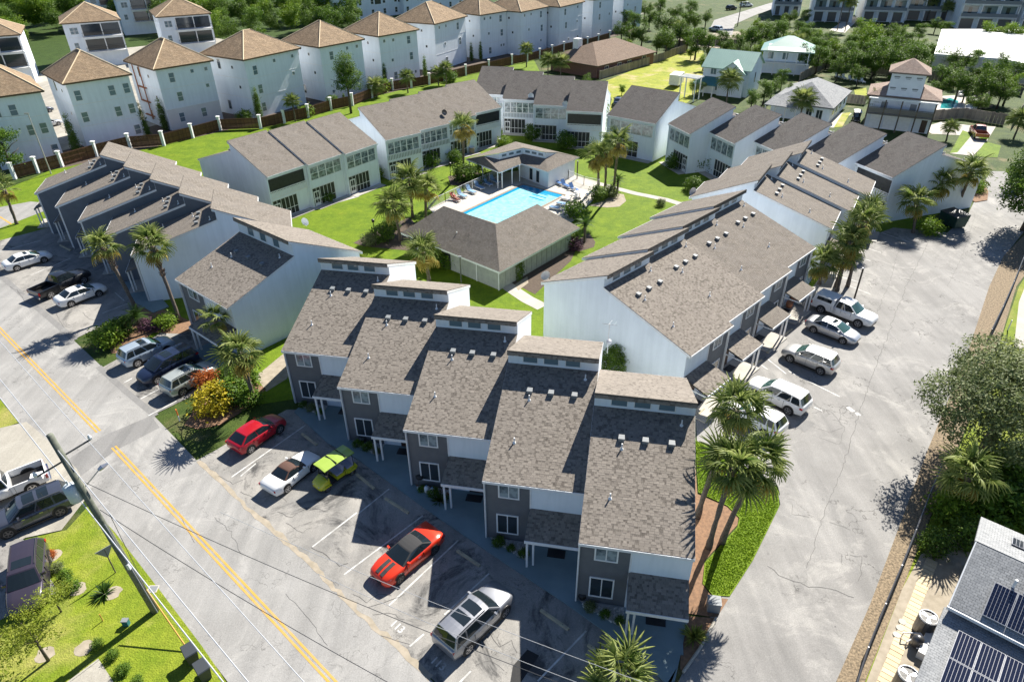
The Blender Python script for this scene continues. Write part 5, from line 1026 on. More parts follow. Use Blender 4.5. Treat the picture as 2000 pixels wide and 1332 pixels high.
# ================================================================ plants
def crown_mesh(name, mat, blobs, n, leaf, seed, flatness=.0, hollow=.55, cone=None):
    """leaf clumps: small folded leaf faces gathered in twig clumps over and inside the given ellipsoids"""
    r = random.Random(seed); mb = MB(); vol = [b[3]*b[4]*b[5] for b in blobs]
    for b, v in zip(blobs, vol):
        k = int(n*v/sum(vol))
        cx, cy, cz, rx, ry, rz = b; clumps = max(6, k//14)
        for c in range(clumps):
            d = Vector((r.gauss(0,1), r.gauss(0,1), r.gauss(0,1))).normalized(); q = hollow+(1-hollow)*r.random()**.6
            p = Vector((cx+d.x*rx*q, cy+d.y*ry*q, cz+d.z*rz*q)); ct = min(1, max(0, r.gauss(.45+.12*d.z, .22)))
            for j in range(k//clumps):
                o = p+Vector((r.gauss(0,1), r.gauss(0,1), r.gauss(0,.8)))*leaf*1.9
                nrm = (d*.6+Vector((r.gauss(0,.6), r.gauss(0,.6), r.gauss(.45,.6)))).normalized()
                a = nrm.orthogonal().normalized(); a.rotate(Matrix.Rotation(r.uniform(0,6.28), 3, nrm)); bb = nrm.cross(a); s = leaf*r.uniform(.6,1.35)
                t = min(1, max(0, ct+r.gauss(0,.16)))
                mb.vf([o-a*s, o-bb*s*.45+nrm*s*.1, o+a*s, o+bb*s*.45+nrm*s*.1], [(0,1,2,3)], t)
    return mb.mesh(name, mat)
def trunk_mesh(name, h, r0, limbs, seed, mat='bark', lean=(0,0)):
    r = random.Random(seed); mb = MB()
    mb.tube([(0,0,-.1),(lean[0]*.3+r.uniform(-.1,.1),lean[1]*.3,h*.35),(lean[0]*.7,lean[1]*.7+r.uniform(-.1,.1),h*.7),(lean[0],lean[1],h)], [r0*1.25,r0,r0*.75,r0*.4], 8)
    for k in range(limbs):
        a = 6.28*k/limbs+r.uniform(-.4,.4); z0 = h*r.uniform(.4,.85); L = h*r.uniform(.3,.6)
        u = z0/h; s = Vector((lean[0]*u, lean[1]*u, z0)); e = s+Vector((math.cos(a)*L*.8, math.sin(a)*L*.8, L*.55)); m_ = s.lerp(e,.5)+Vector((0,0,L*.08))
        mb.tube([s,m_,e], [r0*.42,r0*.28,r0*.1], 5)
    return mb.mesh(name, mat, True)
def plant(name, label, cat, loc, crown, trunk=None, rz=0, sc=1, group=None, cn='crown'):
    R = thing(name, label, cat, loc, rz, group); link(cn, crown, R)
    if trunk: link('trunk', trunk, R)
    R.scale = (sc,)*3 if not hasattr(sc, '__len__') else sc; return R
# shared foliage
TR = []
for i, (mt, hz, wd_, n_) in enumerate((('leaf_dark', 2.0, 2.5, 13), ('leaf_mid', 2.3, 2.1, 12), ('leaf_dark', 3.1, 1.9, 14), ('leaf_bright', 2.0, 2.2, 11))):
    rr = random.Random(200+i); bl = []
    for k in range(n_):
        a = rr.uniform(0,6.28); q = rr.random()**.5; z = rr.uniform(-1,1); e = math.sqrt(1-z*z*.8); r_ = rr.uniform(.6,1.25)
        bl.append((math.cos(a)*q*wd_*e, math.sin(a)*q*wd_*e, 4.7+z*hz, r_*1.1, r_*1.1, r_*.8))
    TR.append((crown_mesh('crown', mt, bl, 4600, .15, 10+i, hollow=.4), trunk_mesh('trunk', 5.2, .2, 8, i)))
BU = [crown_mesh('foliage', mt, [(0,0,.55,.75,.75,.6),(.3,.2,.75,.45,.45,.4)], 1500, .085, 30+i, hollow=.6) for i, mt in enumerate(('leaf_dark','leaf_mid','leaf_bright','leaf_yellow','leaf_red','leaf_purple','leaf_olive'))]
CYP = crown_mesh('crown', 'leaf_dark', [(0,0,1.2,.5,.5,1.3),(0,0,2.8,.42,.42,1.4),(0,0,4.2,.26,.26,1.1)], 3200, .1, 60, hollow=.7)
HEDGE = crown_mesh('foliage', 'leaf_dark', [(x,0,.55,.7,.6,.6) for x in (-1.6,-.9,-.2,.5,1.2)], 3600, .085, 62, hollow=.7)
# ---------------------------------------------------------------- palms
def fan_mesh(name, mat, seed, pet=.95, blade=1.2, nl=16, droop=.5):
    """one costapalmate frond: stalk along +x, then a fan of folded, drooping leaflets"""
    r = random.Random(seed); mb = MB()
    mb.bar((0,0,0),(pet,0,.0), .03, 4, .018, tint=.55)
    for k in range(nl):
        u = k/(nl-1)*2-1; a = u*rad(112); L = blade*(1-.32*abs(u)**2)*r.uniform(.9,1.08); ca, sa = math.cos(a), math.sin(a)
        o = Vector((pet-.08, 0, 0)); t0 = min(1, max(0, r.gauss(.45,.2))); wd = .05
        def P(s, side): 
            z = .12*math.sin(s*2.2)-droop*max(0, s-.35)**1.6*(.7+.5*abs(u)); sp = s*L*(1-.12*max(0,s-.5)); hw = wd*(min(1, s*2.6+.12))*(1-max(0, s-.45)/.55)**.8+.004
            return o+Vector((ca*sp-sa*side*hw, sa*sp+ca*side*hw, z*L+(-.035 if side else .02)))
        S_ = (0,.3,.6,.82,1.)
        for i in range(4):
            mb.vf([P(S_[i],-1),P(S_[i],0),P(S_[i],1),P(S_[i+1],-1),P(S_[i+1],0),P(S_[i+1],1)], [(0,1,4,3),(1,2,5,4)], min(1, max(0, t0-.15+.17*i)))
    return mb.mesh(name, mat)
FAN = [fan_mesh('frond', 'palm_leaf', s, droop=d, blade=b_, nl=q_) for s, d, b_, q_ in ((1,.35,1.2,16),(2,.65,1.3,15),(3,1.0,1.1,17),(4,.6,1.2,13),(5,.8,1.0,14),(6,1.2,1.25,15))]
FAN_OLD = [fan_mesh('dead_frond', 'palm_old', s, droop=1.1, blade=.95) for s in (11, 12)]
def palm(label, base, top, z, n=30, R=1., seed=1, group=None, old=6, r0=.17, rough=True, name='palm_tree', boots=0):
    """sabal palm: leaning trunk from base to the crown centre at height z, each frond its own part"""
    r = random.Random(seed); T = thing(name, label, 'palm tree', (base[0], base[1], 0), 0, group)
    dx, dy = top[0]-base[0], top[1]-base[1]; mb = MB(); pts = []; rs = []; N = 14
    for k in range(N+1):
        u = k/N; s = u**1.35; pts.append((dx*s+.04*r.gauss(0,1)*u*(1-u), dy*s+.04*r.gauss(0,1)*u*(1-u), -.05+z*u)); rs.append(r0*(1.35-.5*u) if u < .12 else r0*(1+.12*r.gauss(0,.6)*rough+(.45*(u-.75)/.25 if u > .75 else 0)))
    mb.tube(pts, rs, 9); part('trunk', mb, 'palm_bark', T, smooth=True)
    if boots:
        mb = MB()
        for k in range(boots):
            u = r.uniform(.62, .97); p = Vector((dx*u**1.35, dy*u**1.35, z*u)); a = r.uniform(0, 6.28); d = Vector((math.cos(a), math.sin(a), .9)); mb.bar(p+Vector((d.x,d.y,0))*r0*.8, p+d*r0*2.1, .05, 4, .02)
        o = part('leaf_boots', mb, 'boot', T); o['kind'] = 'stuff'
    for k in range(n):
        u = (k+.5)/n; a = k*2.39996+r.uniform(-.2,.2); dead = k >= n-old; el = rad(82-132*u**.9+r.uniform(-15,15)-(22 if dead else 0))
        f = (FAN_OLD if dead else FAN)[r.randrange(2 if dead else 6)]
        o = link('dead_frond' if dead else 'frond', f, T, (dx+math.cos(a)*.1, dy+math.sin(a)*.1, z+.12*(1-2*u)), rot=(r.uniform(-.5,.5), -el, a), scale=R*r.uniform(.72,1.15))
    return T
GP = 'sabal palms of the courtyard complex'
palm('tall left palm of the three leaning palms at the near corner', (12.10,31.07), (13.27,31.45,8.70), 8.7, 26, 1.05, 1, old=5, boots=24)
palm('middle palm of the three at the near corner with the widest crown', (12.22,28.58), (12.34,27.97,7.40), 7.4, 30, 1.2, 2, old=4, boots=24)
palm('right hand palm leaning over the lawn island at the near corner', (13.15,28.94), (13.97,28.35,7.30), 7.3, 27, 1.1, 3, old=4, boots=20)
palm('palm with a shaggy trunk beside the slate sided row', (-37.92,59.26), (-38.93,59.11,6.90), 6.9, 26, .95, 4, boots=40)
palm('palm with a forked shaggy trunk at the pale gable of the left row', (-32.37,56.67), (-33.76,58.37,7.30), 7.3, 28, 1.05, 5, boots=50)
palm('small palm standing before the wide corner townhouse', (-24.87,49.77), (-25.56,49.97,4.30), 4.3, 15, .85, 6, old=2)
palm('palm between the silver green suv and the red hatchback', (-21.07,43.82), (-20.83,43.20,5.20), 5.2, 29, 1.05, 7)
palm('short yellow green palm at the bottom edge beside the sidewalk', (5.68,18.87), (5.32,19.16,1.70), 1.7, 24, 1.15, 8, old=0)
palm('palm in front of the low hip roofed pool house', (-8.87,64.78), (-9.02,63.07,4.20), 4.2, 31, 1.15, 9, old=12)
palm('large palm in the courtyard clump left of the pool, nearest the hip roof', (-13.35,75.17), (-13.40,73.21,5.20), 5.2, 32, 1.3, 10, old=6)
palm('palm at the back of the courtyard clump left of the pool', (-12.71,82.29), (-12.23,79.43,6.00), 6, 32, 1.25, 11, old=8)
palm('palm at the right of the courtyard clump left of the pool', (-10.94,81.74), (-10.41,80.04,4.60), 4.6, 28, 1.15, 12, old=10)
palm('lone tall palm with orange dead fronds before the long roofed row', (-7.03,99.40), (-6.24,90.35,9.20), 9.2, 23, 1.2, 13, old=13)
palm('left palm of the tall trio beside the courtyard path', (12.61,93.61), (11.50,88.70,5.80), 5.8, 23, 1.2, 14, old=8); palm('middle palm of the tall trio beside the courtyard path', (13.41,92.34), (12.54,87.65,6.60), 6.6, 23, 1.2, 15, old=8); palm('right palm of the tall trio beside the courtyard path, tallest', (14.31,90.29), (13.41,83.61,9.00), 9, 23, 1.25, 16, old=8)
for k, (b, t, z, L) in enumerate((((35.24,62.57), (35.46,63.39,7.00), 7, 'tallest palm of the clump by the far right trio'), ((34.02,62.59), (33.95,62.06,5.50), 5.5, 'left palm of the clump by the far right trio'), ((32.53,63.19), (31.44,61.54,3.40), 3.4, 'lowest palm of the clump behind the canopied pickup'), ((33.81,61.70), (34.21,62.73,3.60), 3.6, 'leaning palm of the clump over the canopied pickup'), ((41.59,74.01), (40.72,72.16,4.50), 4.5, 'yellowing palm of the clump below the screened balcony'))):
    palm(L, b, t, z, 27, 1.1, 20+k, old=6)
palm('palm left of the green dumpster', (48.92,76.09), (48.65,76.95,3.60), 3.6, 28, 1.2, 26); palm('palm behind the green dumpster against the pale gable', (56.03,83.31), (53.87,81.69,4.40), 4.4, 29, 1.25, 27); palm('tall palm leaning over the drive by the dumpster', (58.83,84.13), (56.21,80.20,6.20), 6.2, 28, 1.2, 28)
palm('palm under the live oak beside the solar roofed house', (29.17,31.10), (28.83,31.18,3.60), 3.6, 26, 1.1, 29, old=3)
palm('palm on the left grass bank with a rough leaning trunk', (-63.31,81.25), (-63.32,81.63,4.50), 4.5, 15, .95, 30, boots=30)
# palms along the fence and in far yards: two crowns joined from the same fronds, copied
FARP = []
for v in range(2):
    r = random.Random(70+v); mb = MB()
    for k in range(30):
        u = (k+.5)/30; a = k*2.4; el = rad(75-115*u+r.uniform(-9,9)); me = FAN[k%4]; mat_ = Matrix.Rotation(a,4,'Z') @ Matrix.Rotation(-el,4,'Y')
        mb.vf([mat_ @ x.co for x in me.vertices], [tuple(p.vertices) for p in me.polygons], r.uniform(.2,.9))
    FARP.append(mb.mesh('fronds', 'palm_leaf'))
ft = MB(); ft.tube([(0,0,-1.),(.05,0,-.5),(0,0,0)], [.09,.075,.1], 6); FT = ft.mesh('trunk', 'palm_bark', True)
def far_palm(b, h, label, sc=1.1, group=None, v=0):
    R = thing('palm_tree', label, 'palm tree', (b[0], b[1], 0), v*1.3, group); link('fronds', FARP[v%2], R, (0,0,h), scale=sc); link('trunk', FT, R, (0,0,h), scale=(1.8,1.8,h)); return R
for k, (b, h, L, s) in enumerate((((-40.23,129.02), 3.6, 'fence palm before the second white house from the pine', .9), ((-28.03,147.77), 2.2, 'low spreading palm at the fence right of the pine', 1.2), ((-21.87,151.21), 3.2, 'fence palm with pale dead fronds before a white house', 1.), ((-15.84,157.80), 2.6, 'left fence palm of the pair near the back row', 1.), ((-14.20,158.75), 3.4, 'right fence palm of the pair near the back row', 1.), ((4.14,177.19), 4.2, 'slim palm on the lawn strip behind the back row', 1.), ((8.93,166.37), 3.4, 'left palm before the brown roofed cottage', 1.2), ((11.84,165.14), 3.4, 'right palm before the brown roofed cottage', 1.2), ((43.34,139.58), 4.4, 'palm in front of the green roofed house', 1.4), ((53.01,125.97), 3.8, 'palm at the porch of the grey roofed cottage', 1.4), ((64.66,123.20), 4.6, 'left palm before the wrapped tower house', 1.), ((68.24,121.43), 4.2, 'right palm before the wrapped tower house', 1.), ((73.33,113.52), 2.2, 'sago like palm on the far front lawn', .8), ((47.57,206.81), 4.5, 'palm behind the cottage fence', 1.2), ((74.08,239.67), 8, 'tall slim palm beside the far road', 1.1), ((72.15,181.89), 4.5, 'palm at the second green roofed house', 1.3), ((102.40,229.62), 9, 'left tall palm before the far terrace', 1.1), ((103.92,227.52), 8, 'right tall palm before the far terrace', 1.1), ((85.39,114.64), 3, 'palm at the right edge beyond the drive', 1.2), ((139.48,247.12), 6, 'left palm before the far terrace houses', 1.2), ((141.20,240.16), 5, 'right palm before the far terrace houses', 1.2))):
    far_palm(b, h, L, s, None, k)
def sago(label, base, z, seed, R=1., mt='sago_leaf', nm='sago_palm', nf=26, tr=True, elmax=75):
    r = random.Random(seed); T = thing(nm, label, 'cycad', (base[0],base[1],0), 0)
    if tr: mb = MB(); mb.tube([(0,0,-.05),(.03,0,z*.5),(0,0,z)], [.17,.15,.17], 8); part('trunk', mb, 'palm_bark', T)
    mb = MB(); n = 15
    for i in range(n):
        u = i/(n-1); x = 1.25*u; zc = .25*math.sin(u*2.6)-.45*u*u; L = .34*math.sin(.35+u*2.5)
        for s in (-1,1): mb.vf([(x-.02,0,zc),(x+.05,0,zc),(x+.16,s*L,zc-.05)], [(0,1,2)], .3+.5*u)
    me = mb.mesh('frond', mt)
    for k in range(nf):
        a = k*2.4; el = rad(elmax-95*(k/nf)); link('frond', me, T, (0,0,z), rot=(0,-el,a), scale=R*r.uniform(.85,1.1))
    return T
sago('cycad in the bed between the left bays', (-35.83,55.59), 1.1, 1, 1.05); sago('cycad beside the tall palm trio', (14.81,90.28), 1.7, 2, 1.); sago('cycad at the right end of the hip roofed pool house', (8.71,74.12), 2.2, 3, 1.1)
sago('tall cycad at the near corner of the lawn fence', (-40.78,109.83), .8, 4, 1.2)
def yucca(label, base, R=1., mt='yucca_leaf', seed=0, n=70, nm='yucca'):
    r = random.Random(seed); T = thing(nm, label, 'plant', (base[0],base[1],0)); mb = MB()
    for k in range(n):
        a = r.uniform(0,6.28); el = rad(r.uniform(8,85)); L = R*r.uniform(.75,1.05); d = Vector((math.cos(a)*math.cos(el), math.sin(a)*math.cos(el), math.sin(el))); s = Vector((-math.sin(a), math.cos(a), 0))*.045*R
        p = d*.08; m_ = d*L*.55; e = d*L+Vector((0,0,-.12*L)); mb.vf([p-s*.6,p+s*.6,m_+s,m_-s,e], [(0,1,2,3),(3,2,4)], r.random())
    part('leaves', mb, mt, T); return T
yucca('yellow green spiky yucca in the kerbed bed by the drive', (9.84,22.39), 1.0, seed=2, n=110); yucca('spiky green plant on the left front lawn', (-24.14,25.54), .95, 'sago_leaf', 3, 70); yucca('dark round spiky plant at the entry behind the white jugs', (-5.02,32.64), .85, 'sago_leaf', 4, 90)
# ---------------------------------------------------------------- shrubs
def bush(label, b, s, v, nm='shrub', group=None, rz=0): return plant(nm, label, 'shrub', b, BU[v], None, rz, s, group, 'foliage')
bush('yellow croton shrub in the grass island by the red hatchback', (-23.95,42.86), (1.9,1.9,1.7), 3, rz=.4); bush('red croton behind the yellow croton shrub', (-25.46,45.83), (1.6,1.1,1.3), 4)
for k, (b, s) in enumerate((((-22.91,44.05), 1.7), ((-22.49,45.72), 1.6), ((-23.76,46.17), 1.4), ((-21.26,43.48), 1.2))): bush(('leafy shrub right of the yellow croton','leafy shrub behind the yellow croton, nearest the palm','low leafy shrub behind the red croton','small shrub at the foot of the palm by the red hatchback')[k], b, s, 1, rz=k)
bush('bright green shrub at the street edge of the left grass', (-37.28,52.47), (1.7,1.7,1.7), 2); bush('dark shrub beside the bright green shrub', (-36.90,54.23), 1.5, 0); bush('purple ground shrub behind the ice blue suv', (-34.73,55.57), (1.7,1.2,.7), 5); bush('light green shrub by the leaning palm base', (-33.24,55.55), 1.2, 2)
for k, (b, s, v, L) in enumerate((((-15.46,75.21), 1.7, 0, 'dark shrub in the bed left of the hip roof'), ((-16.87,74.08), 1.2, 6, 'grey green shrub in the bed left of the hip roof'), ((-14.89,78.57), 1.3, 1, 'shrub under the courtyard palm clump'), ((-6.93,96.25), 1.9, 0, 'broad dark shrub left of the pool pavilion'), ((-5.01,95.33), 2., 0, 'dark shrub against the pool pavilion'), ((8.39,81.81), 1.8, 1, 'round shrub at the right of the pool terrace'), ((11.91,88.02), 1.5, 0, 'dark shrub under the tall palm trio'), ((13.57,88.94), 1.4, 6, 'pale shrub in the pale stone bed'), ((6.58,73.30), 1.6, 0, 'shrub at the hip roof right corner'), ((7.40,72.29), 1.2, 5, 'reddish shrub at the hip roof right corner'), ((0.72,64.96), (.8,.8,2.0), 0, 'slim clipped shrub at the hip roof near corner'), ((-12.59,102.63), 2.0, 1, 'round green shrub by the long row screen door'), ((-8.58,104.25), 1.5, 1, 'green shrub behind the lone tall palm'), ((-24.98,87.96), 1.2, 1, 'shrub by the left courtyard patio'), ((-20.21,97.04), 1.7, 2, 'shrub by the narrow passage wall'), ((9.16,111.14), 2.2, 0, 'dark clipped shrub on the back lawn'), ((3.83,116.51), 2., 0, 'dark round shrub before the back row'), ((27.83,100.34), 2., 0, 'dark red brown shrub before the glazed corner room'), ((31.00,99.09), 2.2, 0, 'dark shrub by the second screened porch'), ((25.51,91.22), 1.5, 0, 'dark shrub at the far end of the courtyard path'), ((-0.99,111.43), 1.6, 2, 'light shrub at the end of the long row'), ((0.27,108.12), 1.3, 1, 'small shrub behind the pool pavilion'), ((50.73,75.75), 1.6, 2, 'yellow green clipped shrub by the dumpster'), ((64.39,89.66), 1.5, 2, 'plant in the small bed by the far drive'), ((19.98,85.59), .8, 6, 'thin twiggy shrub at the lawn edge by the right row'), ((-9.10,68.22), 2., 1, 'shrub under the palm before the hip roof'), ((-7.38,68.19), 1.6, 1, 'small shrub left of the pool house door'))):
    bush(L, b, s, v, rz=k*.7)
bush('green vine covering the end balcony of the back row', (15.13,119.24), (2.2,1.6,5.), 0, nm='climbing_vine')
plant('shrub', 'tall dark shrub against the big pale gable wall', 'shrub', (8.20,46.20), crown_mesh('foliage', 'leaf_dark', [(0,0,1.6,1.2,1.2,1.7),(.4,.2,2.6,.8,.8,.9)], 5200, .09, 64, hollow=.7), None, 0, 1, None, 'foliage')
plant('hedge', 'clipped round hedge under the glazed porch of the courtyard row', 'hedge', (25.68,102.32), HEDGE, None, hd(120), 1.7, None, 'foliage')
for k, b in enumerate(((-49.84,129.33), (-27.78,152.38), (-13.50,161.84), (-35.96,141.56), (-38.92,132.61))): bush(('shrub in the fence bed at the bottom of the white houses','pale shrub right of the pine','shrub at the right fence palms','small dark shrub at the fence by the pine','yellow green fence shrub')[k], b, (1.7,2.2,1.8,1.5,1.7)[k], (1,2,1,0,2)[k])
foliage('leaf_young', (.14,.2,.015), (.36,.4,.05), .45)
# left front lawn: young trees, small shrubs
YT = crown_mesh('crown', 'leaf_young', [(0,0,2.6,1.6,1.5,1.1),(.6,.5,3.3,1.,1.,.8),(-.8,-.3,2.2,1.1,1.1,.8)], 2300, .07, 80, hollow=.1)
YTt = trunk_mesh('trunk', 2.6, .07, 6, 81)
plant('young_tree', 'airy young tree over the left front lawn, nearest the plum suv', 'tree', (-25.08,21.37), YT, YTt, .4, 1.05); plant('young_tree', 'airy young tree over the left front lawn, at the bottom edge', 'tree', (-26.20,19.42), YT, YTt, 2., 1.25); plant('young_tree', 'small airy tree drooping over the plum suv bonnet', 'tree', (-26.05,24.36), YT, YTt, 4., .62)
for k, (b, s, v) in enumerate((((-28.86,28.28), .4, 4), ((-27.86,27.30), .45, 6), ((-27.01,26.66), .5, 1), ((-26.17,25.85), .6, 1), ((-22.82,22.19), .4, 0), ((-21.68,21.58), .42, 1), ((-20.71,20.70), .45, 1), ((-19.70,20.04), .4, 1))): bush(('reddish sprig at the top of the left lawn planting','olive sprig below the lawn mower sign','leafy sprig in the left lawn planting row','larger leafy sprig in the left lawn planting row','dark sprig in the long pole shadow','small shrub right of the paved path top','small shrub right of the paved path, middle','small shrub right of the paved path, bottom')[k], b, s, v, rz=k)
for k, b in enumerate(((-25.48,21.73), (-23.53,22.10), (-23.72,25.61), (-25.94,25.92), (-28.76,28.39))):
    ring = [(b[0]+math.cos(a)*.55*random.Random(k*9+int(a*9)).uniform(.7,1.1), b[1]+math.sin(a)*.5) for a in [i*.524 for i in range(12)]]; flat('planting_bed', ring, .022, 'sand')
# ---------------------------------------------------------------- trees
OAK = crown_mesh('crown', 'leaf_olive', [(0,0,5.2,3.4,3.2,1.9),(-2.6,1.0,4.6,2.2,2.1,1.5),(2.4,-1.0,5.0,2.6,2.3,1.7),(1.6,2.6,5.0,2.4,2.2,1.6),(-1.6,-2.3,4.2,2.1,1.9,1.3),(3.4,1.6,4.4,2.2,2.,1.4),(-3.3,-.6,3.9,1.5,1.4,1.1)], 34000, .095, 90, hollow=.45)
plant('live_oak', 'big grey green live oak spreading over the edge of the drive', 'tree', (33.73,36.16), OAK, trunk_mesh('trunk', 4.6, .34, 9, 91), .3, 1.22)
OAK2 = crown_mesh('crown', 'leaf_dark', [(0,0,4.8,2.8,2.8,2.2),(-1.8,-1.2,3.6,2.,1.9,1.5),(1.2,1.8,4.2,2.,2.,1.7),(-.6,-2.8,3.,1.6,1.6,1.2)], 16000, .12, 92, hollow=.5)
plant('shade_tree', 'dark shade tree at the right edge beside the far drive', 'tree', (62.74,76.56), OAK2, trunk_mesh('trunk', 4.2, .26, 7, 93), 0, 1.5)
for k, b in enumerate(((28.26,28.77), (31.12,30.85), (34.39,33.11), (28.45,30.88), (33.12,30.83), (26.02,28.19), (34.42,34.59), (30.93,31.98))): bush(('dark shrub by the meter corner of the solar roofed house','shrub behind the solar roofed house ridge','shrub under the live oak at the right edge','shrub along the cable fence under the palm','shrub at the right edge above the solar roof','shrub in the shade beside the stepping stones','shrub deep under the live oak','low shrub at the palm foot under the oak')[k], b, (1.5,2.2,2.4,1.6,2.,1.2,2.3,1.6)[k], (0,1,1,2,0,0,1,2)[k])
PINE = crown_mesh('crown', 'leaf_dark', [(0,0,8.6,1.7,1.7,1.8),(.5,.2,6.4,2.2,2.1,1.4),(-.9,-.3,5.2,1.6,1.6,1.),(1.2,.4,4.9,1.4,1.4,.9),(-.4,.5,7.4,1.9,1.9,1.2)], 9000, .12, 95, hollow=.5)
plant('pine_tree', 'tall pine standing alone against the white houses', 'tree', (-30.86,134.60), PINE, trunk_mesh('trunk', 8, .19, 5, 96), 0, 1.08)
plant('leafy_tree', 'loose green tree at the left edge before the white house', 'tree', (-74.72,99.57), TR[1][0], TR[1][1], 0, 1.0)
for k, (b, s) in enumerate((((-71.53,111.25), 1.05), ((-63.84,119.79), 1.0), ((-62.34,123.91), .95), ((-47.59,131.42), .95), ((-27.37,156.24), .85), ((-19.69,166.43), .8), ((-17.77,174.45), .75), ((-9.79,185.59), .75), ((-7.45,186.84), .75), ((-34.26,144.47), .5))):
    plant('cypress', ('slim dark cypress at the second white house corner','left cypress of the leaning pair between white houses','right cypress of the leaning pair between white houses','cypress before the fourth white house','cypress left of the sixth white house','left cypress between the sixth and seventh white houses','right cypress between the sixth and seventh white houses','left cypress by the eighth white house','right cypress by the eighth white house','tiny cypress beside the pine trunk')[k], 'tree', b, CYP, None, k, (s,s,s*(1.15 if k != 9 else .6)), None)
rT = random.Random(5); GW = 'trees of the dense wood behind the white houses'
for k in range(120):
    u = rT.random(); x = -235+u*205; y = 205+u*40+110*rT.random(); v = rT.choice((0,1,1,3,3))
    if y > 345: continue
    plant('wood_tree', 'leafy green tree in the dense wood behind the white houses', 'tree', (x, y, 0), TR[v][0], None, rT.uniform(0,6), rT.uniform(1.2,1.9), GW)
for k, (x, y) in enumerate(((-170.5,250.4),(-156.0,233.8),(-192.9,283.2),(-161.5,249.9),(-192.4,290.4),(-88.9,230.2),(-85.8,240.2),(-78.3,237.7),(-102.7,264.3),(-75.3,250.6),(-99.7,277.3),(-96.5,291.5),(-65.5,239.0),(-56.5,228.4),(-50.0,236.1),(-56.5,243.9),(-120.8,309.0),(-128.1,306.2),(-144.1,319.3),(-188.2,305.5),(-163.0,268.0),(-173.0,296.6),(-187.7,297.6),(-84.3,283.3),(-74.8,269.0),(-97.6,316.0),(-67.6,262.1),(-83.9,207.6),(-85.3,203.7),(-152.4,224.0),(-154.2,241.9),(-140.3,210.4),(-143.4,233.1),(-141.9,279.9),(-151.2,311.2),(-88.6,216.3),(-79.4,207.4),(-72.6,211.2),(-71.2,224.4),(-67.0,229.0),(-60.0,226.7),(-51.1,214.4),(-45.7,214.1),(-163.8,308.7),(-144.5,206.5),(-127.1,279.0),(-130.4,301.5),(-96.0,240.8),(-106.8,258.4),(-87.8,257.2),(-77.3,239.7),(-62.6,255.7),(-62.1,274.8),(-76.2,290.1),(-56.7,261.5))):
    v = k % 4
    b = (x, y); plant('wood_tree', 'leafy green tree in the dense wood behind the white houses', 'tree', b, TR[v][0], None, k, 1.1+.4*((k*7)%5)/5, GW)
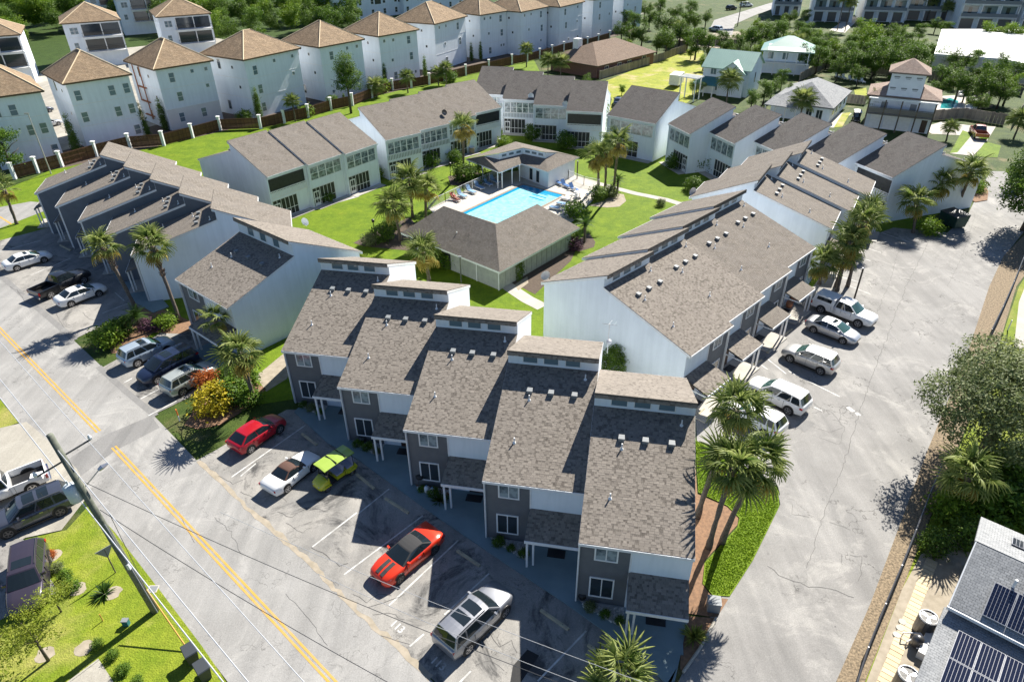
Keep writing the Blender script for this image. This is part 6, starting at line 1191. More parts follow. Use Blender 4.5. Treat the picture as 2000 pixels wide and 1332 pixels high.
far = [(32.7,199.1,0.858,2,1),(36.2,200.0,0.99,2,1),(38.8,191.0,0.792,0,1),(40.9,189.0,1.122,0,1),(46.8,200.9,1.056,0,1),(47.4,184.3,1.056,1,1),(45.6,216.1,1.122,0,1),(44.4,234.2,0.924,2,1),(50.6,184.6,0.858,1,1),(30.9,190.8,0.594,3,1),(56.8,225.3,0.99,0,1),(56.7,190.0,0.66,0,2),(59.7,190.2,0.726,1,2),(65.0,195.7,0.858,1,2),(68.4,198.2,0.99,0,2),(73.1,199.7,0.99,1,2),(81.5,217.9,0.858,0,2),(69.0,174.6,0.924,0,2),(68.9,166.3,0.99,0,3),(71.5,166.5,0.858,1,3),(79.2,185.0,0.924,0,3),(79.2,197.0,0.792,1,3),(80.8,179.8,0.792,3,3),(77.7,161.5,0.99,0,4),(81.1,162.1,1.056,0,4),(84.7,165.2,1.122,1,4),(85.2,159.0,1.122,2,4),(92.9,169.8,1.056,0,4),(90.9,160.9,0.99,1,4),(90.9,184.2,1.188,3,4),(96.0,198.6,1.122,3,4),(103.2,200.2,0.924,0,4),(100.9,166.3,0.858,0,5),(102.0,162.1,0.924,0,5),(105.9,163.5,0.792,1,5),(95.7,139.0,1.056,2,5),(91.6,136.0,0.99,2,5),(90.2,141.2,0.924,0,5),(97.0,136.5,0.858,3,5),(89.0,146.2,0.792,1,5),(128.9,196.6,0.99,3,5),(131.8,194.7,0.99,3,5),(134.1,192.9,0.99,3,5),(126.1,212.0,0.66,1,5),(45.9,158.2,0.528,2,2),(38.7,145.8,0.528,0,0),(50.2,138.1,0.66,1,2),(53.1,142.4,0.66,0,2),(58.1,150.9,0.594,1,2),(46.7,134.5,0.528,6,2),(55.4,138.4,0.528,2,2),(73.3,159.0,0.726,0,3),(16.3,151.6,0.528,0,1),(46.2,171.1,0.528,3,0),(46.4,184.8,0.462,3,0),(87.6,129.7,0.594,0,5),(23.5,147.3,0.33,3,1),(70.2,91.1,0.594,0,5),(38.6,228.0,0.792,1,1),(55.4,248.2,0.858,0,1),(61.9,254.4,0.858,1,1),(50.1,174.3,0.594,1,2),(59.2,182.4,0.66,0,2),(65.9,185.7,0.792,2,2),(71.3,197.4,0.792,1,2),(74.4,193.1,0.792,3,2),(73.8,183.1,0.792,0,3),(76.1,181.5,0.792,1,3),(75.8,171.4,0.66,2,3),(76.8,164.7,0.726,0,3),(79.0,160.6,0.792,1,4),(81.8,160.4,0.792,0,4),(86.8,162.6,0.792,1,4),(89.1,162.5,0.792,0,4),(96.0,171.8,0.858,1,4),(81.1,172.5,0.858,1,4),(88.3,180.5,0.858,3,4),(92.7,180.6,0.924,0,4),(99.2,185.9,0.858,2,4),(84.3,192.6,0.792,0,3),(83.7,205.4,0.792,1,3),(90.4,238.5,0.726,0,2),(72.6,215.6,0.792,3,2),(64.9,201.7,0.66,3,2),(90.2,154.4,0.726,2,4),(95.2,152.6,0.792,0,5),(97.5,149.9,0.792,2,5),(93.9,133.6,0.792,0,5),(102.1,151.2,0.726,0,5),(75.5,215.4,0.792,0,2),(32.6,213.0,0.792,0,1),(36.7,231.3,0.858,1,1),(46.4,255.4,0.858,0,1),(52.9,261.9,0.858,1,1),(53.6,224.8,0.858,1,1),(63.1,237.8,0.792,0,1),(57.0,196.0,0.726,1,2),(48.1,196.4,0.726,1,1),(56.0,182.2,0.594,2,2),(62.4,180.4,0.726,3,2),(68.1,182.3,0.726,0,2),(83.4,212.3,0.726,1,3),(96.2,240.5,0.66,1,3),(82.6,196.8,0.792,3,3),(78.0,179.7,0.726,1,3),(78.4,172.8,0.726,0,3),(87.0,184.6,0.792,1,4),(92.4,194.2,0.858,3,4),(97.0,194.0,0.858,3,4),(93.2,177.1,0.792,0,4),(102.8,187.6,0.792,1,4),(102.6,182.0,0.726,3,4),(103.2,176.8,0.66,1,5),(115.5,205.8,0.726,1,4),(128.4,221.8,0.66,0,5),(109.0,204.3,0.726,3,4),(85.9,172.2,0.858,1,4),(75.7,153.9,0.66,0,4),(83.3,153.6,0.66,1,4),(88.6,158.8,0.66,0,4),(86.8,150.8,0.66,1,4),(87.8,142.5,0.594,0,5),(90.2,138.7,0.66,1,5),(97.1,146.4,0.726,0,5),(106.4,154.8,0.792,2,5),(106.4,149.5,0.792,1,5)]
NM = ['dense dark green tree','mid green tree','tall layered dark tree','bright green tree']
SIDE = ['by the brown roofed cottage','in the clump beyond the white houses','around the green roofed houses','in the clump behind the grey roofed cottage','behind the wrapped tower house','near the long white flat roof']
ORD = [w_+' from the left' for w_ in 'first second third fourth fifth sixth seventh eighth ninth tenth eleventh twelfth thirteenth fourteenth fifteenth sixteenth seventeenth eighteenth nineteenth twentieth'.split()]+['last from the left']*9
far.sort(key=lambda t: t[0]/t[1]); CNT = {}
for k, (x, y, s, v, sd_) in enumerate(far):
    v = v if v < 4 else 1; b = (x, y); side = SIDE[sd_]
    kk_ = CNT.get((v, sd_), 0); CNT[(v, sd_)] = kk_+1
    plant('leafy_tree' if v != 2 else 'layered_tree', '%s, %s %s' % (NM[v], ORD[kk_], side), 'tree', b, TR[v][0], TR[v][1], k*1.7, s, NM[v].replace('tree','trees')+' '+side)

# thick grass standing proud of the sheets nearest the camera
def tufts(name, poly, z, n, mat, seed, h=.09):
    r = random.Random(seed); mb = MB(); xs = [p[0] for p in poly]; ys = [p[1] for p in poly]
    def inside(x, y):
        c = False
        for i in range(len(poly)):
            (x1,y1),(x2,y2) = poly[i], poly[i-1]
            if (y1 > y) != (y2 > y) and x < (x2-x1)*(y-y1)/(y2-y1)+x1: c = not c
        return c
    k = 0
    while k < n:
        x, y = r.uniform(min(xs),max(xs)), r.uniform(min(ys),max(ys))
        if not inside(x, y): continue
        k += 1; a = r.uniform(0,6.28); s = r.uniform(.03,.07); hh_ = h*r.uniform(.5,1.5); t = min(1,max(0,r.gauss(.5,.25)))
        mb.vf([(x-math.cos(a)*s,y-math.sin(a)*s,z),(x+math.cos(a)*s,y+math.sin(a)*s,z),(x+r.uniform(-.06,.06),y+r.uniform(-.06,.06),z+hh_)], [(0,1,2)], t)
    tag(part(name, mb, mat, None), 'thick green grass of the lawn island beside the drive', 'grass', kind='stuff')
foliage('leaf_grass', (.1,.19,.008), (.22,.33,.016), .5)
tufts('grass', [(13.70,38.53),(15.13,37.10),(16.14,36.01),(17.53,34.60),(18.17,33.50),(17.67,31.91),(14.57,27.53),(12.56,25.13),(11.67,25.17),(11.30,25.96),(11.76,27.37),(14.57,30.17),(14.96,31.04),(14.41,32.13),(12.76,33.28)], .05, 12000, 'leaf_grass', 1, .045)
# ================================================================ street furniture and small things
def post_rail(pts, label, name='pool_fence', h=1.25, mat='white'):
    R = thing(name, label, 'fence', (0,0,0)); mb = MB()
    for a, b in zip(pts[:-1], pts[1:]):
        a, b = Vector(a), Vector(b); L = (b-a).length; n = max(1, int(L/1.8))
        for k in range(n+1):
            p = a.lerp(b, k/n); part('post', MB().box((p.x-.04,p.y-.04,0),(p.x+.04,p.y+.04,h+.08)), mat, R)
        for z in (.15, h): part('rail', MB().bar((a.x,a.y,z),(b.x,b.y,z),.03,4), mat, R)
        for k in range(int(L/.16)): p = a.lerp(b, k*.16/L); mb.box((p.x-.012,p.y-.012,.15),(p.x+.012,p.y+.012,h))
    o = part('pickets', mb, mat, R); o['kind'] = 'stuff'
post_rail([(-10.85,84.87),(-8.88,87.57),(-6.63,90.81),(-4.23,94.03),(-1.90,97.00)], 'white picket fence along the left side of the pool terrace'); post_rail([(6.48,98.13),(8.48,96.29),(10.49,93.66),(12.54,92.36)], 'white picket fence at the right end of the pool terrace')
def lounger(label, b, h, cloth='blue_cloth', group=None, frame='white'):
    R = thing('sun_lounger', label, 'sun lounger', b+(.03,), hd(h), group)
    part('frame', MB().box((-.34,-.95,.22),(-.28,.95,.3)).box((.28,-.95,.22),(.34,.95,.3)).box((-.28,-.95,.22),(.28,-.89,.3)), frame, R)
    part('seat', MB().box((-.3,-.9,.3),(.3,.35,.36)), cloth, R); part('backrest', MB().hexa([(-.3,.35,.3),(.3,.35,.3),(.3,.41,.28),(-.3,.41,.28),(-.3,.85,.95),(.3,.85,.95),(.3,.92,.92),(-.3,.92,.92)]), cloth, R)
    for x in (-.31,.31):
        for y in (-.8,.3): part('leg', MB().box((x-.03,y-.03,0),(x+.03,y+.03,.22)), frame, R)
for k, p in enumerate(((-6.76,89.43),(-5.56,90.98),(-4.47,92.58),(-3.34,94.01),(-2.33,95.05))): lounger('%s blue lounger of the row by the left pool fence' % ('nearest','second','middle','fourth','farthest')[k], p, -50+180 if 0 else -40, 'blue_pale', 'blue sun loungers by the left pool fence')
for k, p in enumerate(((6.77,94.18),(7.86,92.89),(8.91,91.43))): lounger('%s dark blue lounger on the right pool terrace' % ('left','middle','right')[k], p, -35, 'blue_cloth', 'dark blue loungers on the right terrace')
for k, p in enumerate(((7.70,87.74),(7.02,85.90),(5.97,84.48))): lounger('%s pale lounger at the near right side of the pool' % ('far','middle','near')[k], p, 120, 'blue_pale' if k else 'white', 'loungers at the near right side of the pool')
# terrace table under a closed parasol
R = thing('terrace_table', 'round white table with chairs on the right pool terrace', 'table', (9.49,89.04)+(.03,)); part('table_top', MB().bar((0,0,.7),(0,0,.74),.6,16), 'white', R); part('leg', MB().bar((0,0,0),(0,0,.7),.05), 'white', R)
for k in range(3):
    a = 2.1*k; c = thing('terrace_chair', ('white chair left of the terrace table','white chair behind the terrace table','white chair right of the terrace table')[k], 'chair', ((9.49,89.04)[0]+math.cos(a)*1.05, (9.49,89.04)[1]+math.sin(a)*1.05, .03), a+math.pi/2)
    part('seat', MB().box((-.25,-.25,.4),(.25,.25,.45)), 'white', c); part('backrest', MB().box((-.25,-.28,.45),(.25,-.23,.9)), 'white', c)
    for x in (-.22,.22):
        for y in (-.22,.22): part('leg', MB().box((x-.02,y-.02,0),(x+.02,y+.02,.4)), 'white', c)
# people at the pool: skinned figures
def person(label, loc, rz, joints, edges, radii, skin, clothing):
    me = bpy.data.meshes.new('body'); me.from_pydata(joints, edges, []); me.materials.append(MT[skin])
    T = thing('person', label, 'person', loc, rz); o = link('body', me, T); o.modifiers.new('skin', 'SKIN'); sv = me.skin_vertices[0].data if me.skin_vertices else None
    if sv is None:
        bm = bmesh.new(); bm.from_mesh(me); bm.verts.layers.skin.verify(); bm.to_mesh(me); bm.free(); sv = me.skin_vertices[0].data
    for s, r in zip(sv, radii): s.radius = (r, r)
    sv[0].use_root = True; o.modifiers.new('sub', 'SUBSURF').levels = 1; o.modifiers[-1].render_levels = 1
    hp = Vector(joints[3]); mb = MB()
    for i in range(8):
        for j in range(12):
            f = lambda i, j: hp+Vector((math.sin(i*math.pi/8)*math.cos(j*math.pi/6)*.115, math.sin(i*math.pi/8)*math.sin(j*math.pi/6)*.115, .03+math.cos(i*math.pi/8)*.12))
            if i < 5: mb.face([f(i,j),f(i+1,j),f(i+1,j+1),f(i,j+1)])
    part('hair', mb, 'hair', T, True)
    a, b, ra = clothing[:3]; mb = MB(); mb.tube([Vector(joints[0])+Vector((0,0,-.02)), Vector(joints[0]).lerp(Vector(joints[1]),.5), Vector(joints[1])], [.17,.155,.16], 10); part('clothes', mb, clothing[3], T, True)
J = [(0,0,.46),(0,.3,.62),(0,.5,.8),(0,.58,.92),(-.1,-.05,.45),(-.12,-.5,.52),(-.12,-.92,.42),(-.12,-1.05,.5),(.1,-.05,.45),(.12,-.5,.5),(.12,-.92,.42),(.12,-1.05,.5),(-.2,.42,.72),(-.3,.15,.5),(-.22,-.1,.5),(.2,.42,.72),(.3,.15,.5),(.22,-.1,.5)]
E_ = [(0,1),(1,2),(2,3),(0,4),(4,5),(5,6),(6,7),(0,8),(8,9),(9,10),(10,11),(2,12),(12,13),(13,14),(2,15),(15,16),(16,17)]
RD = [.15,.15,.09,.1,.1,.07,.05,.045,.1,.07,.05,.045,.06,.045,.035,.06,.045,.035]
lounger('lounger with a sunbather at the near left of the pool', (-7.60,88.11), -40, 'red_cloth'); person('person reclining on the red lounger nearest the hip roof', (-7.60,88.11)+(.0,), hd(-40), J, E_, RD, 'skin', (0,1,.16,'red_cloth'))
J2 = [(0,0,.92),(0,.02,1.2),(0,.03,1.45),(0,.05,1.6),(-.1,0,.88),(-.12,.05,.48),(-.12,0,.08),(-.12,.14,.04),(.1,0,.88),(.12,-.02,.48),(.13,-.1,.08),(.13,.04,.04),(-.2,.02,1.38),(-.28,.05,1.1),(-.25,.2,.95),(.2,.02,1.38),(.27,.0,1.1),(.24,.12,.92)]
person('person in orange standing behind the dark blue loungers', (7.95,96.31)+(.03,), hd(160), J2, E_, RD, 'skin', (0,1,.16,'orange'))
# wheel stops
for k, (a, b, L) in enumerate((((-16.14,39.75),(-14.70,38.45),'wheel stop in front of the white roadster bay'), ((-11.11,35.31),(-9.64,33.89),'wheel stop by the lime golf cart'), ((-8.72,32.97),(-6.98,31.61),'wheel stop in the empty bay right of the golf cart'), ((-3.55,28.47),(-2.09,27.29),'wheel stop behind the orange coupe'), ((1.51,24.18),(3.00,22.93),'wheel stop ahead of the silver suv'), ((3.99,21.99),(4.92,21.15),'wheel stop nearest the bottom palm'), ((20.90,48.35),(21.99,49.12),'wheel stop by the white suv in the drive bays'), ((22.85,50.24),(23.87,51.40),'wheel stop by the pale silver suv'), ((25.42,53.20),(26.43,54.18),'wheel stop at the silver sedan'), ((-54.01,74.56),(-51.99,73.10),'wheel stop by the white sedan of the left bays'), ((14.56,41.55),(15.27,42.31),'wheel stop hidden behind the palm fronds'))):
    d = Vector((b[0]-a[0], b[1]-a[1])); R = thing('wheel_stop', L, 'wheel stop', ((a[0]+b[0])/2,(a[1]+b[1])/2,.012), math.atan2(d.y,d.x), 'concrete wheel stops'); l = d.length/2
    part('block', MB().prismx([(-.1,0),(.1,0),(.07,.13),(-.07,.13)], -l, l), 'wheel_stop', R)
    for x in (-l*.6, l*.6): part('pin', MB().bar((x,0,.12),(x,0,.145),.03,6), 'metal_dark', R)
# gravel beds with stones and small plants below the front windows of the near row
hh = rad(10.6); ey = Vector((math.sin(hh), math.cos(hh))); ex = Vector((math.cos(hh), -math.sin(hh)))
for i in range(5):
    o = Vector((3.46,24.52))+i*(-6.08*ex+3.66*ey); r = random.Random(i); Lp = lambda x, y: o+ex*x+ey*y
    poly = [Lp(.25,.3),Lp(2.85,.3),Lp(2.85,-1.15),Lp(.6,.0)]; flat('planting_bed', [tuple(p) for p in poly], .115, 'gravel' if i != 2 else 'mulch')
    mb = MB()
    for k in range(170):
        x = r.uniform(.5,2.8); y = r.uniform(-.05-1.0*(x-.5)/2.3, .22); p = Lp(x,y); s = r.uniform(.05,.11); t = r.random()*.6
        mb.vf([(p.x-s,p.y,.11),(p.x,p.y-s,.11),(p.x+s,p.y,.11),(p.x,p.y+s,.11),(p.x+s*.2,p.y,.11+s*1.1)], [(0,1,4),(1,2,4),(2,3,4),(3,0,4)], t)
    tag(part('pebbles', mb, 'stone', None), 'white pebbles in the bed below the %s front window' % ('first','second','third','fourth','last')[i], 'pebbles', kind='stuff')
    for k in range(3): bush('%s clump in the pebble bed of the %s front townhouse' % (('left','middle','right')[k], ('first','second','third','fourth','last')[i]), tuple(Lp(.9+k*.85,-.15-.28*k)), r.uniform(.35,.55), r.choice((0,1,6)))
def pot(label, p, s, mat='black', z=.1, nm='plant_pot'):
    R = thing(nm, label, 'pot', p+(z,)); part('vessel', MB().tube([(0,0,0),(0,0,.3*s),(0,0,.55*s)], [.2*s,.3*s,.26*s], 12), mat, R, True); return R
bbq = thing('kettle_grill', 'black kettle grill standing by the middle front window', 'grill', (-6.44,34.20)+(.1,)); part('bowl', MB().tube([(0,0,.55),(0,0,.7),(0,0,.85),(0,0,1.0)], [.15,.3,.3,.1], 14), 'black', bbq, True)
for k in range(3): part('leg', MB().bar((math.cos(2.1*k)*.2,math.sin(2.1*k)*.2,.6),(math.cos(2.1*k)*.3,math.sin(2.1*k)*.3,0),.02), 'metal_dark', bbq)
for k in range(2):
    R = thing('water_jug', ('left white jug beside the spiky plant','right white jug beside the spiky plant')[k], 'jug', ((-5.94,33.51)[0]+k*.4, (-5.94,33.51)[1]-.18*k, .11)); part('body', MB().tube([(0,0,0),(0,0,.05),(0,0,.38),(0,0,.46),(0,0,.52)], [.14,.18,.18,.07,.05], 12), 'white', R, True); part('cap', MB().bar((0,0,.52),(0,0,.56),.06,8), 'blue_pale', R)
pot('dark pot under the second front window', (-11.31,38.63), .9, 'bin'); pot('dark round planter at the near corner window', (3.95,24.91), 1.0, 'black'); pot('terracotta pot on the red bed of the hip roof corner', (7.21,72.86), .8, 'terracotta', 0)
# utility pole with wires at the left street edge
M('tank', (.55,.6,.62), rough=.5)
PB = (-20.66,24.37); PH = 13.4
PT = (-21.61,24.24,13.40)
R = thing('utility_pole', 'tall greenish wooden utility pole with crossarms leaning over the street edge', 'utility pole', PB+(0,))
part('pole', MB().tube([(0,0,-.3),(0,0,PH*.5),(0,0,PH)], [.22,.18,.15], 12), 'pole_wood', R, True)
TX, TY = PT[0]-PB[0], PT[1]-PB[1]; R.rotation_euler = (-TY/PH, TX/PH, 0)
sv_ = Vector((-.741,.671)); sn = Vector((.671,.741))       # along the street / towards it
for z, L0, L1 in ((PH-1.7,-1.3,.1),(PH-1.35,.1,1.35)):
    part('crossarm', MB().bar((sn.x*L0,sn.y*L0,z),(sn.x*L1,sn.y*L1,z+.1),.05,6), 'metal_dark', R)
for z, d in ((PH-.4,.0),(PH-1.25,1.35),(PH-1.7,-1.3)): part('insulator', MB().tube([(sn.x*d,sn.y*d,z),(sn.x*d,sn.y*d,z+.12),(sn.x*d,sn.y*d,z+.3)], [.06,.1,.04], 8), 'lamp_clear', R)
tf = part('transformer', MB().tube([(-.45,-.1,PH-4.2),(-.45,-.1,PH-4.15),(-.45,-.1,PH-3.2),(-.45,-.1,PH-3.1)], [.24,.32,.32,.18], 14), 'tank', R, True); part('bushing', MB().bar((-.45,-.1,PH-3.1),(-.45,-.1,PH-2.85),.05), 'lamp_clear', tf)
part('arm_bracket', MB().bar((0,0,PH-3.6),(sn.x*1.1,sn.y*1.1,PH-3.0),.035), 'metal', R); sl_ = part('street_lamp_head', MB().tube([(sn.x*1.0,sn.y*1.0,PH-3.05),(sn.x*1.2,sn.y*1.2,PH-2.98),(sn.x*1.5,sn.y*1.5,PH-2.95)], [.09,.14,.06], 8), 'metal', R)
mb = MB(); mb.box((-.2,.05,4.6),(-.05,.25,5.1)); mb.box((.05,-.2,3.9),(.2,-.05,4.3)); part('cable_box', mb, 'lamp_clear', R)
part('riser_pipe', MB().bar((.17,-.1,0),(.13,-.08,PH*.55),.045), 'grey_box', R)
def wire(label, a, b, sag, r, mat='metal_dark', n=14):
    a, b = Vector(a), Vector(b); pts = [a.lerp(b,k/n)-Vector((0,0,4*sag*(k/n)*(1-k/n))) for k in range(n+1)]
    tag(part('overhead_wire', MB().tube(pts, r, 5), mat, None), label, 'wire')
M('wire_pale', (.6,.6,.6), rough=.4, metal=.5)
pb = Vector(PB); top = lambda d, z: Vector((pb.x+TX*z/PH+sn.x*d, pb.y+TY*z/PH+sn.y*d, z)); far_ = lambda p, s: Vector((p.x+sv_.x*s, p.y+sv_.y*s, p.z))
wire('pale wire along the street from the pole top', far_(top(0,PH-.1),50), far_(top(0,PH-.1),-38), .8, .02, 'wire_pale'); wire('pale wire along the street on the street side arm', far_(top(1.35,PH-.95),50), far_(top(1.35,PH-.95),-38), .8, .017, 'wire_pale')
wire('pale cable along the lawn side of the pole', far_(top(-.25,PH-4),50), far_(top(-.25,PH-4),-38), .5, .03, 'wire_pale')
wire('upper dark service wire crossing the street to the front row', top(.2,PH-3.2), (7.12,15.41,4.20), .7, .016); wire('lower dark service wire crossing the street', top(.2,PH-5.2), (-0.16,15.22,3.00), .7, .018)
wire('pale service wire over the parked silver suv', (-14.82,24.11,8.30), (9.03,15.62,5.00), .5, .013, 'wire_pale'); wire('second pale service wire over the bottom bays', (-9.74,21.97,6.20), (6.48,15.75,4.60), .4, .013, 'wire_pale')
gp = Vector(PB)+Vector((-.741,.671))*-1.2; R = thing('guy_guard', 'yellow plastic guy wire guard running down beside the bins', 'guy wire', (0,0,0)); e0 = (-17.60,21.75); part('guard', MB().bar((PB[0]+.25,PB[1]-.2,2.2),(e0[0],e0[1],0),.045), 'paint_yellow', R); part('guy_wire', MB().bar((PB[0],PB[1],8),(PB[0]+.25,PB[1]-.2,2.2),.015), 'metal_dark', R)
R = thing('light_pole', 'slim grey light pole on the left behind the slate row', 'light pole', (-69.89,100.60)+(0,)); part('pole', MB().bar((0,0,0),(0,0,9),.09,8,.06), 'concrete', R); part('lamp_head', MB().box((-.5,-.12,8.9),(.1,.12,9.05)), 'metal', R); wire('thin wire from the slim light pole', Vector((-69.89,100.60)+(8.8,)), Vector((-84.20,103.35)+(8.,)), .3, .02)
R = thing('lamp_post', 'dark wooden post in the drive bays by the canopied pickup', 'post', (34.77,59.84)+(0,)); part('pole', MB().bar((0,0,0),(.1,.2,3.4),.09,8), 'wood_post', R); part('cap', MB().bar((.1,.2,3.4),(.1,.2,3.45),.1,8), 'metal', R)
R = thing('lamp_post', 'short wooden post by the courtyard path', 'post', (9.75,96.26)+(0,)); part('pole', MB().bar((0,0,0),(0,0,2.6),.09,8), 'wood_post', R); part('cap', MB().bar((0,0,2.6),(0,0,2.66),.1,8), 'metal', R)
R = thing('lamp_post', 'grey post before the hip roofed pool house', 'post', (-5.37,64.25)+(0,)); part('pole', MB().bar((0,0,0),(0,0,2.9),.07,8), 'pole_wood', R); part('lamp_head', MB().box((-.15,-.1,2.9),(.15,.1,3.1)), 'grey_box', R)
for b, L in (((-16.70,76.74), 'black lantern post in the courtyard bed'), ((-8.92,97.86), 'black lantern post at the round bed behind the pool')):
    R = thing('lantern_post', L, 'lamp', b+(0,)); part('pole', MB().bar((0,0,0),(0,0,1.7),.05,8), 'black', R); part('lantern', MB().tube([(0,0,1.7),(0,0,1.75),(0,0,2.05),(0,0,2.15)], [.08,.16,.2,.03], 6), 'black', R)
# bins, signs, boxes on the left lawn
for p, L, rz in (((-17.25,21.30), 'dark wheelie bin behind, at the street edge', .7), ((-16.25,20.37), 'dark wheelie bin nearest the camera', .75)):
    R = thing('wheelie_bin', L, 'bin', p+(.01,), rz, 'dark bins at the street edge'); part('body', MB().hexa([(-.24,-.28,.05),(.24,-.28,.05),(.24,.28,.05),(-.24,.28,.05),(-.31,-.38,.98),(.31,-.38,.98),(.31,.36,.98),(-.31,.36,.98)]), 'bin', R)
    part('lid', MB().hexa([(-.33,-.42,.985),(.33,-.42,.985),(.33,.4,.985),(-.33,.4,.985),(-.3,-.38,1.03),(.3,-.38,1.03),(.3,.36,1.1),(-.3,.36,1.1)]), 'bin', R); part('handle', MB().bar((-.28,.43,1.0),(.28,.43,1.0),.025), 'black', R)
    for s in (-1,1): part('wheel', MB().bar((s*.2,.32,.11),(s*.28,.32,.11),.11,12), 'rubber', R)
R = thing('yield_sign', 'back of a triangular grey road sign on the lawn by the pole', 'road sign', (-24.25,27.07)+(0,)); part('post', MB().bar((0,0,0),(0,0,2.1),.035), 'wood_post', R); g = MB(); d_ = sn*.5
g.vf([(d_.x,d_.y,2.2),(-d_.x,-d_.y,2.2),(0,0,1.4),(d_.x+.02,d_.y-.02,2.2),(-d_.x+.02,-d_.y-.02,2.2),(.02,-.02,1.4)], [(0,1,2),(5,4,3),(0,3,4,1),(1,4,5,2),(2,5,3,0)]); part('plate', g, 'grey_box', R)
R = thing('marker_post', 'orange topped marker post on the grass by the street', 'marker', (-26.22,41.48)+(0,)); part('post', MB().bar((0,0,0),(0,0,.55),.05,8), 'white', R); part('cap', MB().bar((0,0,.55),(0,0,1.15),.052,8), 'orange', R)
R = thing('marker_stake', 'short yellow stake on the left front lawn', 'marker', (-23.36,23.77)+(0,)); part('post', MB().bar((0,0,0),(0,0,.6),.03), 'paint_yellow', R)
R = thing('meter_box', 'small teal utility box in the left lawn', 'utility box', (-21.87,23.50)+(0,)); part('case', MB().box((-.16,-.12,0),(.16,.12,.42)), 'teal_roof', R); part('lid', MB().box((-.18,-.14,.42),(.18,.14,.46)), 'grey_box', R)
R = thing('utility_hatch', 'pale concrete hatch in the verge by the pole', 'hatch', (-21.44,25.87)+(0,)); part('slab', MB().box((-.3,-.25,0),(.3,.25,.03)), 'concrete_white', R); part('lid', MB().box((-.24,-.19,.03),(.24,.19,.04)), 'grey_box', R)
R = thing('transformer_box', 'grey utility cabinet on the mulch by the lawn island', 'utility box', (11.37,24.22)+(0,), hd(10)); part('case', MB().box((-.35,-.3,0),(.35,.3,.7)), 'grey_box', R); part('lid', MB().box((-.38,-.33,.7),(.38,.33,.76)), 'grey_box', R)
# dumpster
R = thing('dumpster', 'dark green dumpster by the pale gable at the far drive', 'dumpster', (54.81,78.31)+(0,), hd(75)); part('body', MB().hexa([(-1.2,-.8,.15),(1.2,-.8,.15),(1.2,.8,.15),(-1.2,.8,.15),(-1.35,-.95,1.5),(1.35,-.95,1.5),(1.35,.95,1.7),(-1.35,.95,1.7)]), 'dumpster', R)
for x0, x1 in ((-1.36,-.02),(.02,1.36)): part('lid', MB().hexa([(x0,-.97,1.5),(x1,-.97,1.5),(x1,.97,1.7),(x0,.97,1.7),(x0,-.97,1.56),(x1,-.97,1.56),(x1,.97,1.76),(x0,.97,1.76)]), 'bin', R)
for k in range(4): part('rib', MB().box((-1.1+k*.73,-.93,.3),(-1.02+k*.73,-.82,1.4)), 'dumpster', R)
flat('planting_bed', [(61.91,86.82),(65.40,91.65),(67.12,92.23),(66.14,89.61),(64.08,86.39),(62.09,85.69)], .1, 'mulch', depth=.1)
# satellite dishes
def dish(label, p, z, az, r=.42, mat='grey_box'):
    R = thing('satellite_dish', label, 'satellite dish', (p[0],p[1],z), hd(az)); n = 14; mb = MB()
    rings = [[(math.cos(2*math.pi*k/n)*r*u, -.12*(1-u*u)+0, math.sin(2*math.pi*k/n)*r*u+.55) for k in range(n)] for u in (.05,.4,.75,1.)]
    for a, b in zip(rings[:-1], rings[1:]):
        for k in range(n):
            q = [a[k],a[(k+1)%n],b[(k+1)%n],b[k]]; mb.face(q); mb.face([(x,y-.012,z_) for x,y,z_ in q[::-1]])
    part('reflector', mb, mat, R, True); part('mast', MB().bar((0,-.1,0),(0,-.12,.55),.03), 'metal', R); part('feed_arm', MB().bar((0,-.1,.2),(0,.45,.4),.02), 'metal', R)
dish('dish on the courtyard eave of the wide corner townhouse', (-22.15,68.18,5.00), 4.9, 200, .45, 'lamp_clear'); dish('dark dish on the long brown roof', (-10.08,106.40,7.00), 6.6, 200, .45, 'metal_dark'); dish('dish cluster at the big pale gable, upper', (3.03,53.83,5.80), 5.6, 160, .45, 'lamp_clear'); dish('dark dish at the big pale gable, lower', (3.43,53.51,5.40), 5.2, 100, .42, 'metal_dark'); dish('pale dish at the eave of the far right trio', (20.86,74.28,5.70), 5.6, 150, .5, 'lamp_clear'); dish('left pale dish on the back row roof', (-1.54,117.31,6.00), 5.8, 190, .5, 'lamp_clear'); dish('middle pale dish on the back row roof', (3.60,119.55,6.10), 5.9, 190, .5, 'lamp_clear'); dish('right pale dish on the back row roof', (9.05,113.79,6.10), 5.9, 190, .5, 'lamp_clear')
# TV aerial on the near row
R = thing('roof_aerial', 'white mast with aerial and small dish at the rear of the near row', 'aerial', (7.17,42.31,5.50)); part('mast', MB().bar((0,0,0),(0,0,2.6),.03), 'white', R)
mb = MB(); mb.bar((-.5,.3,2.45),(.55,-.25,2.6),.018); mb.bar((-.1,0,2.5),(.25,.45,2.62),.012); mb.bar((-.1,0,2.5),(-.45,-.3,2.62),.012); mb.bar((.3,-.12,2.56),(.55,.2,2.66),.01)
part('antenna', mb, 'metal', R); part('reflector', MB().tube([(.05,-.1,1.1),(.05,-.16,1.15)], [.22,.05], 10), 'white', R)
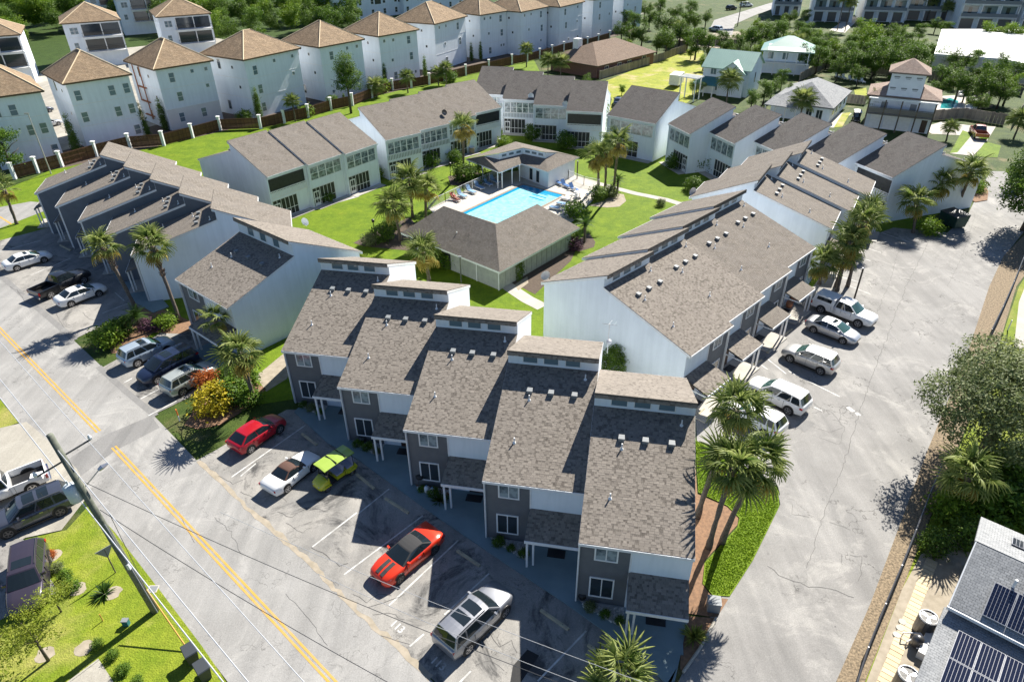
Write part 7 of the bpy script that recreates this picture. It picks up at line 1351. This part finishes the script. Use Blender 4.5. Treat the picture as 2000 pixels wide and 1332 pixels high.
# AC units, pipes and stepping stones by the solar house
M('grille_grey', (.55,.54,.52), rough=.5)
def ac(label, p, s=1., rz=0, name='air_conditioner'):
    R = thing(name, label, 'air conditioner', p+(0,), rz); part('case', MB().tube([(0,0,0),(0,0,.05),(0,0,1.05*s),(0,0,1.1*s)], [.43*s,.45*s,.45*s,.42*s], 16), 'metal_dark', R); n = 20
    g = MB()
    g.tube([(math.cos(2*math.pi*k/n)*.42*s, math.sin(2*math.pi*k/n)*.42*s, 1.13*s) for k in range(n+1)], .045*s, 5)
    for k in range(8): a = k*.785; g.bar((math.cos(a)*.08*s,math.sin(a)*.08*s,1.14*s),(math.cos(a)*.43*s,math.sin(a)*.43*s,1.14*s),.004,3)
    part('grille', g, 'grille_grey', R); part('well', MB().bar((0,0,1.098*s),(0,0,1.104*s),.4*s,20), 'black', R); f = MB()
    for k in range(3): a = 2.1*k; f.hexa([(math.cos(a+q)*rr*s, math.sin(a+q)*rr*s, (1.105+.0*q)*s+dz) for dz in (0,.012) for rr, q in ((.06,-.5),(.36,-.3),(.36,.3),(.06,.5))])
    part('fan', f, 'metal', R); return R
ac('air conditioner with a round fan grille, upper of the two by the solar house', (22.56,22.68), 1.1); ac('air conditioner with a white rimmed grille, lower of the two by the solar house', (19.83,19.41), 1.15)
tank = [(21.75,23.23),(21.42,22.85),(21.05,22.44)]
for k, p in enumerate(tank):
    R = thing('stepping_stone', ('top pale round stone beside the pool pump','middle pale round stone beside the pool pump','bottom pale round stone beside the pool pump')[k], 'stone', p+(.01,)); part('disc', MB().bar((0,0,0),(0,0,.06),.2,14), 'concrete_white', R)
R = thing('pool_pump', 'tangle of white pipes and grey filter tank by the solar house', 'pump', (21.70,21.76)+(0,)); part('filter_tank', MB().tube([(0,0,.1),(0,0,.2),(0,0,.75),(0,0,.9)], [.2,.28,.28,.1], 14), 'metal_dark', R, True)
for k, (a, b) in enumerate((((-.5,.5,.5),(.4,.45,.5)),((.4,.45,.5),(.45,-.4,.6)),((-.5,.5,.1),(-.5,.5,.5)),((-.2,-.35,.4),(.5,-.45,.4)),((.5,-.45,.4),(.55,-.5,.05)),((-.45,.1,.3),(.1,.35,.3)),((-.45,.1,.05),(-.45,.1,.3)))): part('pipe', MB().bar(a, b, .035), 'white', R)
pv = thing('paver_walk', 'strip of pale stepping pavers between the cable fence and the solar house', 'path', (0,0,0)); pv['kind'] = 'structure'
for k in ('category',): del pv[k]
pa, pb_ = Vector((18.83,19.42)), Vector((25.78,27.60)); L = (pb_-pa).length; d = (pb_-pa).normalized(); n_ = Vector((-d.y,d.x)); rr = random.Random(2)
for k in range(int(L/.33)):
    c = pa+d*(k*.33+.16); a_ = rr.uniform(-.02,.02); w_ = .31+rr.uniform(-.015,.015); z = .05+rr.uniform(-.006,.008); q = [c+d*s*.148+n_*t*w_ for s, t in ((-1,-1),(-1,1),(1,1),(1,-1))]
    mb = MB(); mb.hexa([(p.x,p.y,zz) for zz in (0,z) for p in q], rr.random()); part('paver', mb, 'paver', pv)
# cable fence along the drive edge
def cable_fence(pts, label):
    R = thing('cable_fence', label, 'fence', (0,0,0))
    for p in pts: part('post', MB().bar((p[0],p[1],0),(p[0],p[1],1.25),.04,6), 'metal_dark', R)
    for z in (1.2,): part('rail', MB().tube([(p[0],p[1],z) for p in pts], .05, 6), 'metal_dark', R)
    for a, b in zip(pts[:-1], pts[1:]):
        mb = MB(); a, b = Vector(a), Vector(b); n = int((b-a).length/.12)
        for k in range(n):
            p = a.lerp(b,k/n); q = a.lerp(b,min(1,(k+6)/n)); mb.bar((p.x,p.y,.05),(q.x,q.y,1.15),.005,3); mb.bar((q.x,q.y,.05),(p.x,p.y,1.15),.005,3)
        o = part('mesh_panel', mb, 'metal_dark', R); o['kind'] = 'stuff'
cable_fence([(16.69,18.51),(18.51,20.96),(20.64,23.56),(22.80,26.13),(24.99,28.80),(27.41,31.79),(29.78,34.65)], 'dark wire mesh fence between the leaf strip and the side yard'); cable_fence([(43.64,52.02),(47.15,56.09),(51.40,61.16),(55.63,66.33),(59.79,71.49)], 'dark wire mesh fence along the upper leaf strip')
R = thing('marker_stake', 'short white post on the verge beside the far wire fence', 'marker', (46.59,53.75)+(0,)); part('post', MB().bar((0,0,0),(0,0,1.1),.05,8), 'white', R)
# courtyard odds and ends on the patios
for k, p in enumerate(((-26.03,88.55),(-22.18,93.85),(-6.22,108.84),(-1.60,113.43),(-9.56,106.82))): R = thing('patio_unit', ('slatted air conditioner on the open corner patio','slatted air conditioner on the middle patio of the brown trio','air conditioner by the screened door behind the lone palm','air conditioner near the end of the long row','air conditioner between two courtyard shrubs')[k], 'air conditioner', p+(0,)); part('case', MB().box((-.4,-.4,.05),(.4,.4,.95)), 'taupe', R); part('grille', MB().bar((0,0,.955),(0,0,.97),.35,12), 'lamp_clear', R)
for k, (p, m_) in enumerate((((-24.14,91.24),'blue_cloth'),((-23.44,92.44),'black'),((-28.02,86.17),'white'))): R = thing('patio_chair', ('blue covered chair on the middle patio','black covered grill on the middle patio','white garden seat on the corner patio')[k], 'chair', p+(0,)); part('seat', MB().box((-.4,-.4,.1),(.4,.4,.5)), m_, R); part('backrest', MB().box((-.4,.3,.5),(.4,.42,1.0)), m_, R)
for k, (p, m_) in enumerate((((28.39,59.43),'orange'),((27.55,58.21),'terracotta'),((29.38,60.47),'red_cloth'))): pot(('orange pot on the porch by the canopied pickup','clay pot on the porch by the canopied pickup','red pot on the porch behind the canopied pickup')[k], p, 1.2, m_, .1)
for k, p in enumerate(((75.01,162.55),(75.84,160.90),(76.77,159.80),(77.47,158.21),(78.37,157.14))): lounger('%s white lounger behind the grey roofed cottage' % ('first','second','third','fourth','fifth')[k], p, 0, 'white', 'white loungers behind the grey roofed cottage')
R = thing('roof_arbor', 'white timber arbor at the wide dark roofed townhouse', 'arbor', (36.66,143.20)+(0,), hd(39))
for x in (-1.6,1.6):
    for y in (-1.2,1.2): part('post', MB().box((x-.1,y-.1,0),(x+.1,y+.1,4.4)), 'white', R)
for y in (-1.4,-.7,0,.7,1.4): part('beam', MB().box((-2.1,y-.08,4.4),(2.1,y+.08,4.6)), 'white', R)
for k, (p, m_) in enumerate((((93.38,144.18),'white'),((92.54,139.06),'bin'),((92.24,134.24),'taupe'),((88.66,133.20),'white'))): R = thing('terrace_bench', ('white bench beside the far pool','dark couch beside the far pool','brown couch in the far pool yard','white low table beside the far pool')[k], 'bench', p+(0,), .5); part('seat', MB().box((-1.2,-.5,.1),(1.2,.5,.5)), m_, R); part('backrest', MB().box((-1.2,.4,.5),(1.2,.55,.95)), m_, R)
